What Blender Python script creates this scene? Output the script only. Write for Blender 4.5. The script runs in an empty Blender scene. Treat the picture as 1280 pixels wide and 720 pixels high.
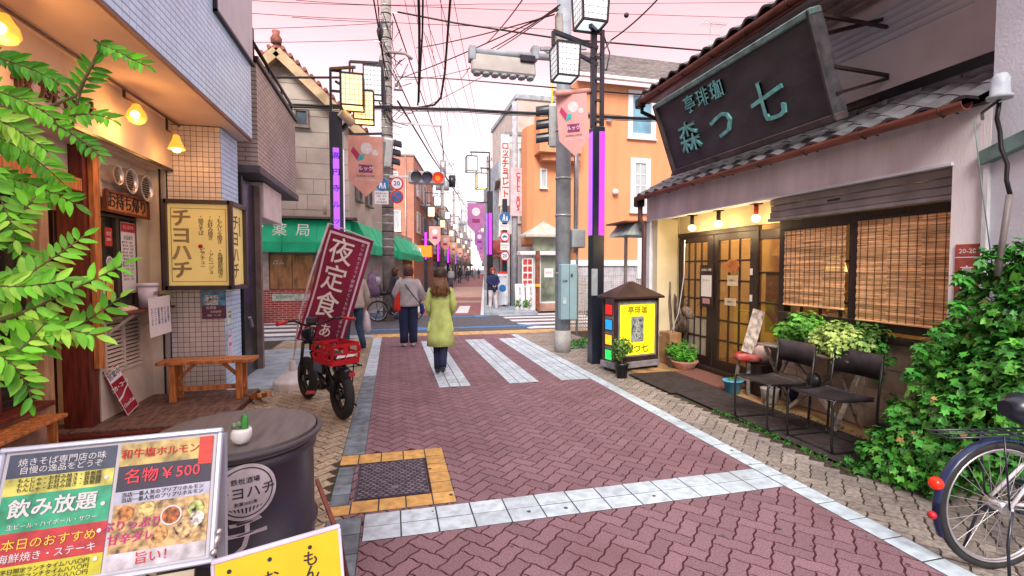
import bpy, bmesh, math, random
import numpy as np
from mathutils import Vector, Matrix, Euler
random.seed(7)
sc = bpy.context.scene
COL = sc.collection
PI = math.pi
FPX, CAMH = 600.0, 1.6                     # focal length in pixels of a 1280 wide picture, eye height
YAW, PIT = math.atan(150/600.0), math.atan(24/600.0)
cd = bpy.data.cameras.new('camera'); cam = bpy.data.objects.new('camera', cd); COL.objects.link(cam)
cd.sensor_width = 36; cd.lens = 36*FPX/1280; cd.clip_start = 0.05; cd.clip_end = 2000
cam.location = (0, 0, CAMH); cam.rotation_euler = (PI/2-PIT, 0, -YAW)
sc.camera = cam
FW = Vector((math.sin(YAW)*math.cos(PIT), math.cos(YAW)*math.cos(PIT), -math.sin(PIT)))
RT = Vector((math.cos(YAW), -math.sin(YAW), 0)); UP = RT.cross(FW); CP = Vector((0, 0, CAMH))
def ray(x, y): return FW + RT*((x-640)/FPX) - UP*((y-360)/FPX)
def G(x, y, z=0.0):
    d = ray(x, y); return CP + d*((z-CAMH)/d.z)
def PX(x, y, X):
    d = ray(x, y); return CP + d*(X/d.x)
def PY(x, y, Y):
    d = ray(x, y); return CP + d*(Y/d.y)
def PD(x, y, D): return CP + ray(x, y)*D
def pix(P):
    d = Vector(P)-CP; k = d.dot(FW)
    return (640+FPX*d.dot(RT)/k, 360-FPX*d.dot(UP)/k, k) if k > 0.01 else (-9999, -9999, k)
world = bpy.data.worlds.new('World'); sc.world = world; world.use_nodes = True
wn, wl = world.node_tree.nodes, world.node_tree.links
wn.clear()
SUN_EL, SUN_AZ = math.radians(38), math.radians(201)       # azimuth clockwise from +Y
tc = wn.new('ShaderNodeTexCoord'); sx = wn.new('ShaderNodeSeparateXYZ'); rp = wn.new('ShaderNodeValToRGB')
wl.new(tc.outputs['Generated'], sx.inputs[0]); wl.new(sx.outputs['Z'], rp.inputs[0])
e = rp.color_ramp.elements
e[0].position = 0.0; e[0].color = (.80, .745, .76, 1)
e[1].position = 1.0; e[1].color = (.97, .96, 1.0, 1)  # unseen zenith brightened above the pink band to add fill light
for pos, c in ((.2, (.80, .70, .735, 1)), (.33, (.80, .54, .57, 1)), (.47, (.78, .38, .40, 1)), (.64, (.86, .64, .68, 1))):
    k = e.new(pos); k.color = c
nz = wn.new('ShaderNodeTexNoise'); nz.inputs['Scale'].default_value = 2.2; nz.inputs['Detail'].default_value = 5
mp = wn.new('ShaderNodeMapping'); mp.inputs['Scale'].default_value = (1, 1, 3.5)
wl.new(tc.outputs['Generated'], mp.inputs[0]); wl.new(mp.outputs[0], nz.inputs['Vector'])
mr = wn.new('ShaderNodeMapRange'); mr.inputs['From Min'].default_value = .35; mr.inputs['From Max'].default_value = .75
mr.inputs['To Min'].default_value = .90; mr.inputs['To Max'].default_value = 1.12
wl.new(nz.outputs['Fac'], mr.inputs['Value'])
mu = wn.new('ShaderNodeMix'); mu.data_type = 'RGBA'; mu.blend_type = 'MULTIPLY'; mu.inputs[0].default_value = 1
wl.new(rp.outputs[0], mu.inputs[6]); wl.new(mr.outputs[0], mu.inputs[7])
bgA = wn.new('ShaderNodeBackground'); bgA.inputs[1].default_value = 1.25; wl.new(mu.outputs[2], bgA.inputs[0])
sky = wn.new('ShaderNodeTexSky'); sky.sky_type = 'NISHITA'; sky.sun_disc = False
sky.sun_elevation = SUN_EL; sky.sun_rotation = SUN_AZ
bgB = wn.new('ShaderNodeBackground'); bgB.inputs[1].default_value = 0.008; wl.new(sky.outputs[0], bgB.inputs[0])
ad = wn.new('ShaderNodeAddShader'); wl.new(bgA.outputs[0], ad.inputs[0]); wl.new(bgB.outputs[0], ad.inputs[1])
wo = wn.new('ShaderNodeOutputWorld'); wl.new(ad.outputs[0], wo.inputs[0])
sl = bpy.data.lights.new('sun', 'SUN'); sl.energy = 3.0; sl.angle = math.radians(24); sl.color = (1, .93, .86)
so = bpy.data.objects.new('sun', sl); COL.objects.link(so)
so.rotation_euler = (Vector((math.sin(SUN_AZ)*math.cos(SUN_EL), math.cos(SUN_AZ)*math.cos(SUN_EL), math.sin(SUN_EL)))).to_track_quat('Z', 'Y').to_euler()
sc.view_settings.view_transform = 'Standard'; sc.view_settings.look = 'None'
sc.view_settings.exposure = 0.58; sc.view_settings.gamma = 1
MATS = {}
def mat(name, col=(.5, .5, .5), rough=.65, var=.12, scale=6.0, bump=0.0, bscale=60.0, metal=0.0, piece=0.0,
        stain=0.0, stain_col=(.1, .08, .06), emit=None, estr=0.0, spec=.4, col2=None, stretch=(1, 1, 1), trans=0.0, alpha=1.0, ss=0):
    """procedural surface: base colour with two scales of mottling, optional per-piece tone, stains, relief"""
    if name in MATS: return MATS[name]
    m = bpy.data.materials.new(name); m.use_nodes = True; MATS[name] = m
    n, l = m.node_tree.nodes, m.node_tree.links
    b = n['Principled BSDF']; b.inputs['Roughness'].default_value = rough; b.inputs['Metallic'].default_value = metal
    b.inputs['Specular IOR Level'].default_value = spec
    geo = n.new('ShaderNodeNewGeometry'); mpn = n.new('ShaderNodeMapping'); mpn.inputs['Scale'].default_value = stretch
    l.new(geo.outputs['Position'], mpn.inputs[0])
    def noise(s, det=4):
        t = n.new('ShaderNodeTexNoise'); t.inputs['Scale'].default_value = s; t.inputs['Detail'].default_value = det
        l.new(mpn.outputs[0], t.inputs['Vector']); return t
    n1 = noise(scale, 6)
    c2 = col2 if col2 else tuple(max(0, c*(1-2.2*var)) for c in col)
    c1 = tuple(min(1, c*(1+var)) for c in col)
    mx = n.new('ShaderNodeMix'); mx.data_type = 'RGBA'; mx.inputs[6].default_value = (*c2, 1); mx.inputs[7].default_value = (*c1, 1)
    r = n.new('ShaderNodeMapRange'); r.inputs['From Min'].default_value = .3; r.inputs['From Max'].default_value = .62
    l.new(n1.outputs['Fac'], r.inputs['Value']); l.new(r.outputs[0], mx.inputs[0])
    out = mx.outputs[2]
    if piece > 0:
        oi = n.new('ShaderNodeObjectInfo'); a = n.new('ShaderNodeMath'); a.operation = 'ADD'
        l.new(oi.outputs['Random'], a.inputs[0]); l.new(geo.outputs['Random Per Island'], a.inputs[1])
        fr = n.new('ShaderNodeMath'); fr.operation = 'FRACT'; l.new(a.outputs[0], fr.inputs[0])
        r2 = n.new('ShaderNodeMapRange'); r2.inputs['To Min'].default_value = 1-piece; r2.inputs['To Max'].default_value = 1+piece
        l.new(fr.outputs[0], r2.inputs['Value'])
        m2 = n.new('ShaderNodeMix'); m2.data_type = 'RGBA'; m2.blend_type = 'MULTIPLY'; m2.inputs[0].default_value = 1
        l.new(out, m2.inputs[6]); l.new(r2.outputs[0], m2.inputs[7]); out = m2.outputs[2]
    if stain > 0:
        n3 = noise(ss or scale*.35, 8); r3 = n.new('ShaderNodeMapRange'); r3.inputs['From Min'].default_value = .52; r3.inputs['From Max'].default_value = .72
        r3.inputs['To Max'].default_value = stain; l.new(n3.outputs['Fac'], r3.inputs['Value'])
        m3 = n.new('ShaderNodeMix'); m3.data_type = 'RGBA'; m3.inputs[7].default_value = (*stain_col, 1)
        l.new(r3.outputs[0], m3.inputs[0]); l.new(out, m3.inputs[6]); out = m3.outputs[2]
    l.new(out, b.inputs['Base Color'])
    if bump > 0:
        n4 = noise(bscale, 3); bp = n.new('ShaderNodeBump'); bp.inputs['Strength'].default_value = bump; bp.inputs['Distance'].default_value = .01
        l.new(n4.outputs['Fac'], bp.inputs['Height']); l.new(bp.outputs[0], b.inputs['Normal'])
    if emit: b.inputs['Emission Color'].default_value = (*emit, 1); b.inputs['Emission Strength'].default_value = estr
    if trans: b.inputs['Transmission Weight'].default_value = trans
    if alpha < 1: b.inputs['Alpha'].default_value = alpha
    return m
def glass(name, tint=(.35, .4, .42), alpha=.35, rough=.05):
    if name in MATS: return MATS[name]
    m = bpy.data.materials.new(name); m.use_nodes = True; MATS[name] = m
    n, l = m.node_tree.nodes, m.node_tree.links
    n.clear(); o = n.new('ShaderNodeOutputMaterial'); mi = n.new('ShaderNodeMixShader'); tr = n.new('ShaderNodeBsdfTransparent')
    g = n.new('ShaderNodeBsdfPrincipled'); g.inputs['Base Color'].default_value = (*tint, 1); g.inputs['Roughness'].default_value = rough
    g.inputs['Specular IOR Level'].default_value = .8
    tr.inputs[0].default_value = (.9, .92, .92, 1); mi.inputs[0].default_value = alpha
    l.new(tr.outputs[0], mi.inputs[1]); l.new(g.outputs[0], mi.inputs[2]); l.new(mi.outputs[0], o.inputs[0]); return m
def brickmat(name, c1, c2, mortar, w, h, mw=.012, axis='XZ', rough=.75, bump=.4, mottle=.25):
    """small masonry too fine to model: brick pattern laid on the given world axes"""
    if name in MATS: return MATS[name]
    m = bpy.data.materials.new(name); m.use_nodes = True; MATS[name] = m
    n, l = m.node_tree.nodes, m.node_tree.links; b = n['Principled BSDF']; b.inputs['Roughness'].default_value = rough
    g = n.new('ShaderNodeNewGeometry'); s = n.new('ShaderNodeSeparateXYZ'); c = n.new('ShaderNodeCombineXYZ')
    l.new(g.outputs['Position'], s.inputs[0]); l.new(s.outputs[axis[0]], c.inputs[0]); l.new(s.outputs[axis[1]], c.inputs[1])
    t = n.new('ShaderNodeTexBrick'); t.inputs['Scale'].default_value = 1; t.inputs['Brick Width'].default_value = w; t.inputs['Row Height'].default_value = h
    t.inputs['Mortar Size'].default_value = mw; t.inputs['Color1'].default_value = (*c1, 1); t.inputs['Color2'].default_value = (*c2, 1); t.inputs['Mortar'].default_value = (*mortar, 1)
    l.new(c.outputs[0], t.inputs['Vector'])
    nn = n.new('ShaderNodeTexNoise'); nn.inputs['Scale'].default_value = 2; nn.inputs['Detail'].default_value = 6; l.new(g.outputs['Position'], nn.inputs['Vector'])
    r = n.new('ShaderNodeMapRange'); r.inputs['To Min'].default_value = 1-mottle*1.5; r.inputs['To Max'].default_value = 1+mottle; l.new(nn.outputs['Fac'], r.inputs['Value'])
    m2 = n.new('ShaderNodeMix'); m2.data_type = 'RGBA'; m2.blend_type = 'MULTIPLY'; m2.inputs[0].default_value = 1
    l.new(t.outputs['Color'], m2.inputs[6]); l.new(r.outputs[0], m2.inputs[7]); l.new(m2.outputs[2], b.inputs['Base Color'])
    bp = n.new('ShaderNodeBump'); bp.invert = True; bp.inputs['Strength'].default_value = bump; bp.inputs['Distance'].default_value = .008
    l.new(t.outputs['Fac'], bp.inputs['Height']); l.new(bp.outputs[0], b.inputs['Normal']); return m
def rotz(a): return Matrix.Rotation(a, 4, 'Z')
class MB:
    """collects vertices and faces, then links them as ONE mesh object"""
    def __init__(s, M=None): s.v = []; s.f = []; s.s = []; s.M = M or Matrix.Identity(4)
    def add(s, vs, fs, smooth=False):
        k = len(s.v); M = s.M
        s.v += [tuple(M @ Vector(p)) for p in vs]; s.f += [tuple(i+k for i in f) for f in fs]; s.s += [smooth]*len(fs); return s
    def box(s, x0, x1, y0, y1, z0, z1, R=None):
        vs = [Vector((x, y, z)) for z in (z0, z1) for y in (y0, y1) for x in (x0, x1)]
        if R: vs = [R @ p for p in vs]
        return s.add(vs, [(0, 2, 3, 1), (4, 5, 7, 6), (0, 1, 5, 4), (2, 6, 7, 3), (0, 4, 6, 2), (1, 3, 7, 5)])
    def bbox(s, x0, x1, y0, y1, z0, z1, b=.004, R=None):
        """box with chamfered edges"""
        b = min(b, abs(x1-x0)*.45, abs(y1-y0)*.45, abs(z1-z0)*.45)
        bm = bmesh.new(); bmesh.ops.create_cube(bm, size=1)
        for p in bm.verts: p.co = Vector(((x0+x1)/2+p.co.x*(x1-x0), (y0+y1)/2+p.co.y*(y1-y0), (z0+z1)/2+p.co.z*(z1-z0)))
        bmesh.ops.bevel(bm, geom=list(bm.edges), offset=b, segments=1, affect='EDGES')
        bm.verts.index_update()
        vs = [R @ p.co if R else p.co.copy() for p in bm.verts]; fs = [tuple(q.index for q in f.verts) for f in bm.faces]; bm.free()
        return s.add(vs, fs)
    def bar(s, a, b, w, h=None, up=(0, 0, 1), ch=0):
        """rectangular bar from a to b"""
        a, b = Vector(a), Vector(b); h = h or w; d = b-a; L = d.length; d = d.normalized(); up = Vector(up)
        if abs(d.dot(up)) > .98: up = Vector((0, 1, 0)) if abs(d.y) < .9 else Vector((1, 0, 0))
        x = d.cross(up).normalized(); y = x.cross(d)
        R = Matrix((x, y, d)).transposed().to_4x4(); R.translation = a
        return s.bbox(-w/2, w/2, -h/2, h/2, 0, L, ch, R) if ch else s.box(-w/2, w/2, -h/2, h/2, 0, L, R)
    def tube(s, pts, r, n=8, caps=True, closed=False):
        pts = [Vector(p) for p in pts]; N = len(pts); rr = r if isinstance(r, (list, tuple)) else [r]*N
        vs = []; prev = None
        for i, p in enumerate(pts):
            a = pts[(i-1) % N] if (i > 0 or closed) else p; c = pts[(i+1) % N] if (i < N-1 or closed) else p
            t = (c-a).normalized()
            if prev is None:
                u = Vector((0, 0, 1)) if abs(t.z) < .9 else Vector((1, 0, 0)); x = t.cross(u).normalized()
            else: x = (prev - t*prev.dot(t)).normalized()
            prev = x; y = t.cross(x)
            vs += [p+(x*math.cos(2*PI*k/n)+y*math.sin(2*PI*k/n))*rr[i] for k in range(n)]
        fs = [(i*n+k, i*n+(k+1) % n, ((i+1) % N)*n+(k+1) % n, ((i+1) % N)*n+k) for i in range(N if closed else N-1) for k in range(n)]
        s.add(vs, fs, True)
        if caps and not closed:
            k = len(s.v)-len(vs)
            s.f += [tuple(k+j for j in reversed(range(n))), tuple(k+(N-1)*n+j for j in range(n))]; s.s += [False]*2
        return s
    def loft(s, rings, n=16, caps=True, smooth=True, wob=None):
        """rings: (cx,cy,cz,rx,ry[,rot]) horizontal ellipses"""
        vs = []
        for i, q in enumerate(rings):
            cx, cy, cz, rx, ry = q[:5]; ro = q[5] if len(q) > 5 else 0
            for k in range(n):
                a = 2*PI*k/n; w = 1+(wob(i, a) if wob else 0); x, y = rx*w*math.cos(a), ry*w*math.sin(a)
                vs.append((cx+x*math.cos(ro)-y*math.sin(ro), cy+x*math.sin(ro)+y*math.cos(ro), cz))
        N = len(rings); fs = [(i*n+k, i*n+(k+1) % n, (i+1)*n+(k+1) % n, (i+1)*n+k) for i in range(N-1) for k in range(n)]
        s.add(vs, fs, smooth)
        if caps:
            k = len(s.v)-len(vs); s.f += [tuple(k+j for j in reversed(range(n))), tuple(k+(N-1)*n+j for j in range(n))]; s.s += [False]*2
        return s
    def cyl(s, p0, p1, r0, r1=None, n=16): return s.tube([p0, p1], [r0, r0 if r1 is None else r1], n)
    def disc(s, c, nrm, r, th=.004, n=24):
        c = Vector(c); nrm = Vector(nrm).normalized(); return s.tube([c-nrm*th/2, c+nrm*th/2], r, n)
    def prism(s, poly, z0, z1, R=None):
        """polygon (list of 2D points, counter-clockwise) extruded z0..z1, mapped through R"""
        n = len(poly); vs = [Vector((x, y, z0)) for x, y in poly]+[Vector((x, y, z1)) for x, y in poly]
        if R: vs = [R @ p for p in vs]
        return s.add(vs, [tuple(reversed(range(n))), tuple(range(n, 2*n))]+[(i, (i+1) % n, n+(i+1) % n, n+i) for i in range(n)])
    def quad(s, a, b, c, d): return s.add([a, b, c, d], [(0, 1, 2, 3)])
    def sphere(s, c, r, n=12, m=8, sz=None):
        c = Vector(c); sz = sz or (1, 1, 1); vs = [(c.x, c.y, c.z-r*sz[2])]
        for i in range(1, m):
            t = -PI/2+PI*i/m; vs += [(c.x+r*sz[0]*math.cos(t)*math.cos(2*PI*k/n), c.y+r*sz[1]*math.cos(t)*math.sin(2*PI*k/n), c.z+r*sz[2]*math.sin(t)) for k in range(n)]
        vs.append((c.x, c.y, c.z+r*sz[2])); L = len(vs)-1
        fs = [(0, 1+(k+1) % n, 1+k) for k in range(n)]+[(L, L-n+k, L-n+(k+1) % n) for k in range(n)]
        fs += [(1+i*n+k, 1+i*n+(k+1) % n, 1+(i+1)*n+(k+1) % n, 1+(i+1)*n+k) for i in range(m-2) for k in range(n)]
        return s.add(vs, fs, True)
    def mesh(s, name, m):
        me = bpy.data.meshes.new(name); me.from_pydata(s.v, [], s.f)
        me.polygons.foreach_set('use_smooth', s.s)
        if m: me.materials.append(m)
        me.update(); return me
    def build(s, name, m, parent=None, label=None, world=True):
        o = bpy.data.objects.new(name, s.mesh(name, m)); COL.objects.link(o)
        if parent is not None:
            o.parent = parent
            if world: o.matrix_parent_inverse = wmat(parent).inverted()
        if label: o['label'] = label
        return o
def wmat(o):
    m = Matrix.LocRotScale(o.location, o.rotation_euler, o.scale)
    return wmat(o.parent) @ o.matrix_parent_inverse @ m if o.parent else m
def thing(name, label, cat, loc=(0, 0, 0), rz=0, group=None):
    o = bpy.data.objects.new(name, None); COL.objects.link(o); o.empty_display_size = .1
    o.location = loc; o.rotation_euler = (0, 0, rz); return tag(o, label, cat, group)
def tag(o, label=None, cat=None, group=None, kind=None):
    if label: o['label'] = label
    if cat: o['category'] = cat
    if group: o['group'] = group
    if kind: o['kind'] = kind
    return o
def copy_tree(o, parent=None):
    c = o.copy(); COL.objects.link(c)
    if parent is not None: c.parent = parent
    for ch in list(o.children): copy_tree(ch, c)
    return c
def structure(mb, name, m, parent=None):
    o = mb.build(name, m, parent); o['kind'] = 'structure'; return o
def pieces(items, name, m, parent, limit=300, stuffname=None):
    """items: (mesh, Matrix world). The ones that show largest become objects, the rest one joined part."""
    def key(it):
        x, y, k = pix(it[1].translation); vis = -60 < x < 1340 and -60 < y < 780 and k > .1
        return (0 if vis else 1, k if k > 0 else 99)
    items = sorted(items, key=key)
    pinv = wmat(parent).inverted() if parent is not None else None
    for me, M in items[:limit]:
        o = bpy.data.objects.new(name, me); COL.objects.link(o)
        if parent is not None: o.parent = parent; o.matrix_local = pinv @ M
        else: o.matrix_local = M
    rest = items[limit:]
    if rest:
        V = []; F = []; k = 0; cache = {}
        for me, M in rest:
            if me.name not in cache:
                a = np.empty(len(me.vertices)*3); me.vertices.foreach_get('co', a)
                cache[me.name] = (a.reshape(-1, 3), [tuple(p.vertices) for p in me.polygons])
            a, fs = cache[me.name]; A = np.array(M)
            V.append(a @ A[:3, :3].T + A[:3, 3]); F += [tuple(i+k for i in f) for f in fs]; k += len(a)
        me = bpy.data.meshes.new(stuffname or name+'_field'); me.from_pydata(np.concatenate(V).tolist(), [], F); me.materials.append(m); me.update()
        o = bpy.data.objects.new(stuffname or name+'_field', me); COL.objects.link(o); o['kind'] = 'stuff'
        if parent is not None: o.parent = parent; o.matrix_parent_inverse = pinv
# lettering -----------------------------------------------------------------
TXT = {}
def textmesh(body, size, ext=.001, bold=0.0, vertical=False, spacing=1.0, shear=0.0, align='CENTER'):
    c = bpy.data.curves.new('lettering', 'FONT'); c.body = '\n'.join(body) if vertical else body
    c.size = size; c.extrude = ext; c.align_x = align; c.align_y = 'CENTER'; c.shear = shear
    if vertical: c.space_line = spacing
    else: c.space_character = spacing
    c.resolution_u = 2
    o = bpy.data.objects.new('t', c)
    me = bpy.data.meshes.new_from_object(o)
    bpy.data.objects.remove(o); bpy.data.curves.remove(c); me.materials.clear()
    if bold:                                   # heavier strokes: overlaid copies, each a hair higher
        b = bold*size; V = [v.co.copy() for v in me.vertices]; F = [tuple(p.vertices) for p in me.polygons]; n = len(V)
        vs = [v+Vector((dx*b, dy*b, k*.00015)) for k, (dx, dy) in enumerate(((1, .7), (-1, .7), (1, -.7), (-1, -.7), (0, 0))) for v in V]
        me = bpy.data.meshes.new('lettering'); me.from_pydata(vs, [], [tuple(i+k*n for i in f) for k in range(5) for f in F])
    return me
def frame(origin, u, n):
    """matrix with local X along u (reading direction), local Z along n (out of the sign)"""
    u = Vector(u).normalized(); n = Vector(n).normalized(); n = (n-u*n.dot(u)).normalized(); v = n.cross(u)
    M = Matrix((u, v, n)).transposed().to_4x4(); M.translation = Vector(origin); return M
def text(body, size, M, m, parent, name='lettering', **kw):
    me = textmesh(body, size, **kw); me.materials.append(m)
    o = bpy.data.objects.new(name, me); COL.objects.link(o)
    if parent is not None: o.parent = parent; o.matrix_local = wmat(parent).inverted() @ M
    else: o.matrix_local = M
    return o
BLK = mat('black paint', (.015, .016, .02), .4, .1); WHT = mat('white paint', (.78, .78, .78), .5, .04, 3)
# ================================================================ GROUND
STREET_ANG = math.radians(10.7)                       # the far street bends this much to the right
O2 = Vector((1.35, 16.5, 0)); D2 = Vector((math.sin(STREET_ANG), math.cos(STREET_ANG), 0)); N2 = Vector((D2.y, -D2.x, 0))
def S2(t, lat, z=0.0): return O2 + D2*t + N2*lat + Vector((0, 0, z))
m_grout_red = mat('red joint sand', (.065, .013, .016), .95, .3, 30)
m_grout_tan = mat('tan joint sand', (.055, .043, .03), .95, .3, 30)
m_asph = mat('asphalt', (.11, .11, .125), .85, .18, 14, bump=.5, bscale=220, stain=.4, stain_col=(.06, .06, .07))
m_conc = mat('grey concrete slab', (.34, .41, .47), .8, .16, 4, bump=.25, bscale=160, stain=.35, stain_col=(.24, .28, .32))
m_red = mat('red paver', (.25, .148, .175), .78, .22, 100, bump=.55, bscale=330, piece=.13, ss=1.3, stain=.6, stain_col=(.17, .085, .095), col2=(.145, .078, .096))
m_tan = mat('tan paver', (.40, .33, .235), .8, .2, 34, ss=1.1, bump=.5, bscale=300, piece=.18, stain=.45, stain_col=(.19, .15, .11))
m_gtan = mat('greyish tan paver', (.32, .28, .25), .8, .2, 34, ss=1.1, bump=.5, bscale=300, piece=.2, stain=.5, stain_col=(.15, .13, .12))
m_wtile = mat('white road tile', (.52, .625, .70), .6, .12, 14, ss=2.2, bump=.3, bscale=220, piece=.10, stain=.45, stain_col=(.30, .345, .38))
m_gtile = mat('blue grey road tile', (.155, .20, .235), .6, .2, 12, bump=.3, bscale=220, piece=.22, stain=.5, stain_col=(.08, .095, .11))
m_ytile = mat('ochre road tile', (.62, .36, .11), .65, .14, 16, bump=.35, bscale=240, piece=.12, stain=.4, stain_col=(.30, .17, .06))
m_paint = mat('white road paint', (.74, .74, .76), .6, .08, 10, stain=.5, stain_col=(.4, .4, .42))
m_blue = mat('blue road paint', (.03, .25, .58), .6, .15, 9, stain=.5, stain_col=(.06, .2, .36))
structure(MB().box(-300, 300, -60, 600, -.4, -.05), 'ground', m_asph)
nearroad = structure(MB().box(-.32, 2.95, .3, 12.0, -.045, -.003), 'road', m_grout_red)
leftwalk = structure(MB().box(-3.6, -.322, .3, 12.0, -.045, -.0032), 'pavement', m_grout_tan)
rightwalk = structure(MB().box(2.952, 5.2, .3, 12.0, -.045, -.0032), 'pavement', m_grout_tan)
# wavy interlocking pavers in 45 degree herringbone
W = .1018; AMP = .10
def edge(p, q):
    """a unit lattice edge with its fixed wiggle; offset always on the same absolute side"""
    p, q = Vector((*p, 0)), Vector((*q, 0)); d = q-p; flip = (d.x+d.y) < 0
    a, b = (q, p) if flip else (p, q); dd = b-a; nn = Vector((-dd.y, dd.x, 0))
    pts = [a, a+dd*.27+nn*AMP*.55, a+dd*.73-nn*AMP*.55, b]
    if flip: pts = pts[::-1]
    return pts[:-1]
def paver_mesh(w, h, seed):
    loop = []
    for i in range(w): loop += edge((i, 0), (i+1, 0))
    for j in range(h): loop += edge((w, j), (w, j+1))
    for i in range(w, 0, -1): loop += edge((i, h), (i-1, h))
    for j in range(h, 0, -1): loop += edge((0, j), (0, j-1))
    c = Vector((w/2, h/2, 0)); rnd = random.Random(seed)
    n = len(loop); top = []; bot = []
    for i, p in enumerate(loop):
        t = (loop[(i+1) % n]-loop[i-1]).normalized(); inn = Vector((-t.y, t.x, 0))
        top.append(((p+inn*.064)-c)*W); bot.append(((p+inn*.056)-c)*W)
    vs = [(p.x, p.y, 0) for p in top]+[(p.x, p.y, -.005) for p in bot]+[(p.x, p.y, -.03) for p in bot]
    fs = [tuple(range(n))]+[(i+n, (i+1) % n+n, (i+1) % n, i) for i in range(n)]+[(i+2*n, (i+1) % n+2*n, (i+1) % n+n, i+n) for i in range(n)]
    me = bpy.data.meshes.new('paver'); me.from_pydata(vs, [], fs); return me
def herringbone(parent, m, x0, x1, y0, y1, holes, rot=PI/4, name='paver'):
    hz, vt = paver_mesh(2, 1, 1), paver_mesh(1, 2, 2)
    hz.materials.append(m); vt.materials.append(m)
    R = Matrix.Rotation(rot, 4, 'Z'); R2 = R.inverted(); its = []
    cs = [R2 @ Vector((x, y, 0))/W for x in (x0, x1) for y in (y0, y1)]
    a0, a1 = int(min(c.x for c in cs))-3, int(max(c.x for c in cs))+3; b0, b1 = int(min(c.y for c in cs))-3, int(max(c.y for c in cs))+3
    for j in range(b0, b1):
        for i in range(a0, a1):
            k = (i-j) % 4
            if k == 0: me, c = hz, Vector((i+1, j+.5, 0))         # horizontal block covers (i,j),(i+1,j)
            elif k == 3: me, c = vt, Vector((i+.5, j+1, 0))       # vertical block covers (i,j),(i,j+1)
            else: continue
            p = R @ (c*W)
            if not (x0 < p.x < x1 and y0 < p.y < y1): continue
            if any(h[0] < p.x < h[1] and h[2] < p.y < h[3] for h in holes): continue
            p.z = random.uniform(-.0007, .0007)
            T = Matrix.Translation(p) @ R @ Matrix.Rotation(random.uniform(-.006, .006), 4, 'X') @ Matrix.Rotation(random.uniform(-.006, .006), 4, 'Y')
            its.append((me, T))
    pieces(its, name, m, parent)
herringbone(nearroad, m_red, -.31, 2.86, .9, 11.93, [(-.2, .33, 3.3, 4.22), (-.2, 2.8, 2.95, 3.13), (.66, .98, 6.5, 10.65), (1.63, 1.97, 6.5, 10.65), (2.6, 2.9, 6.5, 10.65)])
herringbone(leftwalk, m_tan, -2.35, -.335, 1.3, 11.5, [(-.5, .33, 3.35, 4.2)])
herringbone(rightwalk, m_gtan, 2.9, 4.35, 1.0, 11.5, [(3.45, 4.4, 2.9, 6.4)])
# flat road tiles -----------------------------------------------------------
def tile_mesh(w, h, t, m, g=.0042, name='road_tile'):
    key = (round(w, 3), round(h, 3), m.name)
    if key in TM: return TM[key]
    b = MB(); a = w/2-g; c = h/2-g; e_ = .003
    vs = [(-a, -c, -t), (a, -c, -t), (a, c, -t), (-a, c, -t), (-a, -c, -e_), (a, -c, -e_), (a, c, -e_), (-a, c, -e_), (-a+e_, -c+e_, 0), (a-e_, -c+e_, 0), (a-e_, c-e_, 0), (-a+e_, c-e_, 0)]
    b.add(vs, [(0, 1, 5, 4), (1, 2, 6, 5), (2, 3, 7, 6), (3, 0, 4, 7), (4, 5, 9, 8), (5, 6, 10, 9), (6, 7, 11, 10), (7, 4, 8, 11), (8, 9, 10, 11)])
    TM[key] = b.mesh(name, m); return TM[key]
TM = {}; BED = MB()
def tiles(items, x0, x1, y0, y1, nx, ny, m, t=.034, z=.0045):
    BED.box(x0, x1, y0, y1, -.02, .0016+.0002*(len(BED.v)//8 % 3)); dx, dy = (x1-x0)/nx, (y1-y0)/ny; me = tile_mesh(dx, dy, t, m)
    for i in range(nx):
        for j in range(ny):
            its = Matrix.Translation((x0+dx*(i+.5), y0+dy*(j+.5), z+random.uniform(-.0012, .0012))) @ Matrix.Rotation(random.uniform(-.004, .004), 4, 'X')
            items.append((me, its))
wt = []
tiles(wt, -.19, 2.785, 2.88, 3.20, 13, 2, m_wtile)                      # the cross band
tiles(wt, 2.79, 2.95, .6, 11.3, 1, 48, m_wtile)                       # right edge line
for a, b in ((.60, 1.04), (1.575, 2.015), (2.345, 2.785)):
    tiles(wt, a, b, 6.45, 10.7, 3, 19, m_wtile)                        # zebra of tiles
tiles(wt, -.43, -.24, 7.4, 11.6, 1, 20, m_wtile)
pieces(wt, 'white_tile', m_wtile, nearroad, 300, 'white_tile_field')
gt = []
tiles(gt, -.43, -.24, 4.27, 7.39, 1, 15, m_gtile); tiles(gt, -.42, -.20, .7, 3.18, 1, 12, m_gtile)
tiles(gt, -.43, -.30, 3.36, 4.02, 1, 4, m_gtile)
pieces(gt, 'grey_tile', m_gtile, nearroad)
# manhole with ochre surround
yt = []
tiles(yt, -.43, -.285, 4.06, 4.26, 1, 1, m_ytile); tiles(yt, -.285, .26, 4.06, 4.26, 3, 1, m_ytile)
tiles(yt, .26, .42, 3.23, 4.26, 1, 6, m_ytile); tiles(yt, -.285, .26, 3.23, 3.40, 3, 1, m_ytile); tiles(yt, -.43, -.285, 3.22, 3.36, 1, 1, m_ytile)
pieces(yt, 'ochre_tile', m_ytile, nearroad)
m_iron = mat('cast iron', (.155, .13, .17), .5, .25, 20, bump=.2, metal=.15)
structure(BED, 'tile_bed', mat('dark tile joint', (.05, .055, .06), .9, .2, 20)); BED = MB()
m_iron_d = mat('cast iron recess', (.05, .04, .055), .7, .25, 20)
mh = thing('manhole_cover', 'square cast iron manhole cover framed by ochre tiles', 'manhole', (-.01, 3.73, 0))
MB().bbox(-.272, .248, 3.412, 4.048, -.03, .002, .01).build('cover_plate', m_iron_d, mh)
r_ = MB()
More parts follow.
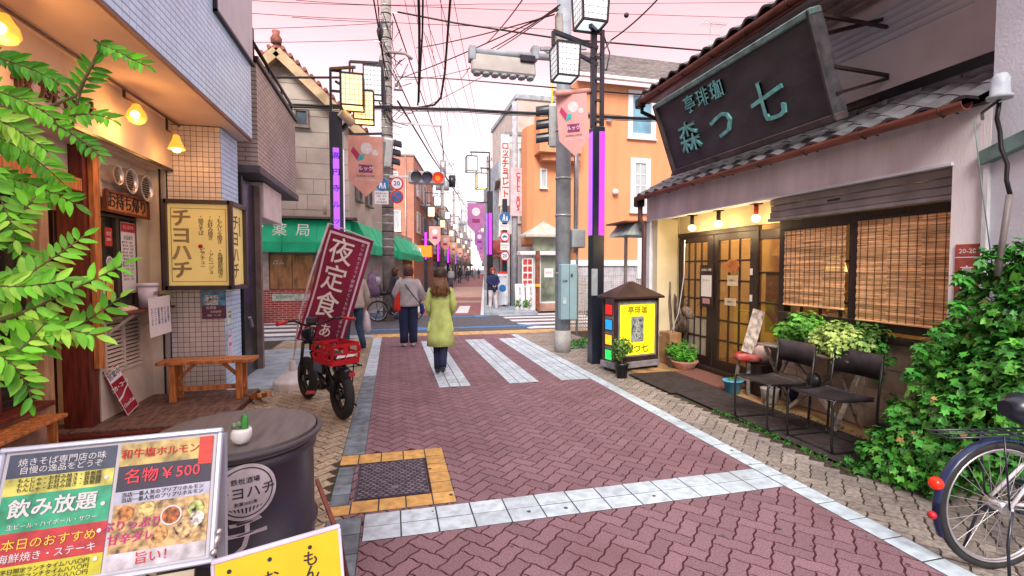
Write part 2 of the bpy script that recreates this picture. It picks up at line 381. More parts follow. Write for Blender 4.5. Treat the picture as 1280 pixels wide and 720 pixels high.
for j in range(19):
    for i in range(11):
        x = -.238+i*.046+(j % 2)*.023; y = 3.44+j*.0322
        if x > .235: continue
        r_.bbox(x-.0155, x+.0155, y-.0095, y+.0095, .001, .0095, .004)
o = r_.build('grip_studs', m_iron, mh); o['kind'] = 'stuff'
MB().tube([(-.268, 3.416, .003), (.244, 3.416, .003), (.244, 4.044, .003), (-.268, 4.044, .003)], .005, 6, closed=True).build('rim', m_iron, mh)
MB().bbox(-.02, .03, 3.53, 3.57, .002, .010, .004).build('emblem', m_iron, mh)
dr = thing('drain_lid', 'small dark round lid set in the red pavers near the left edge', 'drain lid', (.12, 10.2, 0))
MB().disc((.12, 10.2, .004), (0, 0, 1), .13, .012).build('lid', m_iron, dr)
# smooth slab beside the bench, wooden thresholds
structure(MB().bbox(-3.4, -1.32, 6.95, 10.3, -.03, .006, .004), 'concrete_slab', m_conc)
structure(MB().box(-3.6, -.46, 11.55, 12.03, -.03, .008), 'kerb_strip', m_conc)
structure(MB().bbox(-.46, 5.4, 11.5, 12.03, -.03, .012, .004), 'tactile_strip', mat('yellow tactile paving', (.62, .40, .16), .7, .2, 9, stain=.5, stain_col=(.34, .24, .14), bump=.3, bscale=60))
# crossing road
structure(MB().box(-80, 80, 12.05, 16.5, -.045, .002), 'crossing_road', m_asph)
zb = MB()
for k in range(5):
    y = 12.35+k*.9; zb.box(-4.9, -1.75, y, y+.46, .004, .007)
structure(zb, 'left_zebra_markings', m_paint)
zb = MB()
for k in range(5):
    y = 12.3+k*.9; zb.box(3.55, 6.4, y, y+.46, .004, .007)
structure(zb, 'right_zebra_markings', m_paint)
zb = MB()
for (x0, x1, yc, h) in ((1.6, 4.1, 12.95, .42), (-.6, 1.15, 12.95, .45), (1.6, 3.3, 15.95, .36), (-.9, 1.0, 15.9, .36)):
    zb.prism([(x0, yc-.12), (x1-.6, yc-.12), (x1-.6, yc-h), (x1, yc), (x1-.6, yc+h), (x1-.6, yc+.12), (x0, yc+.12), (x0-.35, yc+h), (x0-.1, yc), (x0-.35, yc-h)], .004, .007)
structure(zb, 'blue_arrow_markings', m_blue)
# far street: brick floor, edge lines, zebra, pale pavements
R2f = frame(S2(0, 0, 0), N2, (0, 0, 1))
m_far = brickmat('red street brick', (.36, .15, .15), (.28, .11, .12), (.16, .07, .07), .2, .1, .008, 'XY', .8, .2)
m_far2 = brickmat('tan street brick', (.50, .33, .27), (.42, .27, .23), (.26, .16, .14), .2, .1, .008, 'XY', .8, .2)
structure(MB(R2f).box(-1.75, 1.6, .05, 160, -.045, .003), 'far_street', m_far)
structure(MB(R2f).box(-1.75, 1.6, 6.2, 7.6, .004, .007), 'far_street_band', m_far2)
structure(MB(R2f).box(-1.75, 1.6, 10.5, 26, .004, .007), 'far_street_band', m_far2)
structure(MB(R2f).box(-4.0, -1.76, .05, 160, -.045, .10), 'far_pavement', m_conc)
structure(MB(R2f).box(1.74, 3.6, .05, 160, -.045, .10), 'far_pavement', m_conc)
zb = MB(R2f); zb.box(1.61, 1.73, .05, 160, 0, .012)
for x in (-1.1, -.2, .7): zb.box(x, x+.45, .9, 4.2, .004, .009)
structure(zb, 'far_street_markings', m_paint)

# trodden gum, leaf scraps and grit scattered on the paving
random.seed(77); b = MB()
for k in range(150):
    x, y = random.uniform(-.2, 4.0), random.uniform(1.4, 11)**1.0; r = random.uniform(.006, .016); n = random.randint(6, 9)
    b.prism([(x+r*random.uniform(.7, 1.2)*math.cos(2*PI*q/n), y+r*random.uniform(.7, 1.2)*math.sin(2*PI*q/n)) for q in range(n)], .0046, .0066)
o = b.build('gum_spots', mat('trodden gum', (.10, .085, .085), .8, .3, 40)); tag(o, 'dark trodden gum spots scattered over the paving', 'stains', kind='stuff')
b = MB()
for k in range(120):
    x, y = random.choice(((3.42, .12), (-.48, .10), (-1.6, .5), (3.1, .15))); p = Vector((x+random.gauss(0, y), random.uniform(1.6, 9), .009)); a = random.uniform(0, 6.28); s_ = random.uniform(.008, .02); d = Vector((math.cos(a), math.sin(a), 0))*s_; e_ = Vector((-math.sin(a), math.cos(a), 0))*s_*.45
    b.add([p-d, p+e_+Vector((0, 0, .004)), p+d, p-e_+Vector((0, 0, .003))], [(0, 1, 2, 3)])
o = b.build('fallen_leaves', mat('dead leaf', (.24, .13, .05), .8, .3, 30, piece=.5)); tag(o, 'tiny dry leaf scraps along the paving edges', 'leaves', kind='stuff')
# ================================================================ LEFT SIDE: RESTAURANT IN THE TILED BUILDING
m_bluetile = mat('pale glazed tile', (.52, .74, 1.0), .28, .05, 3, piece=.05, spec=.6)
m_piertile = mat('warm shaded glazed tile', (.60, .56, .53), .35, .05, 3, piece=.06, spec=.5)  # pier front tile: overhang shade and warm light put into its colour
m_tgrout = mat('dark tile grout', (.10, .09, .10), .9, .2, 20)
m_soffit = mat('cream soffit board', (.62, .50, .45), .8, .04, 2)
m_cream = mat('cream render', (.66, .58, .47), .85, .08, 3, bump=.15, bscale=90, stain=.25, stain_col=(.5, .42, .33))
m_dkwood = mat('dark red stained timber', (.13, .025, .014), .45, .25, 5, stretch=(6, 6, .7), bump=.15)
m_orwood = mat('orange stained timber', (.50, .19, .055), .5, .25, 6, stretch=(5, 5, .8), bump=.15)
m_deck = mat('worn deck board', (.17, .10, .075), .7, .3, 7, stretch=(5, .8, 5), bump=.3, stain=.5, stain_col=(.09, .06, .05))
m_black = mat('black metal', (.012, .012, .014), .4, .1)
m_steel = mat('brushed steel', (.55, .55, .56), .35, .1, 6, metal=.8)
m_glass = glass('window glass', (.03, .035, .04), .25)
m_warm = mat('warm bulb', (1, .8, .5), .4, .02, emit=(1, .62, .18), estr=5)
m_shade = mat('amber lamp shade', (.9, .50, .12), .35, .1, emit=(1, .36, .03), estr=.8)
def tilewall(parent, name, m, M, nu, nv, du, dv, t=.006, limit=300):
    """M: local X along the wall, local Y up, local Z outwards"""
    me = tile_mesh(du, dv, t, m, .0028, name); its = []
    for i in range(nu):
        for j in range(nv): its.append((me, M @ Matrix.Translation(((i+.5)*du, (j+.5)*dv, t))))
    pieces(its, name, m, parent, limit, name+'_field')
tb = thing('tiled_building', 'pale blue tiled building with overhanging upper floor above the restaurant', 'building', (-2.5, 4.5, 0))
OVX, OVZ, OVY = -1.87, 3.38, 7.43
structure_ov = MB().box(-8, OVX-.001, -2.5, OVY, OVZ+.02, 9.5).build('upper_wall', m_tgrout, tb)
MB().box(-8, OVX-.02, -2.5, OVY-.02, OVZ-.012, OVZ+.018).build('soffit', m_soffit, tb)
MB().box(OVX-.022, OVX+.008, -2.5, OVY, OVZ-.014, OVZ+.012).build('drip_edge', mat('brown edge trim', (.22, .12, .09), .6), tb)
MU = frame((OVX, 2.797, OVZ+.02), (0, 1, 0), (1, 0, 0))
tilewall(tb, 'facade_tile', m_bluetile, MU, 46, 42, .1005, .0625)
MB().box(OVX, OVX+.03, 6.0, 7.44, 4.43, 9.5).build('upper_panel', mat('pale grey panel', (.50, .50, .55), .5, .05, 3), tb)
MB().box(OVX-.02, OVX+.05, 5.97, 6.0, 4.40, 9.5).build('panel_trim', m_black, tb)
MB().bar((OVX+.03, 5.97, 4.42), (OVX+.03, 7.46, 4.42), .05, .03).build('panel_trim', m_black, tb)
# pier, end wall and vent wall
MB().box(-2.655, -2.062, 6.76, 7.42, 0, OVZ-.014).build('pier', m_tgrout, tb)
tilewall(tb, 'pier_tile', m_piertile, frame((-2.655, 6.76, 0), (1, 0, 0), (0, -1, 0)), 9, 54, .0659, .0622)
tilewall(tb, 'side_tile', m_bluetile, frame((-2.062, 6.76, 0), (0, 1, 0), (1, 0, 0)), 10, 54, .066, .0622, limit=60)
MB().box(-2.90, -2.70, 6.70, 7.3, 0, OVZ-.013).build('end_wall', m_cream, tb)
MB().bar((-2.675, 6.715, 0), (-2.675, 6.715, 2.85), .035).build('corner_trim', m_steel, tb)
MB().bar((-2.71, 6.70, 0), (-2.71, 6.70, 2.85), .018).build('corner_trim', m_black, tb)
VX = -2.84
MB().box(-3.2, VX, 5.62, 6.70, .0, 1.16).build('vent_wall', m_cream, tb)
MB().box(-3.2, VX, 5.62, 6.70, 2.17, OVZ-.013).build('vent_wall', m_cream, tb)
MB().box(-3.2, VX, 6.42, 6.70, 1.16, 2.17).build('vent_wall', m_cream, tb)
# fascia band with raised letters, canopy underside
FX = -2.6
MB().box(FX-.12, FX, .5, 6.76, 2.80, OVZ-.013).build('fascia', mat('pale fascia board', (.70, .56, .44), .7, .05, 3), tb)
MB().box(-3.4, FX-.12, .5, 6.70, 2.775, 2.80).build('fascia_underside', m_soffit, tb)
MB().bar((FX+.006, .5, 2.80), (FX+.006, 6.76, 2.80), .02, .03).build('fascia_edge', m_black, tb)
for ch, y, ang in (('け', 5.08, .1), ('ひ', 4.84, .05), ('焼', 4.58, 0), ('板', 4.3, 0)):
    text(ch, .23, frame((FX+.012, y-.0, 2.98), (0, 1, 0), (1, 0, 0)), mat('bronze letters', (.09, .04, .03), .4), tb, 'letter', ext=.012, bold=.0)
MB().box(-8, -3.2, -2, 7.2, 0, .02).build('inner_floor', m_deck, tb)
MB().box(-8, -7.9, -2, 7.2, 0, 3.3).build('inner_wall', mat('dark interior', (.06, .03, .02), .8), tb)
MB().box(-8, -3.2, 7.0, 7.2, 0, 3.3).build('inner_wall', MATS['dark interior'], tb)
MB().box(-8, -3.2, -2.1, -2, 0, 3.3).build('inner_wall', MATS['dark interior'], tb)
# track pipe and three lamps
tp = thing('lamp_conduit', 'thin dark conduit running under the soffit above the restaurant lamps', 'conduit', (-2.5, 4.5, 3.34))
MB().tube([(-2.5, 1.0, 3.34), (-2.5, 6.74, 3.34)], .012, 8).build('pipe', mat('conduit brown', (.10, .06, .05), .5), tp)
def lamp(x, y, z, label, tilt=0, spot=False):
    t = thing('restaurant_lamp', label, 'lamp', (x, y, z), group='lamps along the restaurant fascia')
    MB().bar((-2.5, y, 3.33), (-2.5, y, z+.17), .02).build('stem', m_black, t)
    MB().tube([(-2.5, y, z+.17), (x, y-.02, z+.11)], .012, 6).build('arm', mat('brass', (.45, .28, .08), .35, metal=.7), t)
    if spot:
        MB().loft([(x+.0, y-.02, z-.05, .085, .085), (x, y-.02, z-.03, .08, .08), (x, y-.02, z+.05, .045, .045), (x, y-.02, z+.11, .03, .03)], 16, caps=False).build('shade', m_shade, t)
        MB().sphere((x, y-.02, z-.035), .055).build('bulb', m_warm, t)
    else:
        MB().loft([(x, y, z-.075, .03, .03), (x, y, z-.06, .062, .062), (x, y, z-.02, .085, .085), (x, y, z+.03, .075, .075), (x, y, z+.07, .05, .05), (x, y, z+.11, .028, .028)], 18).build('globe', m_shade, t)
        MB().sphere((x+.02, y-.075, z-.01), .038).build('bulb', m_warm, t)
    l = bpy.data.lights.new('lamp_light', 'POINT'); l.energy = 2.0 if spot else 8; l.color = (1, .44, .12); l.shadow_soft_size = .06
    lo = bpy.data.objects.new('lamp_light', l); COL.objects.link(lo); lo.location = (x+.03, y-.05, z-.16)
lamp(-2.4, 3.84, 3.12, 'glowing amber globe lamp nearest the left edge of the photo')
lamp(-2.4, 5.49, 3.09, 'glowing amber globe lamp beneath the middle of the restaurant soffit')
lamp(-2.4, 6.40, 3.03, 'small amber spotlight aimed at the tiled pier', spot=True)
# vents
for i, (y, z, r) in enumerate(((5.80, 2.57, .10), (6.06, 2.555, .135), (6.40, 2.53, .15))):
    t = thing('vent_hood', ['smallest round steel vent hood on the cream wall', 'middle round steel vent hood with dark louvres', 'rightmost round steel vent hood above the takeaway window'][i], 'vent', (VX, y, z), group='round vent hoods')
    b = MB(); b.tube([(VX, y, z), (VX+.10, y, z-.01), (VX+.13, y, z-.01)], [r*.92, r, r], 24, caps=False); b.tube([(VX+.13, y, z-.01), (VX+.128, y, z-.01), (VX+.09, y, z-.01)], [r, r*.84, r*.82], 24, caps=False)
    b.build('hood', m_steel, t)
    MB().disc((VX+.08, y, z-.01), (1, 0, 0), r*.84, .01).build('backing', mat('dark hood interior', (.03, .015, .01), .7), t)  # dark disc stands in for the shaded inside of the hood
    for k in range(-4, 5):
        h = r*.84; zz = k*h/4.8; w = math.sqrt(max(0, h*h-zz*zz))
        MB().box(VX+.09, VX+.105, y-w, y+w, z-.01+zz-.0022, z-.01+zz+.0022).build('slat', m_steel, t)
# takeaway window
tw = thing('takeaway_window', 'dark framed sliding takeaway window with menu sheets taped inside', 'window', (VX, 6.0, 1.2))
fm = mat('dark brown window frame', (.06, .045, .04), .4)
z0, z1, y0, y1 = 1.165, 2.165, 5.64, 6.415
MB().bar((VX-.03, y0, z0), (VX-.03, y1, z0), .06, .05).build('frame', fm, tw); MB().bar((VX-.03, y0, z1), (VX-.03, y1, z1), .06, .05).build('frame', fm, tw)
for y in (y0, 6.03, y1): MB().bar((VX-.03, y, z0+.02), (VX-.03, y, z1-.02), .05, .06).build('frame', fm, tw)
MB().box(VX-.045, VX-.04, y0+.03, 6.0, z0, z1).build('pane', m_glass, tw); MB().box(VX-.03, VX-.025, 6.05, y1-.02, z0, z1).build('pane', m_glass, tw)
MB().box(-3.2, -3.19, y0, y1, z0, z1).build('inner_blind', mat('grey inner blind', (.16, .14, .13), .7), tw)
def sheet(name, label, cat, M, w, h, m, lines=(), group=None, lm=None, th=.003, top=None):
    """a flat sheet of paper or board; lines: (text, size, x, y, material[, vertical]) in sheet coordinates"""
    t = thing(name, label, cat, M.translation, group=group)
    MB(M).box(-w/2, w/2, -h/2, h/2, 0, th).build('sheet', m, t)
    for q in lines:
        s, sz, x, y, mm = q[:5]; v = len(q) > 5 and q[5]
        text(s, sz, M @ Matrix.Translation((x, y, th+.0012)), mm, t, ext=.0004, vertical=v, spacing=.82 if v else 1, **(q[6] if len(q) > 6 else {}))
    return t
m_paper = mat('white paper', (.74, .74, .76), .7, .03, 3); m_ink = mat('black ink', (.03, .03, .035), .7); m_redink = mat('red ink', (.55, .03, .03), .6)
MV = lambda y, z, dx=.012: frame((VX+dx, y, z), (0, 1, 0), (1, 0, 0))
t = sheet('menu_sheet', 'tall white menu sheet with red heading on the takeaway window', 'menu', MV(6.22, 1.72, .0), .29, .78, m_paper,
  [('お品書き', .05, 0, .22, m_ink)]+[('焼きそば　七五〇', .027, -.02+.01*(i % 3), .17-.037*i, m_ink) for i in range(12)])
MB(MV(6.22, 2.05, .004)).box(-.145, .145, -.045, .055, 0, .002).build('red_heading', m_redink, t)
text('おしながき', .045, MV(6.22, 2.055, .0075), m_paper, t, ext=.0003)
t = sheet('red_notice', 'small red notice with white writing on the left window pane', 'notice', MV(5.84, 1.93, .0), .13, .19, m_redink, [('本日', .045, 0, .03, m_paper), ('営業中', .03, 0, -.03, m_paper)])
t = sheet('yellow_notice', 'small yellow and orange notice low on the left window pane', 'notice', MV(5.84, 1.38, .0), .13, .2, mat('yellow paper', (.75, .5, .08), .6), [('お弁当', .035, 0, .03, m_redink)])
t = sheet('grey_notice', 'narrow white notice beside the yellow one', 'notice', MV(5.71, 1.42, .0), .08, .22, m_paper, [('受付', .03, 0, .04, m_ink)])
t = thing('round_sticker', 'round white sticker on the left takeaway window pane', 'sticker', (VX, 5.84, 1.67)); MB().disc((VX+.004, 5.84, 1.67), (1, 0, 0), .06, .004).build('sticker', m_paper, t)
MB().disc((VX+.007, 5.84, 1.67), (1, 0, 0), .048, .003).build('print', mat('grey print', (.3, .3, .3), .6), t); text('禁煙', .035, MV(5.84, 1.67, .0095), m_paper, t, ext=.0003)
# wooden takeaway sign
ts = thing('takeaway_sign', 'wooden framed sign reading お持ち帰り above the takeaway window', 'sign', (VX, 6.0, 2.25))
Ms = frame((VX+.05, 6.07, 2.285), (0, 1, 0), (1, 0, 0))
MB(Ms).bbox(-.42, .42, -.11, .11, 0, .03, .004).build('board', m_orwood, ts)
for a in ((-.42, .42, .085, .115), (-.42, .42, -.115, -.085), (-.44, -.41, -.115, .115), (.41, .44, -.115, .115)): MB(Ms).bbox(*a, .028, .05, .003).build('frame', m_dkwood, ts)
text('お持ち帰り', .165, Ms @ Matrix.Translation((0, 0, .032)), m_ink, ts, ext=.003, bold=.01, spacing=.92)
# counter with bucket
ct = thing('takeaway_counter', 'narrow wooden counter shelf beneath the takeaway window', 'counter', (VX, 6.1, 1.13))
MB().bbox(VX, VX+.27, 5.58, 6.68, 1.13, 1.16, .005).build('shelf', m_dkwood, ct); MB().bar((VX, 5.75, .92), (VX+.24, 5.75, 1.12), .025).build('bracket', m_cream, ct); MB().bar((VX, 6.5, .92), (VX+.24, 6.5, 1.12), .025).build('bracket', m_cream, ct)
bk = thing('plastic_bucket', 'white lidded plastic bucket with printed labels on the counter', 'bucket', (VX+.15, 6.28, 1.161)); bx, by = VX+.15, 6.28
m_plast = mat('white plastic', (.60, .59, .66), .35, .05)
MB().loft([(bx, by, 1.162, .078, .078), (bx, by, 1.40, .095, .095)], 24).build('tub', m_plast, bk); MB().loft([(bx, by, 1.401, .103, .103), (bx, by, 1.435, .103, .103), (bx, by, 1.44, .09, .09)], 24).build('lid', m_plast, bk)
text('消毒液', .05, frame((bx+.09, by-.02, 1.32), (0, 1, 0), (1, 0, 0)), m_ink, bk, ext=.0005)
cl_ = thing('folded_cloth', 'crumpled pinkish white cloth lying on the counter', 'cloth', (VX+.15, 5.85, 1.161))
MB().loft([(VX+.14, 5.85, 1.161, .07, .16), (VX+.14, 5.85, 1.175, .075, .17), (VX+.14, 5.84, 1.20, .05, .10), (VX+.14, 5.83, 1.215, .02, .04)], 18, wob=lambda i, a: .18*math.sin(5*a+i)).build('cloth', mat('pale cloth', (.65, .48, .42), .9), cl_)
op = thing('open_sign', 'small cream framed OPEN sign standing at the end of the counter', 'sign', (-2.8, 6.66, 1.16))
Mo = frame(PY(202, 371, 6.66), (1, 0, .06), (0, -1, 0)); MB(Mo).bbox(-.10, .10, -.06, .075, 0, .015, .004).build('plate', mat('aged cream', (.5, .47, .33), .6), op)
text('OPEN', .07, Mo @ Matrix.Translation((0, .005, .017)), m_ink, op, ext=.001, bold=.01)
# hanging paper, louvres
pa_, pb_, pc_ = PX(178, 379, VX+.28), PX(206, 374, VX+.30), PX(194, 416, VX+.28); Mp = frame((pb_+pc_)/2, pb_-pa_, Vector((1, -.6, 0))); PWd, PHt = (pb_-pa_).length, (pc_-pa_).length
sheet('handwritten_menu', 'large white sheet of blue handwriting hanging askew off the counter', 'menu', Mp, PWd, PHt, m_paper, [(s, PHt/9.5, PWd*(.38-.15*i), 0, mat('blue ink', (.03, .06, .22), .6), True) for i, s in enumerate(('お好み焼き', 'もんじゃ焼', '焼きそば五', '鉄板焼各種', 'アヒージョ', '生ビールも'))])
lv = thing('louvre_vent', 'cream metal louvre vent with two columns beneath the counter', 'vent', (VX, 6.0, .7))
for y in (5.68, 6.03, 6.38): MB().bar((VX+.012, y, .53), (VX+.012, y, 1.08), .035).build('frame', m_cream, lv)
for z in (.53, 1.08): MB().bar((VX+.012, 5.66, z), (VX+.012, 6.4, z), .035).build('frame', m_cream, lv)
MB().box(VX+.001, VX+.004, 5.68, 6.38, .53, 1.08).build('backing', m_ink, lv)
for y in (5.70, 6.05):
    for k in range(12):
        z = .565+k*.043; MB().add([(VX+.010, y, z+.020), (VX+.034, y, z), (VX+.034, y+.31, z), (VX+.010, y+.31, z+.020), (VX+.006, y, z+.016), (VX+.032, y, z-.004), (VX+.032, y+.31, z-.004), (VX+.006, y+.31, z+.016)], [(0, 1, 2, 3), (7, 6, 5, 4), (1, 5, 6, 2), (0, 4, 5, 1), (3, 2, 6, 7)]).build('louvre', m_cream, lv)
# posts, beam, shopfront to the left
pf = thing('timber_shopfront', 'dark red timber post and beam shopfront behind the green branches', 'shopfront', (-2.95, 5.0, 0))
MB().bbox(-3.06, -2.83, 5.44, 5.58, .02, 2.775, .006).build('post', m_dkwood, pf)
MB().bbox(-2.829, -2.78, 5.50, 5.60, .62, 2.774, .004).build('post_trim', m_orwood, pf)
MB().bbox(-3.0, -2.84, -1.0, 5.438, 2.33, 2.45, .005).build('beam', m_orwood, pf)
MB().bbox(-3.10, -2.98, 5.08, 5.20, .02, 2.33, .005).build('post', mat('tan timber', (.42, .26, .14), .6, .2, 5, stretch=(5, 5, .8)), pf)
MB().box(-3.05, -2.95, -1.0, 5.436, 2.451, 2.774).build('upper_board', m_cream, pf)
MB().box(-3.12, -2.96, -1.0, 5.07, .02, .40).build('low_wall', mat('brown render', (.36, .22, .16), .85, .2, 6, stain=.4, stain_col=(.2, .12, .09)), pf)
MB().bbox(-3.14, -2.90, -1.0, 5.07, .401, .44, .004).build('sill', m_dkwood, pf)
for y in (1.6, 3.2, 4.55): MB().bbox(-3.08, -3.0, y, y+.07, .441, 2.329, .004).build('mullion', m_dkwood, pf)
MB().box(-3.05, -3.045, -1, 5.07, .45, 2.32).build('pane', m_glass, pf)
MB().bbox(-3.079, -3.02, -1.0, 5.07, 1.50, 1.56, .004).build('rail', m_dkwood, pf)
# inside: back shelf, tables, hanging lamp glow
si = thing('back_shelf', 'dim shelf of bottles seen inside the restaurant behind the branches', 'shelf', (-5.2, 4.2, 0))
for z in (.9, 1.3, 1.7): MB().bbox(-5.4, -5.1, 2.5, 6.9, z, z+.03).build('board', m_dkwood, si)
for k in range(26):
    y = 2.6+k*.16; z = (.93, 1.33, 1.73)[k % 3]; MB().loft([(-5.25, y, z, .035, .035), (-5.25, y, z+.17, .035, .035), (-5.25, y, z+.21, .012, .012), (-5.25, y, z+.27, .012, .012)], 8).build('bottle', mat(('amber bottle', 'green bottle', 'red label bottle')[k % 3], ((.35, .12, .02), (.05, .12, .04), (.45, .04, .03))[k % 3], .2), si)
for y, lab in ((4.6, 'dim hanging lantern inside the restaurant, nearer the timber post'), (3.0, 'dim hanging lantern inside the restaurant, further left')):
    t = thing('hanging_lantern', lab, 'lantern', (-4.2, y, 2.0)); MB().loft([(-4.2, y, 1.85, .04, .04), (-4.2, y, 1.88, .12, .12), (-4.2, y, 2.0, .15, .15), (-4.2, y, 2.12, .12, .12), (-4.2, y, 2.15, .04, .04)], 16).build('shade', m_shade, t)
    MB().bar((-4.2, y, 2.15), (-4.2, y, 3.3), .01).build('cord', m_black, t)
    l = bpy.data.lights.new('lamp_light', 'POINT'); l.energy = 12; l.color = (1, .42, .12); l.shadow_soft_size = .15; lo = bpy.data.objects.new('lamp_light', l); COL.objects.link(lo); lo.location = (-4.2, y, 1.7)
t = thing('interior_poster', 'orange and tan posters stacked on the table inside the window', 'poster', (-3.6, 4.9, 1.2))
MB().box(-3.65, -3.35, 4.75, 4.77, .95, 1.35).build('board', m_orwood, t)
t = thing('dining_table', 'dark timber dining table inside the restaurant window', 'table', (-3.8, 3.9, 0)); MB().bbox(-4.3, -3.35, 3.3, 4.6, .7, .74).build('tabletop', m_dkwood, t)
for x in (-4.2, -3.45):
    for y in (3.4, 4.5): MB().bar((x, y, 0), (x, y, .7), .05).build('leg', m_dkwood, t)
t = thing('enamel_sign', 'tilted red enamel cola sign leaning at the foot of the cream wall', 'sign', (-2.78, 5.85, .06))
ME = frame((-2.765, 5.83, .335), (.03, .965, .26), (1, 0, .28)); m_enam = mat('dark red enamel', (.30, .012, .03), .25, .1)
MB(ME).bbox(-.12, .12, -.27, .27, 0, .008, .002).build('plate', m_enam, t); MB(ME).box(-.105, .105, .12, .235, .008, .0095).build('white_panel', m_paper, t)
for a in ((-.112, .112, .252, .258), (-.112, .112, -.258, -.252), (-.112, -.106, -.258, .258), (.106, .112, -.258, .258)): MB(ME).box(*a, .0082, .0096).build('border', m_paper, t)
text('営業中', .075, ME @ Matrix.Translation((0, .178, .0105)), m_ink, t, ext=.0004, bold=.01, spacing=.9)
text('コカ・コーラ', .056, ME @ Matrix.Translation((0, .045, .009)), m_paper, t, ext=.0006, bold=.025, spacing=.75)
MB(ME).prism([(-.12, -.085), (-.04, -.07), (.04, -.03), (.12, .0), (.12, .012), (.04, -.014), (-.04, -.05), (-.12, -.062)], .008, .0095).build('wave', m_paper, t)
text('Coca-Cola', .052, ME @ Matrix.Translation((.0, -.16, .009)), m_paper, t, ext=.0006, bold=.01, shear=.35, spacing=.85)
# deck ------------------------------------------------------------------------
dk = structure(MB().box(-3.6, -1.66, 5.30, 6.74, -.03, .035), 'deck_frame', m_dkwood)
me = MB().bbox(-.068, .068, -.92, .92, 0, .028, .003).mesh('deck_board', m_deck)
its = []
for k in range(10): its.append((MB().bbox(-.95, .95, -.066, .066, 0, .028, .003).mesh('deck_board', m_deck), Matrix.Translation((-2.62, 5.38+k*.142, .036+random.uniform(0, .002)))))
pieces(its, 'deck_board', m_deck, dk)
structure(MB().bbox(-3.5, -1.64, 5.20, 5.298, -.02, .05, .004), 'deck_edge', m_dkwood)
structure(MB().box(-6, -2.36, 3.4, 5.19, -.03, .012), 'red_mat', mat('red carpet', (.24, .02, .02), .95, .2, 30, bump=.4))
pv = []
tiles(pv, -2.9, -1.7, 4.55, 5.18, 6, 3, mat('brown terrace tile', (.22, .13, .10), .7, .2, 9, piece=.2, stain=.4), z=.016)
pieces(pv, 'terrace_tile', MATS['brown terrace tile'], leftwalk)
t = thing('low_table', 'low orange slatted wooden table at the far left edge', 'table', (-2.9, 4.6, 0))
for k in range(4): MB().bbox(-3.3+k*.15, -3.17+k*.15, 3.9, 4.9, .33, .36, .004).build('slat', m_orwood, t)
for x in (-3.25, -2.78):
    for y in (4.0, 4.8): MB().bar((x, y, .013), (x, y, .33), .05).build('leg', m_orwood, t)
t = thing('low_bench', 'low orange wooden bench behind the menu board', 'bench', (-2.4, 3.3, 0))
for k in range(3): MB().bbox(-2.6+k*.13, -2.48+k*.13, 2.7, 3.7, .36, .39, .004).build('slat', m_orwood, t)
for x in (-2.55, -2.27):
    for y in (2.8, 3.6): MB().bar((x, y, 0), (x, y, .36), .05).build('leg', m_orwood, t)
# bench in front of the pier
bn = thing('wooden_bench', 'orange brown wooden bench with braced legs before the tiled pier', 'bench', (-2.1, 6.35, .07))
MB().bbox(-2.60, -1.60, 6.18, 6.32, .50, .54, .005).build('seat_board', m_orwood, bn); MB().bbox(-2.60, -1.60, 6.33, 6.47, .50, .54, .005).build('seat_board', m_orwood, bn)
for x in (-2.45, -1.76):
    for y in (6.23, 6.42): MB().bar((x, y, .07), (x, y, .50), .065, .05, ch=.004).build('leg', m_orwood, bn)
    MB().bar((x, 6.24, .20), (x, 6.41, .20), .04, .04).build('cross_rail', m_orwood, bn); s = 1 if x < -2.1 else -1
    MB().bar((x+s*.03, 6.325, .32), (x+s*.2, 6.325, .49), .04, .035).build('brace', m_orwood, bn)
MB().bar((-2.42, 6.325, .20), (-1.79, 6.325, .20), .035, .05).build('stretcher', m_orwood, bn)
t = thing('wooden_wedge', 'small orange wooden block frame lying at the deck corner', 'block', (-1.55, 6.3, 0)); MB().bar((-1.62, 6.45, .02), (-1.42, 6.15, .12), .05).build('slat', m_orwood, t); MB().bar((-1.72, 6.42, .02), (-1.52, 6.12, .12), .05).build('slat', m_orwood, t)
# lit box sign on the pier
ls = thing('box_sign', 'glowing yellow box sign reading チヨハチ fixed to the tiled pier', 'sign', (-2.3, 6.6, 1.4))
m_lit = mat('lit yellow acrylic', (.66, .55, .22), .35, .05, 3, emit=(1, .72, .22), estr=.16)
m_sgold = mat('sign brown print', (.10, .07, .03), .6)
bz0, bz1 = 1.37, 2.40; bx0, bx1, by0, by1 = -2.60, -1.90, 6.52, 7.10
MB().box(bx0+.02, bx1-.02, by0+.02, by1, bz0+.03, bz1-.03).build('light_panel', m_lit, ls)
for (a, b) in (((bx0, by0), (bx1, by0)), ((bx1, by0), (bx1, by1))):
    for z in (bz0, bz1): MB().bar((a[0], a[1], z), (b[0], b[1], z), .05, .05).build('frame', fm, ls)
for x, y in ((bx0, by0), (bx1, by0), (bx1, by1)): MB().bar((x, y, bz0-.02), (x, y, bz1+.02), .05, .05).build('frame', fm, ls)
MF = frame(((bx0+bx1)/2, by0+.019, (bz0+bz1)/2), (1, 0, 0), (0, -1, 0))
for a in ((-.29, .29, .435, .44), (-.29, .29, -.44, -.435), (-.295, -.29, -.44, .44), (.29, .295, -.44, .44)): MB(MF).box(*a, 0, .002).build('border', m_sgold, ls)
text('チヨハチ', .225, MF @ Matrix.Translation((-.185, .0, .002)), mat('sign tan print', (.34, .27, .12), .6), ls, ext=.0005, vertical=True, spacing=.92, bold=.03)  # large letters printed in a lighter brown than the small columns
for s, x, y in (('・もんじゃ焼き', .225, .19), ('・各種鉄板焼き', .225, -.22), ('・お好み焼き', .125, .21), ('・アヒージョ', .125, -.2), ('・焼きそば', .025, .24), ('ピアチュー', .035, -.16)):
    text(s, .062, MF @ Matrix.Translation((x, y, .002)), m_sgold, ls, ext=.0005, vertical=True, spacing=.80, bold=.006)
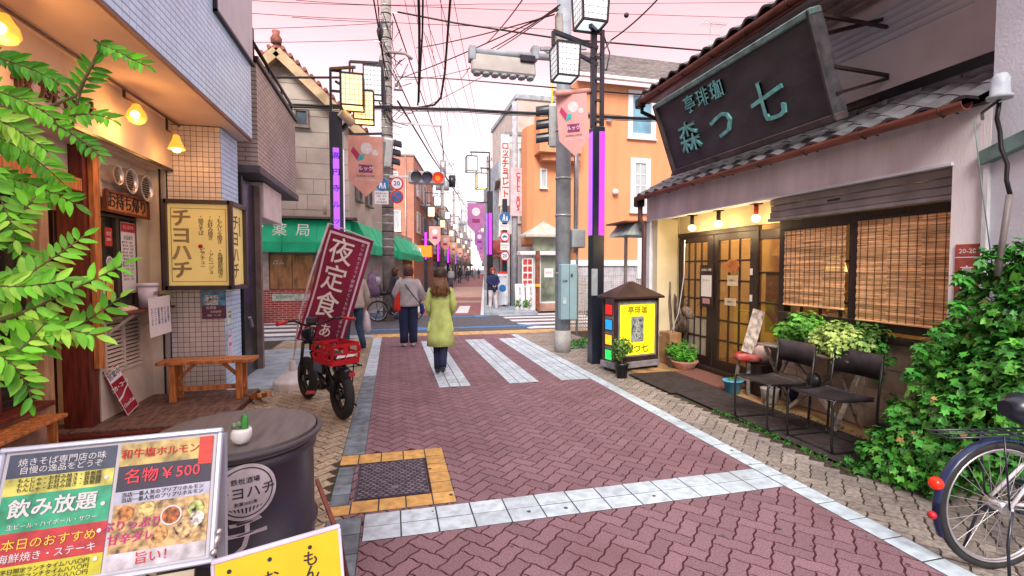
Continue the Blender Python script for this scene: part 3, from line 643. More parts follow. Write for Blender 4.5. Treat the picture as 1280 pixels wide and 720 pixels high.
MB().disc((-2.235, by0+.017, 1.87), (0, 1, 0), .025, .006).build('red_seal', m_redink, ls)
MSd = frame((bx1-.019, (by0+by1)/2, (bz0+bz1)/2), (0, 1, 0), (1, 0, 0))
text('チヨハチ', .22, MSd @ Matrix.Translation((-.03, -.02, .002)), m_sgold, ls, ext=.0005, vertical=True, spacing=.92, bold=.012); text('鉄板酒場', .07, MSd @ Matrix.Translation((.13, .25, .002)), m_sgold, ls, ext=.0005, vertical=True, spacing=.9)
# posters on pier
MPo = frame((-2.17, 6.735, 1.16), (1, 0, 0), (0, -1, 0))
t = sheet('gig_poster', 'blue and maroon poster on the tiled pier under the box sign', 'poster', MPo, .27, .37, mat('maroon print', (.13, .05, .08), .5), [('出演者', .04, -.03, -.05, m_paper), ('大感謝祭', .032, .02, -.1, m_paper), ('開場　十八時', .025, 0, -.145, m_paper)])
MB(MPo).box(-.13, .13, -.02, .18, .003, .005).build('sky_print', mat('blue print', (.10, .32, .52), .5, .3, 14), t); MB(MPo).box(-.1, .05, -.01, .11, .005, .006).build('photo_print', mat('pale print', (.55, .55, .58), .5, .5, 30), t)
text('PSYCHEDELIC', .035, MPo @ Matrix.Translation((0, .15, .0055)), m_redink, t, ext=.0004)
for y, z, w, h, c, lab in ((6.86, .98, .12, .2, (.55, .75, .62), 'small pale green flyer on the street side of the pier'), (6.86, .62, .13, .36, (.6, .62, .75), 'narrow white flyer on the street side of the pier')):
    sheet('flyer', lab, 'flyer', frame((-2.052, y+.05, z), (0, 1, 0), (1, 0, 0)), w*1.6, h, mat(lab[:12], c, .6), [('お知らせ', .03, 0, h*.3, m_ink), ('地図', .05, 0, 0, mat('magenta ink', (.5, .05, .2), .6))])
# dark doorway recess and grey panel beyond the pier
dw = thing('side_doorway', 'black framed glass doorway just past the tiled pier', 'doorway', (-2.1, 7.7, 0))
MB().bar((-2.06, 7.50, 0), (-2.06, 7.50, 2.9), .07, .07).build('frame', m_black, dw); MB().box(-2.12, -2.09, 7.54, 8.35, 0, 2.9).build('door_leaf', mat('dark door', (.02, .02, .025), .25), dw)
MB().bar((-2.0, 7.62, .9), (-2.0, 7.75, .75), .035).build('handle', m_steel, dw); MB().bar((-2.06, 8.40, 0), (-2.06, 8.40, 2.9), .10, .10).build('frame', mat('grey brown frame', (.19, .15, .13), .5), dw)
m_brown = brickmat('brown wall tile', (.48, .41, .37), (.42, .36, .325), (.13, .11, .10), .23, .065, .007, 'YZ', .6, .3)
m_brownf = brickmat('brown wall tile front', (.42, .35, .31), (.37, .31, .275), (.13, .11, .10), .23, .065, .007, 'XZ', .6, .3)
bb = thing('brown_building', 'brown tiled apartment building with projecting balcony past the restaurant', 'building', (-3, 9.3, 0))
MB().box(-8, -2.25, 7.46, 9.1, 2.9, 10.5).build('wall', m_brown, bb)
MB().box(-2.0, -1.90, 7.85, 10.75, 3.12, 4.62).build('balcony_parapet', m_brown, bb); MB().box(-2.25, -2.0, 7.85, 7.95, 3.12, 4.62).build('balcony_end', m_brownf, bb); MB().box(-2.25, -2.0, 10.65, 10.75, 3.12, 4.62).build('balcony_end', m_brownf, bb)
MB().bbox(-2.3, -1.86, 7.80, 10.8, 3.0, 3.118, .01).build('balcony_slab', mat('dark grey slab', (.10, .10, .12), .6), bb)
MB().bbox(-2.04, -1.86, 7.80, 10.8, 4.621, 4.70, .01).build('parapet_cap', m_black, bb)
MB().tube([(-1.95, 7.85, 4.92), (-1.95, 10.75, 4.92)], .03, 8).build('handrail', m_black, bb)
for y in (7.9, 8.85, 9.8, 10.7): MB().bar((-1.95, y, 4.70), (-1.95, y, 4.9), .03).build('baluster', m_black, bb)
MB().box(-2.24, -2.2, 8.2, 9.0, 4.8, 5.6).build('window', m_black, bb)
MB().bar((-2.15, 8.4, 5.3), (-2.15, 8.4, 5.9), .12).build('window_frame', m_black, bb)
MB().box(-8, -2.3, 7.46, 9.25, 0, 2.899).build('lower_wall', mat('grey render', (.30, .29, .28), .8, .12, 3), bb)
MB().bbox(-2.7, -1.98, 8.5, 9.75, 2.42, 2.99, .01).build('white_canopy', mat('white panel', (.66, .62, .60), .6, .05), bb)
MB().box(-2.299, -2.26, 8.5, 9.1, 0, 2.2).build('door', m_black, bb); MB().box(-8, -2.25, 9.11, 10.75, 2.9, 3.0).build('balcony_floor', m_conc, bb)
# ================================================================ RIGHT SIDE: OLD COFFEE HOUSE
m_plaster = mat('aged pinkish plaster', (.80, .75, .77), .88, .1, 1.6, stretch=(2.2, 2.2, .55), bump=.25, bscale=45, stain=.55, stain_col=(.52, .45, .45))
m_plaster2 = mat('bluish white plaster', (.66, .68, .76), .88, .1, 1.6, bump=.25, bscale=45, stain=.45, stain_col=(.28, .29, .32))
m_creamy = mat('yellowed cream wall', (.60, .53, .36), .85, .08, 2, stain=.3, stain_col=(.42, .34, .2))
m_kawara = mat('grey clay roof tile', (.125, .125, .135), .5, .2, 7, piece=.25, bump=.15, stain=.45, stain_col=(.06, .06, .055))
m_gutter = mat('red brown gutter', (.22, .07, .05), .5, .2, 5, stretch=(4, .6, 4), stain=.5, stain_col=(.16, .06, .045))
m_shut = mat('grey shutter slat', (.30, .275, .28), .5, .12, 5, stain=.3, stain_col=(.20, .18, .185))
m_dk = mat('near black timber', (.028, .016, .014), .5, .25, 6, stretch=(5, 5, .8), bump=.15)
m_copper = mat('verdigris copper', (.14, .23, .22), .55, .25, 8, stain=.4, stain_col=(.07, .06, .05))
m_board = mat('blackened signboard', (.042, .040, .046), .55, .2, 3, stretch=(1, .8, 2), stain=.5, stain_col=(.065, .06, .065), bump=.25, bscale=30)
m_verd = mat('verdigris letters', (.16, .47, .46), .55, .2, 14, stain=.35, stain_col=(.08, .26, .25))
cf = thing('coffee_house', 'old plastered coffee house with tiled pent roof and dark timber front', 'building', (4.8, 5.0, 0))
F = 4.30
# front plaster beam, end piers, side walls, floor, upper wall
MB().box(F, F+.22, 2.62, 7.56, 2.43, 2.86).build('plaster_beam', m_plaster, cf)
MB().bar((F-.012, 2.86, 2.425), (F-.012, 7.56, 2.425), .03, .022).build('beam_trim', m_plaster2, cf)
MB().box(F, F+.5, 7.45, 7.56, 0, 2.42).build('corner_pier', m_plaster2, cf)
MB().box(F, F+.3, 2.62, 2.865, 0, 2.43).build('near_pier', m_plaster, cf)
MB().box(4.75, 9, 7.30, 7.55, 0, 3.2).build('end_wall', m_creamy, cf)
MB().box(4.36, 4.76, 7.30, 7.44, 0, 2.44).build('return_wall', m_creamy, cf)
MB().box(F+.22, 9, 2.2, 7.55, 2.50, 2.56).build('porch_ceiling', m_creamy, cf)
MB().box(4.9, 9.3, 1.0, 7.3, 3.0, 4.9).build('upper_wall', mat('pale upper plaster', (.82, .74, .75), .88, .06, 1.6, bump=.2, bscale=45, stain=.3, stain_col=(.62, .54, .55)), cf)
MB().box(9.0, 9.2, 1.0, 7.5, 0, 3.0).build('back_wall', m_creamy, cf); MB().box(4.6, 9.2, 1.2, 1.4, 0, 3.0).build('inner_side_wall', m_creamy, cf)
MB().box(4.55, 9, 1.4, 7.3, -.02, .03).build('inner_floor', m_deck, cf)
# angled neighbour wall at the near end with copper band
aw = thing('angled_wall', 'bluish white plaster wall beside the coffee house behind the ivy', 'wall', (4.1, 2.2, 0))
A0, A1 = Vector((F+.0, 2.62, 0)), Vector((3.98, 1.2, 0)); ad_ = (A1-A0).normalized(); an = Vector((-abs(ad_.y), ad_.x*-1 if ad_.x < 0 else ad_.x, 0)).normalized(); an = Vector((ad_.y, -ad_.x, 0))
if an.x > 0: an = -an
MB().prism([(A0.x+.002, A0.y), (A0.x+.5, A0.y-.002), (A1.x+.5, A1.y), (A1.x, A1.y)][::-1], 0, 4.2).build('wall', m_plaster2, aw)
b = MB(); b.bar(A0+an*.02+Vector((0, .03, 2.42)), A1+an*.02+Vector((0, 0, 2.78)), .07, .10); b.build('copper_band', m_copper, aw)
MB().bar(A0+an*.012+Vector((0, 0, 0)), A0+an*.012+Vector((0, 0, 2.4)), .05, .03).build('corner_strip', mat('white strip', (.6, .6, .63), .7), aw)
# conduit, insulator cap
cc = thing('service_cable', 'thick black cable rising from a steel pipe to a grey cap on the plaster wall', 'cable', (3.95, 2.35, 1.0))
pc = [PX(1205, 345, 3.95), PX(1218, 250, 3.93)]
MB().tube([PX(1247, 345, 3.90), PX(1262, 243, 3.88)], .018, 10).build('pipe', mat('grey brown pipe', (.20, .17, .17), .5), cc)
MB().tube([PX(1263, 245, 3.88), PX(1258, 225, 3.87), PX(1259, 205, 3.86), PX(1251, 185, 3.85), PX(1250, 165, 3.84), PX(1246, 148, 3.82), PX(1249, 128, 3.80)], .013, 8).build('cable', m_black, cc)
ctop = PX(1250, 118, 3.78)
MB().loft([(ctop.x, ctop.y, ctop.z-.03, .062, .062), (ctop.x, ctop.y, ctop.z-.01, .066, .066), (ctop.x, ctop.y, ctop.z, .050, .050), (ctop.x, ctop.y, ctop.z+.10, .046, .046), (ctop.x, ctop.y, ctop.z+.13, .03, .03)], 18).build('cap', mat('grey cap', (.36, .40, .46), .5, .1, 20), cc)
MB().tube([ctop-Vector((0, 0, .03)), ctop+Vector((.25, .25, -.02)), ctop+Vector((.5, .4, .0))], .010, 6).build('bracket', m_black, cc)
MB().tube([PX(1240, 330, 4.0), PX(1228, 240, 4.0), PX(1222, 190, 4.0), PX(1218, 150, 4.0)], .004, 5).build('thin_wire', m_copper, cc)
# lower pent roof of wavy tiles
def kawara(w=.27, L=.32):
    """S-shaped pan tile: local X across, local Y down the slope, Z up"""
    n = 8; vs = []; prof = [(i/n-.5, .030*math.sin(2*PI*(i/n)-.6)*(.9)+.01) for i in range(n+1)]
    for y, dz in ((0, .0), (L, .022)):
        for x, z in prof: vs.append((x*w*1.06, y, z+dz))
    for x, z in prof: vs.append((x*w*1.06, L, z-.004))
    m = n+1; fs = [(i, i+m, i+1+m, i+1) for i in range(n)]+[(i+m, i+2*m, i+1+2*m, i+1+m) for i in range(n)]
    b = MB(); b.add(vs, fs, False); return b.mesh('roof_tile', m_kawara)
km = kawara()
RX0, RZ0, RX1, RZ1 = 4.20, 2.875, 4.9, 3.24
sl_ = math.atan2(RZ1-RZ0, RX1-RX0); slen = math.hypot(RX1-RX0, RZ1-RZ0)
MB().prism([(RX0+.03, RZ0-.05), (RX1, RZ0-.05), (RX1, RZ1-.03)], 2.62, 7.50, Matrix(((1, 0, 0, 0), (0, 0, 1, 0), (0, 1, 0, 0), (0, 0, 0, 1)))).build('roof_bed', m_dk, cf)
its = []
for r in range(4):
    d = slen+.12-r*.25   # distance up the slope of the tile's upper edge
    for k in range(19):
        y = 2.70+k*.262+(.0 if r % 2 else .0)
        if y > 7.6: continue
        p = Vector((RX0+math.cos(sl_)*(d), y, RZ0+math.sin(sl_)*(d)+.02+(3-r)*-.0))
        R = Matrix((Vector((0, 1, 0)), Vector((-math.cos(sl_), 0, -math.sin(sl_))), Vector((-math.sin(sl_), 0, math.cos(sl_))))).transposed().to_4x4()
        R = Matrix.Translation(p) @ R @ Matrix.Rotation(random.uniform(-.02, .02), 4, 'Z') @ Matrix.Rotation(-.03, 4, 'X'); its.append((km, R))
pieces(its, 'roof_tile', m_kawara, cf)
b = MB()
for k in range(15):
    y = 2.85+k*.32; b.tube([(RX1-.04, y, RZ1+.02), (RX1-.04, y+.31, RZ1+.02)], .05, 8)
o = b.build('ridge_row', m_kawara, cf); o['kind'] = 'stuff'
MB().bar((4.88, 2.6, 3.36), (4.88, 7.5, 3.36), .03, .10).build('ledge_trim', m_black, cf)
# gutters (half round) with brackets
def gutter(x, y0, y1, z, r=.055, parent=cf):
    g = MB(); n = 8
    vs = []
    for y in (y0, y1):
        for k in range(n+1):
            a = PI+PI*k/n; vs.append((x+r*math.cos(a), y, z+r*math.sin(a)))
        for k in range(n, -1, -1):
            a = PI+PI*k/n; vs.append((x+(r-.006)*math.cos(a), y, z+(r-.006)*math.sin(a)))
    m = 2*(n+1); g.add(vs, [(i, i+1, i+1+m, i+m) for i in range(m-1)]+[(m-1, 0, m, 2*m-1), tuple(range(m-1, -1, -1)), tuple(range(m, 2*m))], False)
    g.build('gutter', m_gutter, parent)
    for k in range(int((y1-y0)/.62)+1): MB().tube([(x-r, y0+.15+k*.62, z), (x-r*.9, y0+.15+k*.62, z-r*.8), (x, y0+.15+k*.62, z-r-.012), (x+r, y0+.15+k*.62, z-.02), (x+.15, y0+.15+k*.62, z-.03)], .006, 6).build('gutter_bracket', m_dk, parent)
gutter(4.06, 2.63, 7.46, 2.815, .06)
MB().bbox(4.05, 4.20, 7.44, 7.58, 2.66, 2.84, .02).build('gutter_hopper', m_black, cf); MB().tube([(4.14, 7.5, 2.68), (4.2, 7.6, 2.45), (4.28, 7.6, 2.35), (4.28, 7.6, 0)], .042, 10).build('downpipe', mat('brown downpipe', (.16, .085, .08), .5, .2), cf)
# rusted side canopy past the far corner
sc_ = thing('tin_canopy', 'small rusty tin canopy projecting from the far corner of the coffee house', 'canopy', (4.2, 8.2, 2.3))
MB().prism([(4.02, 2.20), (4.8, 2.20), (4.8, 2.42), (4.2, 2.42)], 7.75, 8.5, Matrix(((1, 0, 0, 0), (0, 0, 1, 0), (0, 1, 0, 0), (0, 0, 0, 1)))).build('panel', mat('galvanised tin', (.32, .38, .42), .5, .2, 8, stain=.5, stain_col=(.25, .1, .05)), sc_)
MB().bbox(3.98, 4.8, 7.72, 8.52, 2.421, 2.45, .003).build('cap', m_gutter, sc_)
for y in (7.72, 8.5): MB().bar((4.4, y+.01, 0), (4.4, y+.01, 2.2), .05).build('post', m_steel, sc_)
# upper eave: boards, tiles, gutter
UX, UZ = 4.06, 4.33
MB().box(UX+.02, 4.95, 1.0, 7.30, UZ+.03, UZ+.07).build('eave_soffit', mat('mauve eave board', (.52, .40, .41), .7, .2, 5, stretch=(1, .6, 1)), cf)
for k in range(4): MB().bbox(UX+.06+k*.2, UX+.10+k*.2, 1.0, 7.28, UZ-.01, UZ+.029, .004).build('eave_batten', MATS['mauve eave board'], cf)
gutter(UX-.02, 1.0, 7.30, UZ+.06, .06)
MB().box(UX+.01, UX+.04, 1.0, 7.3, UZ-.02, UZ+.10).build('fascia_board', m_gutter, cf)
MB().prism([(UX+.02, UZ+.10), (5.2, UZ+.10), (5.2, UZ+.70)], 1.0, 7.34, Matrix(((1, 0, 0, 0), (0, 0, 1, 0), (0, 1, 0, 0), (0, 0, 0, 1)))).build('upper_roof_bed', m_dk, cf)
its = []; s2_ = math.atan2(.6, 1.18)
for r in range(4):
    for k in range(25):
        y = 1.0+k*.262
        if y > 7.4: continue
        d = 1.15-r*.27; p = Vector((UX-.02+math.cos(s2_)*d, y, UZ+.14+math.sin(s2_)*d))
        R = Matrix((Vector((0, 1, 0)), Vector((-math.cos(s2_), 0, -math.sin(s2_))), Vector((-math.sin(s2_), 0, math.cos(s2_))))).transposed().to_4x4()
        its.append((km, Matrix.Translation(p) @ R))
pieces(its, 'upper_roof_tile', m_kawara, cf)
MB().tube([(UX, 7.32, UZ+.02), (UX+.04, 7.40, UZ-.1), (UX+.3, 7.38, UZ-.2), (4.85, 7.4, UZ-.45)], .035, 8).build('overflow_pipe', m_black, cf)
MB().bbox(UX-.09, UX+.05, 7.28, 7.42, UZ-.06, UZ+.10, .02).build('gutter_hopper', m_black, cf)
# big leaning signboard
sb = thing('signboard', 'big leaning black signboard with raised green letters above the tiled pent roof', 'sign', (3.95, 5.0, 3.0))
TLc, TRc, BRc, BLc = Vector((3.80, 6.42, 3.97)), Vector((3.80, 3.75, 3.97)), Vector((4.12, 3.75, 3.06)), Vector((4.12, 6.42, 3.06))
Mb = frame((TLc+TRc+BRc+BLc)/4, (0, -1, 0), (-1, 0, -.36))
SW, SH = 2.67, .96
MB(Mb).bbox(-SW/2, SW/2, -SH/2, SH/2, -.06, 0, .005).build('panel', m_board, sb)
MB(Mb).bbox(-SW/2-.04, SW/2+.04, SH/2-.02, SH/2+.05, -.10, .045, .012).build('frame', m_copper, sb)
MB(Mb).bbox(-SW/2-.04, SW/2+.04, -SH/2-.06, -SH/2+.02, -.10, .045, .012).build('frame', mat('dark bronze', (.06, .045, .045), .5, .3, 6), sb)
MB(Mb).bbox(-SW/2-.041, -SW/2+.015, -SH/2-.05, SH/2+.045, -.101, .05, .012).build('frame', MATS['dark bronze'], sb)
MB(Mb).bbox(SW/2-.015, SW/2+.03, -SH/2-.05, SH/2+.045, -.12, .05, .012).build('frame', mat('worn copper edge', (.05, .047, .052), .5, .35, 7, stain=.4, stain_col=(.09, .13, .13)), sb)
for ch, x, y, s in (('森', -.80, -.135, .44), ('つ', -.14, -.15, .44), ('七', .62, -.13, .50), ('亭', -.60, .27, .24), ('琲', -.33, .27, .24), ('珈', -.06, .27, .24)):
    text(ch, s, Mb @ Matrix.Translation((x, y, .012)), m_verd, sb, 'letter', ext=.014, bold=.008)
for y in (3.95, 6.1): MB().bar((3.95, y, 3.85), (4.9, y, 4.15), .035, .035).build('stay', m_dk, sb); MB().bar((4.15, y, 3.12), (4.9, y, 3.35), .04, .04).build('stay', m_dk, sb)
MB().bar((3.82, 3.76, 3.98), (4.9, 3.9, 4.05), .03).build('stay', m_dk, sb); MB().bar((4.05, 3.72, 3.5), (4.9, 3.88, 3.56), .03).build('stay', m_dk, sb); MB().bar((4.08, 3.72, 3.25), (4.9, 3.88, 3.53), .03).build('stay', m_dk, sb)
for k in range(5): MB().bbox(4.885, 4.899, 1.2, 7.4, 3.9+k*.075, 3.93+k*.075, .003).build('wall_batten', m_plaster2, cf)
# shutter box over the window
sh = thing('roller_shutter', 'half lowered grey roller shutter over the bamboo blinds', 'shutter', (4.45, 3.9, 2.3))
for k in range(3): MB().bbox(4.43+.012*(k % 2), 4.50, 2.87, 4.90, 2.205+k*.075, 2.205+k*.075+.071, .008).build('slat', m_shut, sh)
MB().bbox(4.42, 4.51, 2.87, 4.92, 2.165, 2.203, .006).build('bottom_bar', m_shut, sh)
MB().box(4.425, 4.43, 3.75, 4.1, 2.172, 2.198).build('label_strip', m_paper, sh)
MB().bbox(4.415, 4.422, 3.95, 4.1, 2.30, 2.32, .003).build('slot_handle', m_black, sh)
# window frames, blinds, sill and tiles beneath
BX = 4.60
wf = thing('blind_window', 'wide dark timber window hung with two bamboo blinds', 'window', (BX, 3.8, 1.1))
for y, w in ((4.82, .09), (3.90, .10), (2.90, .06)): MB().bbox(BX-.05, BX+.05, y-w/2, y+w/2, .95, 2.50, .004).build('post', m_dk, wf)
MB().bbox(BX-.055, BX+.055, 2.87, 4.86, 1.0, 1.09, .005).build('sill', m_dk, wf); MB().bbox(BX-.054, BX+.054, 2.87, 4.86, 2.06, 2.17, .005).build('head_rail', m_dk, wf)
MB().bbox(BX-.10, BX+.05, 2.87, 4.75, .90, .955, .005).build('lower_ledge', m_dk, wf)
for y in (3.1, 3.35, 3.6, 4.1, 4.35, 4.6): MB().bbox(BX+.02, BX+.045, y-.015, y+.015, 1.09, 2.06, .003).build('muntin', m_dk, wf)
for z in (1.24, 1.68): MB().bbox(BX+.018, BX+.047, 2.93, 4.78, z-.012, z+.012, .003).build('muntin', m_dk, wf)
MB().box(BX+.03, BX+.034, 2.93, 4.78, 1.09, 2.06).build('pane', glass('cafe glass', (.12, .10, .08), .22), wf)
m_bam = mat('bamboo slat', (.80, .47, .23), .7, .25, 16, stretch=(1, .25, 6), piece=.38)
def blind(y0, y1, z0, z1, label, cut=0):
    t = thing('bamboo_blind', label, 'blind', (BX-.07, (y0+y1)/2, z1), group='bamboo blinds in the coffee house window'); b = MB(); n = int((z1-z0)/.0092)
    for k in range(n):
        z = z0+k*.0092; zl = z+cut*(0 if k > 4 else 0); dx = .004*math.sin(k*.7)+random.uniform(-.0015, .0015)
        for q in range(3):
            a = y0+(y1-y0)*q/3; c = y0+(y1-y0)*(q+1)/3; j = random.uniform(-.0014, .0014)
            b.box(BX-.072+dx, BX-.068+dx, a, c, z+j, z+.0086+j)
    o = b.build('slats', m_bam, t); o['kind'] = 'stuff'
    for q in range(12):
        y = y0+(y1-y0)*(q+.5)/12; MB().bar((BX-.077, y, z0), (BX-.077, y, z1), .004).build('cord', mat('dark cord', (.08, .04, .02), .9), t)
    MB().bbox(BX-.085, BX-.06, y0, y1, z1, z1+.02, .004).build('top_rail', m_dk, t); MB().bbox(BX-.085, BX-.06, y0, y1, z0-.018, z0, .004).build('bottom_rail', MATS['bamboo slat'], t)
blind(3.97, 4.76, 1.19, 2.05, 'bamboo blind further from the ivy, lower hem above the potted plants')
blind(2.93, 3.84, 1.10, 2.08, 'bamboo blind next to the ivy and the red address plate')
# light squares seen through the blinds come from real lamps behind
for y, z in ((3.15, 1.42), (4.45, 1.66)):
    t = thing('table_lamp', 'lit yellow table lamp glowing behind the %s blind' % ('near' if y < 3.5 else 'far'), 'lamp', (4.9, y, z-.2)); MB().loft([(4.95, y, z-.09, .11, .11), (4.95, y, z+.09, .065, .065)], 16).build('shade', mat('lit lamp shade', (1, .8, .4), .5, .02, emit=(1, .60, .15), estr=3.5), t)
    MB().cyl((4.95, y, z-.34), (4.95, y, z-.09), .012).build('stem', m_dk, t); MB().cyl((4.95, y, z-.36), (4.95, y, z-.34), .06).build('base', m_dk, t)
dt = thing('window_table', 'dark timber table standing inside behind the blinds', 'table', (5.05, 3.8, 0)); MB().bbox(4.75, 5.35, 2.95, 4.7, 1.02, 1.06, .004).build('tabletop', m_dk, dt)
for x in (4.8, 5.3):
    for y in (3.0, 4.65): MB().bar((x, y, .03), (x, y, 1.02), .05).build('leg', m_dk, dt)
m_wtl = mat('brown wall tile glaze', (.40, .31, .23), .4, .18, 5, piece=.14, stain=.3, stain_col=(.18, .13, .10)); m_lgt = mat('pale tile grout', (.42, .38, .33), .9, .1, 20)
MB().box(BX-.03, BX+.10, 2.87, 4.80, .0, .899).build('sill_wall', m_lgt, cf)
me = tile_mesh(.205, .205, .008, m_wtl, .006, 'wall_tile'); its = []
for i in range(9):
    for j in range(4): its.append((me, frame((BX-.031, 4.68-i*.207, .12+j*.207), (0, -1, 0), (-1, 0, 0)) @ Matrix.Translation((0, 0, .008))))
pieces(its, 'wall_tile', m_wtl, cf)
# doors ------------------------------------------------------------------------
m_amber = glass('amber door glass', (.35, .16, .05), .35); DXx = 4.78
def door(y0, y1, label, cols, rows, curtain=0):
    t = thing('glazed_door', label, 'door', (DXx, (y0+y1)/2, .05)); z0, z1 = .10, 2.12
    for y in (y0+.05, y1-.05): MB().bbox(DXx-.02, DXx+.03, y-.05, y+.05, z0, z1, .004).build('stile', m_dk, t)
    MB().bbox(DXx-.019, DXx+.029, y0+.1, y1-.1, z1-.10, z1, .004).build('rail', m_dk, t); MB().bbox(DXx-.019, DXx+.029, y0+.1, y1-.1, z0, z0+.13, .004).build('rail', m_dk, t)
    a, b_ = y0+.1, y1-.1; c, d = z0+.13, z1-.1
    for k in range(1, cols): y = a+(b_-a)*k/cols; MB().bbox(DXx-.008, DXx+.015, y-.013, y+.013, c, d, .003).build('muntin', m_dk, t)
    for k in range(1, rows): z = c+(d-c)*k/rows; MB().bbox(DXx-.010, DXx+.017, a, b_, z-.013, z+.013, .003).build('muntin', m_dk, t)
    g1 = glass('pale door glass', (.45, .44, .40), .55)
    for i in range(cols):
        for j in range(rows):
            MB().box(DXx+.003, DXx+.006, a+(b_-a)*i/cols+.013, a+(b_-a)*(i+1)/cols-.013, c+(d-c)*j/rows+.013, c+(d-c)*(j+1)/rows-.013).build('pane', g1 if (j < 2 and curtain) else m_amber, t)
    return t
dA = door(6.42, 7.28, 'left glazed timber door behind the stacked driftwood', 4, 6, 1)
dB = door(5.50, 6.36, 'right glazed timber door with notices and a brass handle', 3, 6)
MB().tube([(DXx-.03, 5.58, 1.02), (DXx-.07, 5.60, 1.02), (DXx-.07, 5.72, 1.02)], .009, 6).build('handle', mat('brass', (.45, .28, .08), .35, metal=.7), dB)
MB().bbox(DXx-.03, DXx+.04, 5.45, 7.30, 2.121, 2.19, .005).build('door_head', m_dk, cf); MB().bbox(DXx-.03, DXx+.04, 6.361, 6.419, .06, 2.12, .004).build('door_post', m_dk, cf); MB().bbox(DXx-.03, DXx+.04, 5.44, 5.499, .06, 2.12, .004).build('door_post', m_dk, cf)
MB().bbox(DXx-.12, DXx+.05, 4.87, 7.3, .0, .095, .006).build('threshold', m_dk, cf)
MB().box(DXx+.0, DXx+.03, 4.87, 7.3, 2.191, 2.5).build('over_door_wall', m_creamy, cf)
MB().box(BX+.05, DXx+.03, 4.84, 4.88, 0.0, 2.5).build('jamb_wall', m_creamy, cf)
sg = thing('side_window', 'glazed side panel beside the door with a chalkboard inside', 'window', (DXx, 5.15, .1))
MB().bbox(DXx-.015, DXx+.025, 4.89, 5.435, 1.99, 2.12, .004).build('head', m_dk, sg); MB().bbox(DXx-.015, DXx+.025, 4.89, 5.435, .10, .62, .004).build('panel', m_dk, sg)
for z in (1.15, 1.55): MB().bbox(DXx-.012, DXx+.02, 4.89, 5.435, z-.012, z+.012, .003).build('muntin', m_dk, sg)
MB().box(DXx+.003, DXx+.006, 4.89, 5.435, .62, 1.99).build('pane', m_amber, sg)
t = thing('chalkboard', 'chalk menu board standing behind the side window', 'chalkboard', (4.86, 5.15, .9)); MB().bbox(4.86, 4.88, 4.92, 5.42, .75, 1.54, .004).build('board', mat('chalkboard', (.10, .115, .11), .8, .3, 14), t)
MCh = frame((4.855, 5.17, 1.4), (0, -1, 0), (-1, 0, 0)); text('本日のケーキ', .06, MCh, m_paper, t, ext=.0004); text('ブレンド　五五〇', .045, MCh @ Matrix.Translation((0, -.12, 0)), m_paper, t, ext=.0004); text('紅茶　五〇〇', .045, MCh @ Matrix.Translation((0, -.22, 0)), m_paper, t, ext=.0004)
t = thing('pendant_lamp', 'brass pendant lamp shade hanging inside the side window', 'lamp', (5.3, 5.3, 1.9)); MB().loft([(5.2, 5.45, 1.78, .17, .17), (5.2, 5.45, 1.84, .15, .15), (5.2, 5.45, 1.93, .07, .07), (5.2, 5.45, 1.97, .03, .03)], 20, caps=False).build('shade', mat('brass shade', (.55, .35, .14), .4, emit=(1, .5, .15), estr=.25), t); MB().sphere((5.2, 5.45, 1.79), .05).build('bulb', m_warm, t); MB().bar((5.2, 5.45, 1.97), (5.2, 5.45, 2.5), .01).build('cord', m_black, t)
t = thing('purple_panel', 'purple stained pane glowing at the back of the coffee house', 'panel', (6.0, 5.9, 1.8)); MB().box(6.5, 6.53, 6.55, 6.95, 1.75, 2.3).build('panel', mat('purple glass lit', (.25, .08, .6), .4, emit=(.3, .08, .9), estr=.6), t)
t = thing('wall_shelf', 'shelf with cups and jars inside the coffee house', 'shelf', (7.5, 5.5, 1))
for z in (.8, 1.2, 1.6): MB().bbox(7.3, 7.6, 4.2, 7.2, z, z+.03).build('board', m_orwood, t)
for k in range(24): 
    y = 4.3+k*.12; z = (.83, 1.23, 1.63)[k % 3]; MB().loft([(7.45, y, z, .04, .04), (7.45, y, z+.12, .05, .05)], 8).build('jar', mat(('jar cream', 'jar red', 'jar green')[k % 3], ((.6, .5, .3), (.5, .1, .05), (.15, .35, .12))[k % 3], .3), t)
t = thing('cafe_chair', 'round backed wooden chair inside the side window', 'chair', (5.3, 5.2, .03)); MB().bbox(5.1, 5.5, 5.0, 5.4, .45, .49, .01).build('seat', m_orwood, t)
for x in (5.14, 5.46):
    for y in (5.04, 5.36): MB().bar((x, y, .03), (x, y, .45), .035).build('leg', m_orwood, t)
MB().tube([(5.13, 5.02, .49), (5.1, 5.02, .8), (5.1, 5.2, .93), (5.1, 5.38, .8), (5.13, 5.38, .49)], .018, 8).build('back_hoop', m_dkwood, t)
for y in (5.1, 5.2, 5.3): MB().bar((5.11, y, .49), (5.1, y, .9), .016).build('spindle', m_dkwood, t)
for x, y, z, e_ in ((6.2, 6.3, 2.1, 40), (5.3, 3.9, 2.1, 30), (6.0, 5.2, 2.2, 16)):
    l = bpy.data.lights.new('cafe_light', 'POINT'); l.energy = e_; l.color = (1, .55, .2); l.shadow_soft_size = .2; lo = bpy.data.objects.new('cafe_light', l); COL.objects.link(lo); lo.location = (x, y, z)
    t = thing('ceiling_lamp', 'warm ceiling lamp inside the coffee house %s' % ('by the doors' if y > 6 else 'behind the blinds' if y < 4.5 else 'over the side window'), 'lamp', (x, y, z+.2)); MB().sphere((x, y, z+.26), .06).build('globe', m_warm, t); MB().bar((x, y, z+.3), (x, y, 2.5), .012).build('cord', m_black, t)
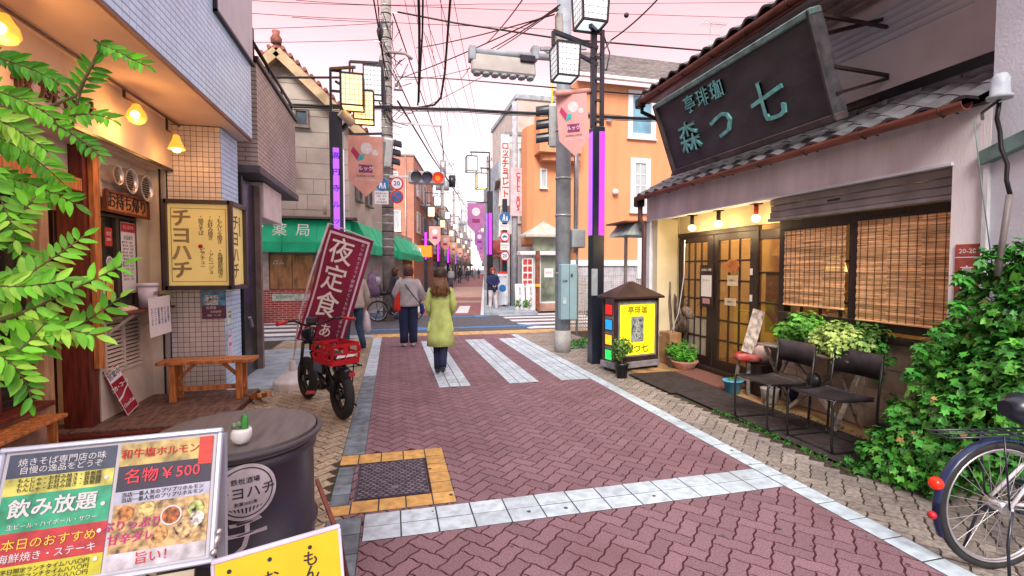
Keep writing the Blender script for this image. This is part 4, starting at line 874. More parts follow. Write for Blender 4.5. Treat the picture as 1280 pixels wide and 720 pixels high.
# notices on the doors
def cn(y, z, dx=0): return frame((DXx-.026-dx, y, z), (0, -1, 0), (-1, 0, 0))
t = thing('notice_board', 'small brown board with white notice hanging on the left door', 'notice board', (DXx, 6.5, 1.2)); Mn = cn(6.50, 1.34, .0)
MB(Mn).bbox(-.16, .16, -.33, .32, 0, .02, .004).build('board', m_dk, t); MB(Mn).box(-.12, .13, -.17, .16, .02, .023).build('paper', m_paper, t); MB(Mn).box(-.08, .09, -.28, -.20, .02, .023).build('pink_label', mat('pink paper', (.55, .3, .3), .7), t)
text('OPEN 十時', .05, Mn @ Matrix.Translation((0, .24, .022)), m_paper, t, ext=.0004); text('コーヒー', .045, Mn @ Matrix.Translation((0, .08, .025)), m_ink, t, ext=.0004)
for y, z, w, h, lab in ((5.93, 1.43, .22, .15, 'upper white notice taped on the right door'), (5.97, 1.12, .24, .11, 'lower white notice taped on the right door')):
    sheet('door_notice', lab, 'notice', cn(y, z), w, h, mat('cream paper', (.62, .52, .38), .7), [('お静かに', .035, 0, 0, m_ink)])
t = thing('door_plaque', 'oval brown wooden plaque hung on the right door', 'plaque', (DXx-.03, 5.9, 1.64)); MB(cn(5.93, 1.64)).prism([(.14*math.cos(a*PI/8)*(1-.1*(a % 2)), .10*math.sin(a*PI/8)) for a in range(16)], 0, .015).build('plaque', mat('warm wood', (.42, .15, .05), .6, .2, 9), t)
for y, z in ((5.56, 1.56), (5.56, 1.2)): sheet('white_tag', 'white tag on the door edge, %s' % ('upper one' if z > 1.4 else 'lower one'), 'tag', cn(y, z), .05, .09, m_paper)
# porch lamps
for i, (px_, py_, lab) in enumerate(((865, 285, 'porch globe lamp over the left door, furthest from the shutter'), (898, 280, 'porch globe lamp over the right door, middle of the three'), (945, 273, 'porch globe lamp under the red fitting beside the shutter'))):
    P = PX(px_, py_, 4.52); t = thing('porch_lamp', lab, 'lamp', P, group='globe lamps under the coffee house porch')
    MB().sphere(P, .055, 14, 10, (1, 1, .85)).build('globe', mat('lit white globe', (1, .95, .8), .3, .02, emit=(1, .78, .42), estr=7), t); MB().cyl(P+Vector((0, 0, .045)), (P.x, P.y, 2.42), .028).build('fitting', m_dk if i < 2 else m_redink, t); MB().bbox(P.x-.06, P.x+.06, P.y-.05, P.y+.05, 2.42, 2.498, .004).build('mount', m_dk, t)
    l = bpy.data.lights.new('porch_light', 'POINT'); l.energy = 7; l.color = (1, .72, .35); l.shadow_soft_size = .06; lo = bpy.data.objects.new('porch_light', l); COL.objects.link(lo); lo.location = P+Vector((-.0, 0, -.1))
# address plate
t = thing('address_plate', 'red address plate reading 高円寺南 on the near plaster pier', 'sign', (F, 2.74, 1.5))
Ma = frame((F-.004, 2.735, 1.52), (0, -1, 0), (-1, 0, 0)); MB(Ma).bbox(-.085, .085, -.27, .27, 0, .008, .003).build('plate', mat('faded red enamel', (.33, .065, .05), .5, .2, 12), t); MB(Ma).box(-.08, .08, .165, .172, .008, .0095).build('rule', m_paper, t)
text('20-20', .05, Ma @ Matrix.Translation((0, .215, .0095)), m_paper, t, ext=.0004); text('高円寺南', .10, Ma @ Matrix.Translation((.0, -.07, .0095)), m_paper, t, ext=.0004, vertical=True, spacing=.8, bold=.005)
# mats, step
m_mat = mat('dark rubber mat', (.045, .034, .034), .85, .2, 14, bump=.5, bscale=160)
structure(MB().box(3.60, 5.2, 2.75, 7.6, -.03, .016), 'terrace', mat('ochre terrace', (.40, .24, .11), .8, .3, 3, stain=.6, stain_col=(.22, .19, .15), bump=.2, bscale=60))
for i, (y0, y1, x0, x1) in enumerate(((2.85, 4.3, 3.52, 4.22), (4.32, 5.35, 3.50, 4.15), (5.37, 6.5, 3.42, 4.15))):
    t = thing('rubber_mat', ('dark rubber mat under the nearer black chair', 'dark rubber mat between the chairs and the entrance', 'dark rubber mat in front of the lit shop sign')[i], 'mat', ((x0+x1)/2, (y0+y1)/2, .016))
    MB().bbox(x0, x1, y0, y1, .0165, .028+.002*i, .003).build('mat', m_mat, t); b = MB()
    for k in range(int((y1-y0)/.05)): b.box(x0+.02, x1-.02, y0+.02+k*.05, y0+.04+k*.05, .028+.002*i, .031+.002*i)
    o = b.build('ribs', m_mat, t); o['kind'] = 'stuff'
t = thing('doormat', 'reddish brown doormat before the right door', 'mat', (4.4, 6.0, .02)); MB().bbox(4.18, 4.64, 5.35, 6.5, .017, .034, .003).build('mat', mat('reddish coir', (.17, .075, .06), .95, .2, 60, bump=.6), t)
# ================================================================ ACROSS THE CROSSING
m_green = mat('green awning canvas', (.012, .52, .25), .6, .1, 2, stain=.25, stain_col=(.01, .36, .17))
m_side = mat('beige siding', (.50, .45, .39), .8, .1, 1.2, stain=.3, stain_col=(.27, .23, .19))
m_joint = mat('siding joint', (.24, .21, .18), .9)
m_redbr = brickmat('red glazed brick', (.42, .035, .02), (.34, .025, .018), (.55, .42, .38), .21, .065, .009, 'XZ', .4, .3)
m_ply = mat('weathered brown plywood', (.40, .21, .09), .65, .35, 2.4, stretch=(2, 1, .7), stain=.6, stain_col=(.10, .045, .02))
m_rtile = mat('reddish roof tile', (.28, .10, .075), .6, .2, 5, piece=.2)
m_orbr = brickmat('orange brown brick tile', (.64, .28, .18), (.56, .24, .15), (.30, .16, .12), .24, .075, .010, 'XZ', .7, .2)
m_orbr2 = brickmat('orange brown brick tile side', (.64, .28, .18), (.56, .24, .15), (.30, .16, .12), .24, .075, .010, 'YZ', .7, .2)
m_win = mat('far window glass', (.09, .13, .16), .12, .2, 2, spec=.9)
m_curt = mat('net curtain', (.45, .50, .52), .7, .1, 4, stretch=(8, 8, .5))
def local(pt, M): return M @ Vector(pt)
def window(parent, M, w, h, fr, muntins=(1, 1), glassm=None, fw=.05, sill=True, name='window'):
    """M: local X right, Y up, Z out of the wall; frame > pane, sill"""
    b = MB(M)
    for a in ((-w/2-fw, w/2+fw, h/2, h/2+fw), (-w/2-fw, w/2+fw, -h/2-fw, -h/2), (-w/2-fw, -w/2, -h/2, h/2), (w/2, w/2+fw, -h/2, h/2)): b.box(*a, -.02, .06)
    f = b.build(name, fr, parent)
    nx, ny = muntins
    for i in range(nx):
        for j in range(ny):
            x0, x1, y0, y1 = -w/2+w*i/nx+.01, -w/2+w*(i+1)/nx-.01, -h/2+h*j/ny+.01, -h/2+h*(j+1)/ny-.01
            MB(M).box(x0, x1, y0, y1, .0, .012).build('pane', glassm or m_win, f)
    if nx > 1 or ny > 1:
        b = MB(M)
        for i in range(1, nx): x = -w/2+w*i/nx; b.box(x-.02, x+.02, -h/2, h/2, 0, .03)
        for j in range(1, ny): y = -h/2+h*j/ny; b.box(-w/2, w/2, y-.02, y+.02, 0, .028)
        b.build('glazing_bar', fr, f)
    if sill: MB(M).box(-w/2-fw-.04, w/2+fw+.04, -h/2-fw-.05, -h/2-fw, 0, .12).build('sill', fr, f)
    return f
# pharmacy with gable ----------------------------------------------------------
ph = thing('pharmacy_building', 'beige gabled building with green pharmacy awning across the crossing', 'building', (-3, 18, 0))
cx = -1.22                                                            # street corner of the building
dv = Vector((D2.x, D2.y, 0)); fr_ = Matrix
c0 = Vector((cx, 15.45, 0)); c1 = c0+dv*5.0
foot = [(-7.5, 15.45), (c0.x, c0.y), (c1.x, c1.y), (-7.5, c1.y)]
MB().prism(foot, 0, 2.1).build('lower_wall', mat('dim shopfront wall', (.30, .28, .26), .8, .1, 3), ph)
MB().prism([(-5.3, 15.46), (c0.x-.01, 15.46), (c1.x-.01, c1.y), (-5.3, c1.y)], 2.101, 5.6).build('upper_wall', m_side, ph)
# gable
pk = Vector((-3.12, 15.45, 8.0)); eR = Vector((-.70, 15.45, 5.7)); eL = Vector((-5.55, 15.45, 5.7))
Rg = Matrix(((1, 0, 0, 0), (0, 0, 1, 0), (0, 1, 0, 0), (0, 0, 0, 1)))
MB().prism([(-5.3, 5.6), (-1.23, 5.6), (-1.23, 5.95), (-3.12, 7.75), (-5.3, 5.7)], 15.461, 16.2, Rg).build('gable_wall', m_side, ph)
for z in [2.9+k*.46 for k in range(11)]:
    xr = -1.22 if z < 6.0 else -3.12+(7.8-z)*1.04; xl = -5.3 if z < 5.7 else -3.12-(7.8-z)*1.04
    MB().box(xl, xr, 15.452, 15.462, z, z+.010).build('siding_joint', m_joint, ph)
random.seed(5)
for k in range(16):
    z = 2.9+(k % 8)*.46; x = random.uniform(-4.8, -1.6); MB().box(x, x+.008, 15.453, 15.462, z+.010, z+.46).build('siding_joint', m_joint, ph)
b = MB(); t_ = .12
for sgn, e_ in ((1, eR), (-1, eL)):
    b = MB(); off = Vector((0, 5.5, 0)); a_, c_ = Vector((pk.x, 15.05, pk.z)), Vector((e_.x, 15.05, e_.z)); dn = Vector((0, 0, -t_))
    v = [a_, c_, c_+dn, a_+dn]; v2 = [p+off for p in v]
    b.add(v+v2, [(0, 1, 2, 3), (7, 6, 5, 4), (0, 4, 5, 1), (1, 5, 6, 2), (2, 6, 7, 3), (3, 7, 4, 0)]); b.build('roof', m_rtile, ph)
    d = (c_-a_); L = d.length; n_ = int(L/.25); its = []
    for q in range(n_+1):
        p = a_+d*(q/n_); b2 = MB().tube([p+Vector((0, -.05, .03)), p+Vector((0, .35, .04))], .06, 6)
        b2.build('verge_tile', m_rtile, ph)
    MB().bar(a_+Vector((0, .0, -.24)), c_+Vector((0, .0, -.24)), .06, .26).build('bargeboard', mat('ochre bargeboard', (.55, .42, .25), .7, .15, 3), ph)
    MB().bar(a_+Vector((0, .25, -.3)), c_+Vector((0, .25, -.3)), .35, .05).build('eave_soffit', mat('eave timber', (.45, .30, .16), .7), ph)
MB().loft([(pk.x, 15.08, pk.z-.02, .14, .12), (pk.x, 15.08, pk.z+.12, .16, .12), (pk.x, 15.08, pk.z+.22, .09, .1), (pk.x, 15.08, pk.z+.33, .11, .1)], 8).build('ridge_finial', m_rtile, ph)
MB().tube([(pk.x, 15.1, pk.z+.04), (pk.x, 20, pk.z+.04)], .10, 8).build('ridge', m_rtile, ph)
window(ph, frame((-2.55, 15.452, 6.05), (1, 0, 0), (0, -1, 0)), .3, .4, m_joint)
# little roof over the balcony door at the left and flat awning above
MB().prism([(-3.75, 4.75), (-2.75, 4.6), (-2.75, 4.68), (-3.75, 4.95)], 14.85, 15.45, Rg).build('small_roof', m_rtile, ph); MB().bar((-2.9, 15.3, 4.1), (-2.9, 15.05, 4.6), .06).build('brace', m_side, ph)
MB().box(-4.6, -1.0, 15.0, 15.45, 3.06, 3.12).build('pent_roof', mat('dark pent roof', (.14, .10, .09), .7, .2), ph)
MB().tube([(-1.9, 15.2, 3.2), (-1.9, 15.2, 3.62)], .05, 8).build('vent_pipe', m_side, ph)
# tile-side wall window facing the street
Ms_ = frame(c0+dv*2.3+Vector((.02, 0, 4.3)), dv, (D2.y, -D2.x, 0)); window(ph, Ms_, .6, .9, m_joint, (1, 2)); window(ph, frame(c0+dv*.95+Vector((.02, 0, 4.35)), dv, (D2.y, -D2.x, 0)), .5, 1.0, m_joint, (1, 2))
# awning: front and street side
def awning(parent, p0, p1, outn, top, bot, outd, txt=None, ts=.5, tpos=.5, name='awning'):
    p0, p1, outn = Vector(p0), Vector(p1), Vector(outn).normalized(); b = MB()
    ts_, bs_ = .5, 1.0
    u = (p1-p0); n = max(2, int(u.length/.8)); vs = []
    for k in range(n+1):
        q = p0+u*(k/n); sag = .02*math.sin(k*2.1)
        for (d, z) in ((.0, top), (outd*.35, top-.03), (outd, bot+.30+sag), (outd, bot), (outd-.02, bot), (0, bot+.1)): vs.append(q+outn*d+Vector((0, 0, z)))
    m = 6; b.add(vs, [(k*m+j, (k+1)*m+j, (k+1)*m+(j+1) % m, k*m+(j+1) % m) for k in range(n) for j in range(m)]+[tuple(range(m)), tuple(n*m+j for j in reversed(range(m)))])
    o = b.build(name, m_green, parent)
    for k in range(n+1):
        q = p0+u*(k/n); MB().tube([q+outn*.0+Vector((0, 0, top)), q+outn*(outd*.35)+Vector((0, 0, top-.03)), q+outn*outd+Vector((0, 0, bot+.3)), q+outn*outd+Vector((0, 0, bot))], .012, 5).build('awning_rib', m_green, parent)
    return o
awning(ph, (-4.9, 15.44, 0), (cx+.03, 15.44, 0), (0, -1, 0), 3.07, 2.08, .55)
sl2 = math.atan2(.66, .36)
Mt = frame((-2.95, 14.935, 2.66), (1, 0, 0), (0, -1, .28))
m_wl = mat('white lettering', (.72, .78, .72), .6)
for ch, dx in (('ヤ', -.86), ('薬', -.28), ('局', .34)): text(ch, .40, Mt @ Matrix.Translation((dx+.16, -.02, .15)), m_wl, ph, 'awning_letter', ext=.004, bold=.004)
awning(ph, c0+Vector((.03, 0, 0)), c0+dv*5.2, (D2.y, -D2.x, 0), 3.05, 2.06, .5)
pa = thing('annex_shop', 'low annex with green awning continuing along the far street', 'building', tuple(c0+dv*8), group=None)
q0, q1 = c0+dv*5.3, c0+dv*12.6; n2v = Vector((D2.y, -D2.x, 0))
MB().prism([(q0.x-4, q0.y), (q0.x, q0.y), (q1.x, q1.y), (q1.x-4, q1.y)], 0, 3.3).build('wall', m_side, pa)
awning(pa, q0, q1, n2v, 3.05, 2.0, .6)
text('カミヤ薬局', .42, frame(q0+dv*4.2+n2v*.64+Vector((0, 0, 2.62)), dv, n2v+Vector((0, 0, .3))), m_wl, pa, 'awning_lettering', ext=.004)
MB().box(q1.x-.6, q1.x-.1, q1.y-3, q1.y-2.2, .1, 2.0).build('door', m_orwood, pa)
# shopfront under the awning: plywood shutters, brick base, notices
MB().box(-3.66, -1.9, 15.38, 15.449, .0, .97).build('brick_base', m_redbr, ph)
MB().box(-3.66, -3.50, 15.36, 15.449, .971, 2.09).build('pilaster', mat('pale pilaster', (.5, .42, .38), .8), ph); MB().box(-4.6, -3.67, 15.40, 15.449, 0, 2.09).build('dark_entry', mat('dark maroon door', (.07, .012, .012), .5), ph)
for x0 in (-3.48, -2.86): MB().bbox(x0, x0+.60, 15.395, 15.449, 1.0, 2.02, .01).build('plywood_shutter', m_ply, ph)
MB().box(-1.85, -1.26, 15.40, 15.449, 0, 2.05).build('glass_door', m_win, ph)
MB().box(-3.42, -2.45, 15.365, 15.38, .66, .86).build('notice_strip', mat('pale green notice', (.55, .65, .55), .6, .2, 8), ph)
text('お知らせ', .12, frame((-3.1, 15.362, .76), (1, 0, 0), (0, -1, 0)), mat('green ink', (.02, .3, .12), .6), ph, ext=.001)
MB().box(-2.43, -2.05, 15.36, 15.379, .60, .87).build('notice', mat('pale notice', (.6, .65, .6), .6, .2, 12), ph); text('駐車禁止', .08, frame((-2.24, 15.357, .75), (1, 0, 0), (0, -1, 0)), m_ink, ph, ext=.001)
text('ロム', .16, frame((-3.25, 15.392, 1.78), (1, 0, 0), (0, -1, 0)), m_paper, ph, 'graffiti', ext=.0008, shear=.3)
t = thing('blue_vending_bin', 'small blue and grey bin beside the dark maroon pharmacy door', 'bin', (-3.85, 15.2, 0)); MB().bbox(-3.9, -3.72, 15.1, 15.3, .0, .35, .01).build('body', mat('blue plastic', (.05, .18, .40), .4), t); MB().bbox(-3.91, -3.71, 15.09, 15.31, .351, .42, .01).build('lid', m_steel, t)
t = thing('yellow_fence_panel', 'yellow notice panel standing behind the concrete pole', 'panel', (.1, 17.0, 0)); Mx = frame((.05, 17.0, .7), (1, 0, 0), (0, -1, 0)); MB(Mx).bbox(-.28, .28, -.6, .6, 0, .03, .005).build('board', mat('pale yellow panel', (.68, .66, .36), .6, .08), t); MB(Mx).disc((0, .42, .035), (0, 0, 1), .15, .008).build('emblem', mat('sign blue', (.02, .16, .42), .4), t); text('高円寺通り', .16, Mx @ Matrix.Translation((0, -.15, .032)), m_ink, t, vertical=True, spacing=.8)
for x in (-.2, .3): MB().bar((x, 17.02, 0), (x, 17.02, .2), .04).build('leg', m_steel, t)
# brick apartment house ----------------------------------------------------------
def blk(parent, t0, t1, l0, l1, z0, z1, m, name='wall'):
    P = [S2(t0, l0), S2(t0, l1), S2(t1, l1), S2(t1, l0)]; return MB().prism([(p.x, p.y) for p in P], z0, z1).build(name, m, parent)
def MW(t, lat, z, side='street'):
    """wall frames: 'left' walls face +N2, 'right' walls face -N2, 'front' faces the viewer (-D2)"""
    if side == 'left': return frame(S2(t, lat, z), D2, N2)
    if side == 'right': return frame(S2(t, lat, z), -D2, -N2)
    return frame(S2(t, lat, z), N2, -D2)
m_wf = mat('white window frame', (.74, .74, .76), .5, .03, 2)
ab = thing('brick_apartments', 'orange brown brick apartment house behind the traffic signal', 'building', S2(20, -5))
blk(ab, 14.5, 26, -7.5, -2.7, 0, 8.7, m_orbr)
blk(ab, 14.45, 26, -7.55, -2.65, 8.701, 8.82, m_joint, 'parapet')
for x, z, w, h in ((-4.15, 7.25, .85, .8), (-4.25, 4.65, 1.3, 1.15)): window(ab, MW(14.49, x, z, 'front'), w, h, m_wf, (2, 1), m_curt, .08)
for k in range(3):
    for z in (4.7, 7.1): window(ab, MW(16.5+k*3.4, -2.69, z, 'left'), 1.5, 1.2, m_wf, (2, 1), m_win, .08)
for z in (3.6, 6.0): blk(ab, 17.5, 25.5, -2.69, -2.0, z, z+.1, m_conc, 'balcony_slab'); blk(ab, 17.5, 25.5, -2.06, -2.0, z+.101, z+.9, m_orbr2, 'balcony_parapet')
MB().tube([S2(14.44, -3.2, 0), S2(14.44, -3.2, 8.7)], .04, 6).build('downpipe', m_steel, ab)
os_ = thing('orange_shop_sign', 'bright orange shop sign with white lettering on the brick house', 'sign', S2(15, -3, 2.8))
m_orsign = mat('orange acrylic', (.85, .22, .015), .4, .05, emit=(1, .25, .02), estr=.35)
blk(os_, 13.9, 14.44, -3.0, -1.55, 2.35, 3.05, m_orsign, 'box'); text('8', .5, MW(13.88, -2.3, 2.7, 'front'), m_paper, os_, ext=.01, bold=.03)
blk(os_, 14.5, 19, -2.64, -2.3, 2.4, 2.95, m_orsign, 'side_box'); text('定食カフェ', .4, MW(16.5, -2.28, 2.68, 'left'), m_paper, os_, ext=.01)
oc = thing('orange_shutters', 'orange shopfront panels under the orange sign', 'shopfront', S2(14, -3)); blk(oc, 14.0, 14.44, -4.4, -2.72, .1, 2.3, m_orsign, 'panel')
for k in range(4): blk(oc, 13.97, 13.999, -4.35+k*.42, -3.97+k*.42, .3, 2.1, mat('terracotta panel', (.62, .20, .06), .6, .1), 'shutter')
# further houses on the left, and on the right
def house(label, side, t0, t1, lat, z1, col0, roof='flat', roofc=(.15, .12, .12), rows=2, cols=3, depth=6, shopc=None, set_=0.0):
    col = tuple(min(.78, c*1.45+.04) for c in col0); s = -1 if side == 'left' else 1; nm = 'house wall %.2f %.2f %.2f' % col  # far walls lightened in colour to stand in for street haze
    m = mat(nm, col, .8, .1, 2, stain=.3, stain_col=tuple(c*.6 for c in col)); t = thing('town_house', label, 'building', S2((t0+t1)/2, s*(lat+depth/2)))
    l0, l1 = (-lat-depth, -lat) if s < 0 else (lat, lat+depth); blk(t, t0, t1, l0, l1, 0, z1, m)
    rm = mat('roof %.2f %.2f %.2f' % roofc, roofc, .7, .15, 5)
    if roof == 'gable':
        P = [S2(t0-.2, l0-.3), S2(t0-.2, l1+.3), S2(t0-.2, (l0+l1)/2)]; Q = [S2(t1+.2, l0-.3), S2(t1+.2, l1+.3), S2(t1+.2, (l0+l1)/2)]
        up = lambda p, z: Vector((p.x, p.y, z))
        MB().add([up(P[0], z1), up(P[1], z1), up(P[2], z1+1.7), up(Q[0], z1), up(Q[1], z1), up(Q[2], z1+1.7)], [(0, 1, 2), (5, 4, 3), (0, 2, 5, 3), (2, 1, 4, 5), (1, 0, 3, 4)]).build('roof', rm, t)
    else: blk(t, t0-.06, t1+.06, l0-.06, l1+.06, z1+.001, z1+.16, rm, 'parapet')
    fl = (z1-3.0)/max(1, rows); lw = l1+.002 if s < 0 else l0-.002
    for r in range(rows):
        for c in range(cols): window(t, MW(t0+(t1-t0)*(c+.5)/cols, lw, 3.2+fl*(r+.45), side), (t1-t0)/cols*.5, fl*.45, m_wf, (2, 1), m_win, .06, True)
        window(t, MW(t0-.002, (l0+l1)/2+1.6*(-s), 3.2+fl*(r+.45), 'front'), 1.1, fl*.42, m_wf, (2, 1), m_curt, .06)
    sc2 = shopc or (.25, .2, .17); sm = mat('shop %.2f %.2f %.2f' % sc2, sc2, .6, .2, 3)
    e0, e1 = (l1+.003, l1+.7) if s < 0 else (l0-.7, l0-.003)
    blk(t, t0+.2, t1-.2, e0, e1, 2.35, 2.9, sm, 'shop_awning'); blk(t, t0+.4, t1-.4, *((l1+.001, l1+.03) if s < 0 else (l0-.03, l0-.001)), .1, 2.3, m_win, 'shop_window')
    return t
house('grey house with dark gable roof just past the brick apartments', 'left', 26.3, 31, 2.9, 6.3, (.36, .34, .33), 'gable', (.13, .12, .13), 2, 2, 6, (.45, .12, .06))
house('pale blue house with a blue roof on the left of the far street', 'left', 31.3, 37, 2.7, 6.8, (.30, .42, .52), 'gable', (.06, .16, .30), 2, 2, 6, (.10, .25, .40))
house('narrow cream house beyond the pale blue house', 'left', 37.3, 42, 2.8, 6.0, (.52, .47, .40), 'flat', (.25, .23, .22), 2, 2, 6, (.55, .25, .10))
house('brown four storey block on the left of the far street', 'left', 42.3, 52, 2.9, 9.0, (.34, .26, .22), 'flat', (.2, .18, .18), 3, 4, 7, (.5, .10, .08))
house('white block half way down the left of the far street', 'left', 52.3, 66, 2.8, 7.5, (.55, .53, .52), 'flat', (.3, .3, .3), 2, 4, 7, (.2, .3, .2))
house('tall grey block far down the left of the street', 'left', 66.3, 90, 2.6, 10.5, (.42, .40, .42), 'flat', (.25, .25, .26), 3, 6, 8, (.5, .3, .1))
house('pinkish block near the far left end of the street', 'left', 90.3, 130, 2.3, 9.5, (.48, .40, .40), 'flat', (.3, .28, .28), 3, 8, 8)
house('grey rendered house behind the tall red lettered sign', 'right', 5.4, 11, 2.75, 7.6, (.40, .40, .42), 'flat', (.22, .22, .24), 2, 2, 5.5, (.55, .12, .10))
house('cream shop house third from the corner on the right', 'right', 11.3, 18, 2.7, 6.6, (.55, .50, .42), 'gable', (.2, .14, .12), 2, 3, 6, (.6, .3, .1))
house('pale grey block further down the right side', 'right', 18.3, 28, 2.6, 8.2, (.44, .44, .47), 'flat', (.26, .26, .28), 3, 4, 7, (.2, .35, .25))
house('tan house with a dark gable on the right side', 'right', 28.3, 38, 2.55, 6.4, (.46, .38, .30), 'gable', (.14, .12, .12), 2, 3, 6, (.5, .1, .1))
house('long white block on the right of the far street', 'right', 38.3, 60, 2.45, 8.0, (.52, .50, .50), 'flat', (.3, .3, .3), 3, 7, 7, (.1, .2, .4))
house('brownish block far down the right side', 'right', 60.3, 90, 2.2, 9.0, (.38, .33, .32), 'flat', (.25, .24, .24), 3, 8, 8)
house('pale block closing the right end of the street', 'right', 90.3, 130, 1.9, 8.0, (.48, .46, .48), 'flat', (.3, .28, .28), 3, 8, 8)
m_or = mat('orange render', (.74, .325, .155), .85, .035, 1.3, stretch=(2.5, 2.5, .35), bump=.15, bscale=50, stain=.3, stain_col=(.58, .24, .12))
m_stone = mat('pale grey stone cladding', (.42, .42, .45), .8, .15, 5)
ob = thing('orange_building', 'orange rendered corner building with white framed windows across the crossing', 'building', (9, 20, 0))
OY = 17.3
MB().box(6.85, 18, OY, 26, 1.93, 8.72).build('wall', m_or, ob)
MB().box(6.25, 18, OY+.02, 26, 0, 1.70).build('base_wall', m_stone, ob); MB().bbox(6.2, 18.02, OY-.06, 26, 1.701, 1.929, .02).build('string_course', m_wf, ob)
for k in range(5):
    MB().box(6.4, 17, OY+.005, OY+.019, .33*k, .33*k+.02).build('stone_joint', mat('stone joint', (.25, .25, .27), .9), ob)
MB().prism([(4.98, 18.3), (5.02, OY+.45), (5.2, OY+.15), (6.849, OY+.15), (6.849, 20), (5.4, 20)], 2.55, 7.0).build('stair_tower', m_or, ob)
MB().prism([(5.22, OY-.55), (6.849, OY-.55), (6.849, OY+.149), (5.22, OY+.149)], 5.85, 7.25).build('bay', m_or, ob)
MB().prism([(5.4, OY-.30), (6.84, OY-.45), (6.84, OY+.14), (5.4, OY+.14)], 5.6, 5.849).build('bay_underside', mat('shaded orange trim', (.58, .25, .12), .85), ob)  # underside shade put into a darker copy of the wall orange
MB().bbox(6.7, 18.4, OY-.62, OY-.5, 8.66, 8.80, .02).build('eave_gutter', m_wf, ob)
m_slate = mat('grey brown roof shingle', (.19, .17, .16), .85, .2, 6, piece=.25)
b = MB(); b.add([(6.75, OY-.5, 8.76), (18.4, OY-.5, 8.76), (18.4, OY+4.4, 11.9), (6.75, OY+4.4, 11.9), (6.75, OY-.5, 8.66), (18.4, OY-.5, 8.66), (18.4, OY+4.4, 11.8), (6.75, OY+4.4, 11.8)], [(0, 1, 2, 3), (7, 6, 5, 4), (0, 4, 5, 1), (1, 5, 6, 2), (2, 6, 7, 3), (3, 7, 4, 0)]); b.build('roof', m_slate, ob)
its = []; sv = Vector((0, 4.9, 3.14)).normalized(); nr = Vector((0, -sv.z, sv.y)); Lr = math.hypot(4.9, 3.14)
shm = MB().box(-.295, .295, 0, .34, 0, .022).mesh('shingle', m_slate)
for r in range(17):
    for k in range(21):
        p = Vector((7.05+k*.6+(r % 2)*.3, OY-.5, 8.77))+sv*(r*.335)+nr*.008
        if p.x > 18: continue
        its.append((shm, Matrix.Translation(p) @ Matrix((Vector((1, 0, 0)), sv, nr)).transposed().to_4x4() @ Matrix.Rotation(-.05, 4, 'X')))
pieces(its, 'shingle', m_slate, ob)
for (x, y) in ((802, 144), (800, 232)):
    P = PY(x, y, OY); window(ob, frame((P.x, OY-.002, P.z), (1, 0, 0), (0, -1, 0)), .80 if y < 200 else .46, 1.45 if y < 200 else 1.72, m_wf, (2, 4) if y > 200 else (1, 1), m_curt if y > 200 else mat('sky lit glass', (.18, .38, .50), .15, .15, 1.5), .20)  # sky light on the upper pane is put into its blue
P = PY(822, 390, OY)
for (x, y, w, h) in ((808, 315, .5, 1.7),):
    P = PY(x, y, OY); window(ob, frame((P.x, OY-.002, P.z), (1, 0, 0), (0, -1, 0)), w, h, m_wf, (1, 2), m_curt, .16)
P = PY(679, 223, OY+.15); window(ob, frame((P.x, OY+.148, P.z), (1, 0, 0), (0, -1, 0)), .16, .62, m_wf, (1, 1), m_curt, .05)
P = PY(684, 180, OY); MB().tube([(6.3, OY-.05, 2), (6.3, OY-.05, 8.6)], .04, 6).build('downpipe', m_wf, ob)
# entrance with little hipped canopy, glass door, posters
en = thing('corner_entrance', 'glass corner entrance under a small pale pyramid canopy', 'entrance', (5.6, 17.2, 0))
MB().prism([(4.66, 17.5), (5.0, 17.25), (6.24, 17.25), (6.24, 18.0), (4.7, 18.2)], 0, .30).build('step', mat('pinkish step', (.45, .28, .22), .8, .1, 6), en)
m_gl = mat('greenish shop glass', (.22, .27, .20), .15, .25, 2, spec=.8)
MB().box(5.15, 6.24, 17.30, 17.44, .301, 2.10).build('glass_front', m_gl, en); MB().box(5.15, 6.24, 17.28, 17.44, 2.25, 2.85).build('upper_glass', m_gl, en)
MB().bbox(4.55, 6.24, 16.95, 17.45, 2.101, 2.249, .02).build('lintel', m_wf, en)
for x in (5.18, 5.42, 6.2): MB().bar((x, 17.29, .3), (x, 17.29, 2.10), .05).build('frame', m_wf, en)
MB().bar((5.2, 17.285, .33), (6.22, 17.285, .33), .06).build('frame', m_wf, en)
MB().add([(4.75, 16.85, 2.86), (6.4, 16.85, 2.86), (6.4, 18.0, 2.86), (4.75, 18.0, 2.86), (5.55, 17.35, 3.38), (4.75, 16.85, 2.78), (6.4, 16.85, 2.78), (6.4, 18, 2.78), (4.75, 18, 2.78)], [(0, 1, 4), (1, 2, 4), (2, 3, 4), (3, 0, 4), (0, 5, 6, 1), (1, 6, 7, 2), (2, 7, 8, 3), (3, 8, 5, 0), (8, 7, 6, 5)]).build('canopy_roof', mat('pale canopy', (.55, .50, .44), .7, .08), en)
sheet('door_paper', 'white paper taped to the glass corner entrance', 'notice', frame((5.75, 17.27, 1.45), (1, 0, 0), (0, -1, 0)), .36, .34, m_paper, [('休業日', .09, 0, 0, m_redink)])
t = sheet('picture_board', 'white board of red food photographs beside the corner entrance', 'poster', frame((4.88, 17.12, 1.45), (.95, -.1, 0), (-.1, -1, 0)), .42, 1.1, m_paper, [])
for k in range(8): MB(frame((4.88, 17.12, 1.45), (.95, -.1, 0), (-.1, -1, 0))).box(-.17+(k % 2)*.18, -.02+(k % 2)*.18, -.48+(k//2)*.26, -.28+(k//2)*.26, .004, .006).build('photo', mat('red food photo', (.50, .06, .05), .5, .5, 20), t)
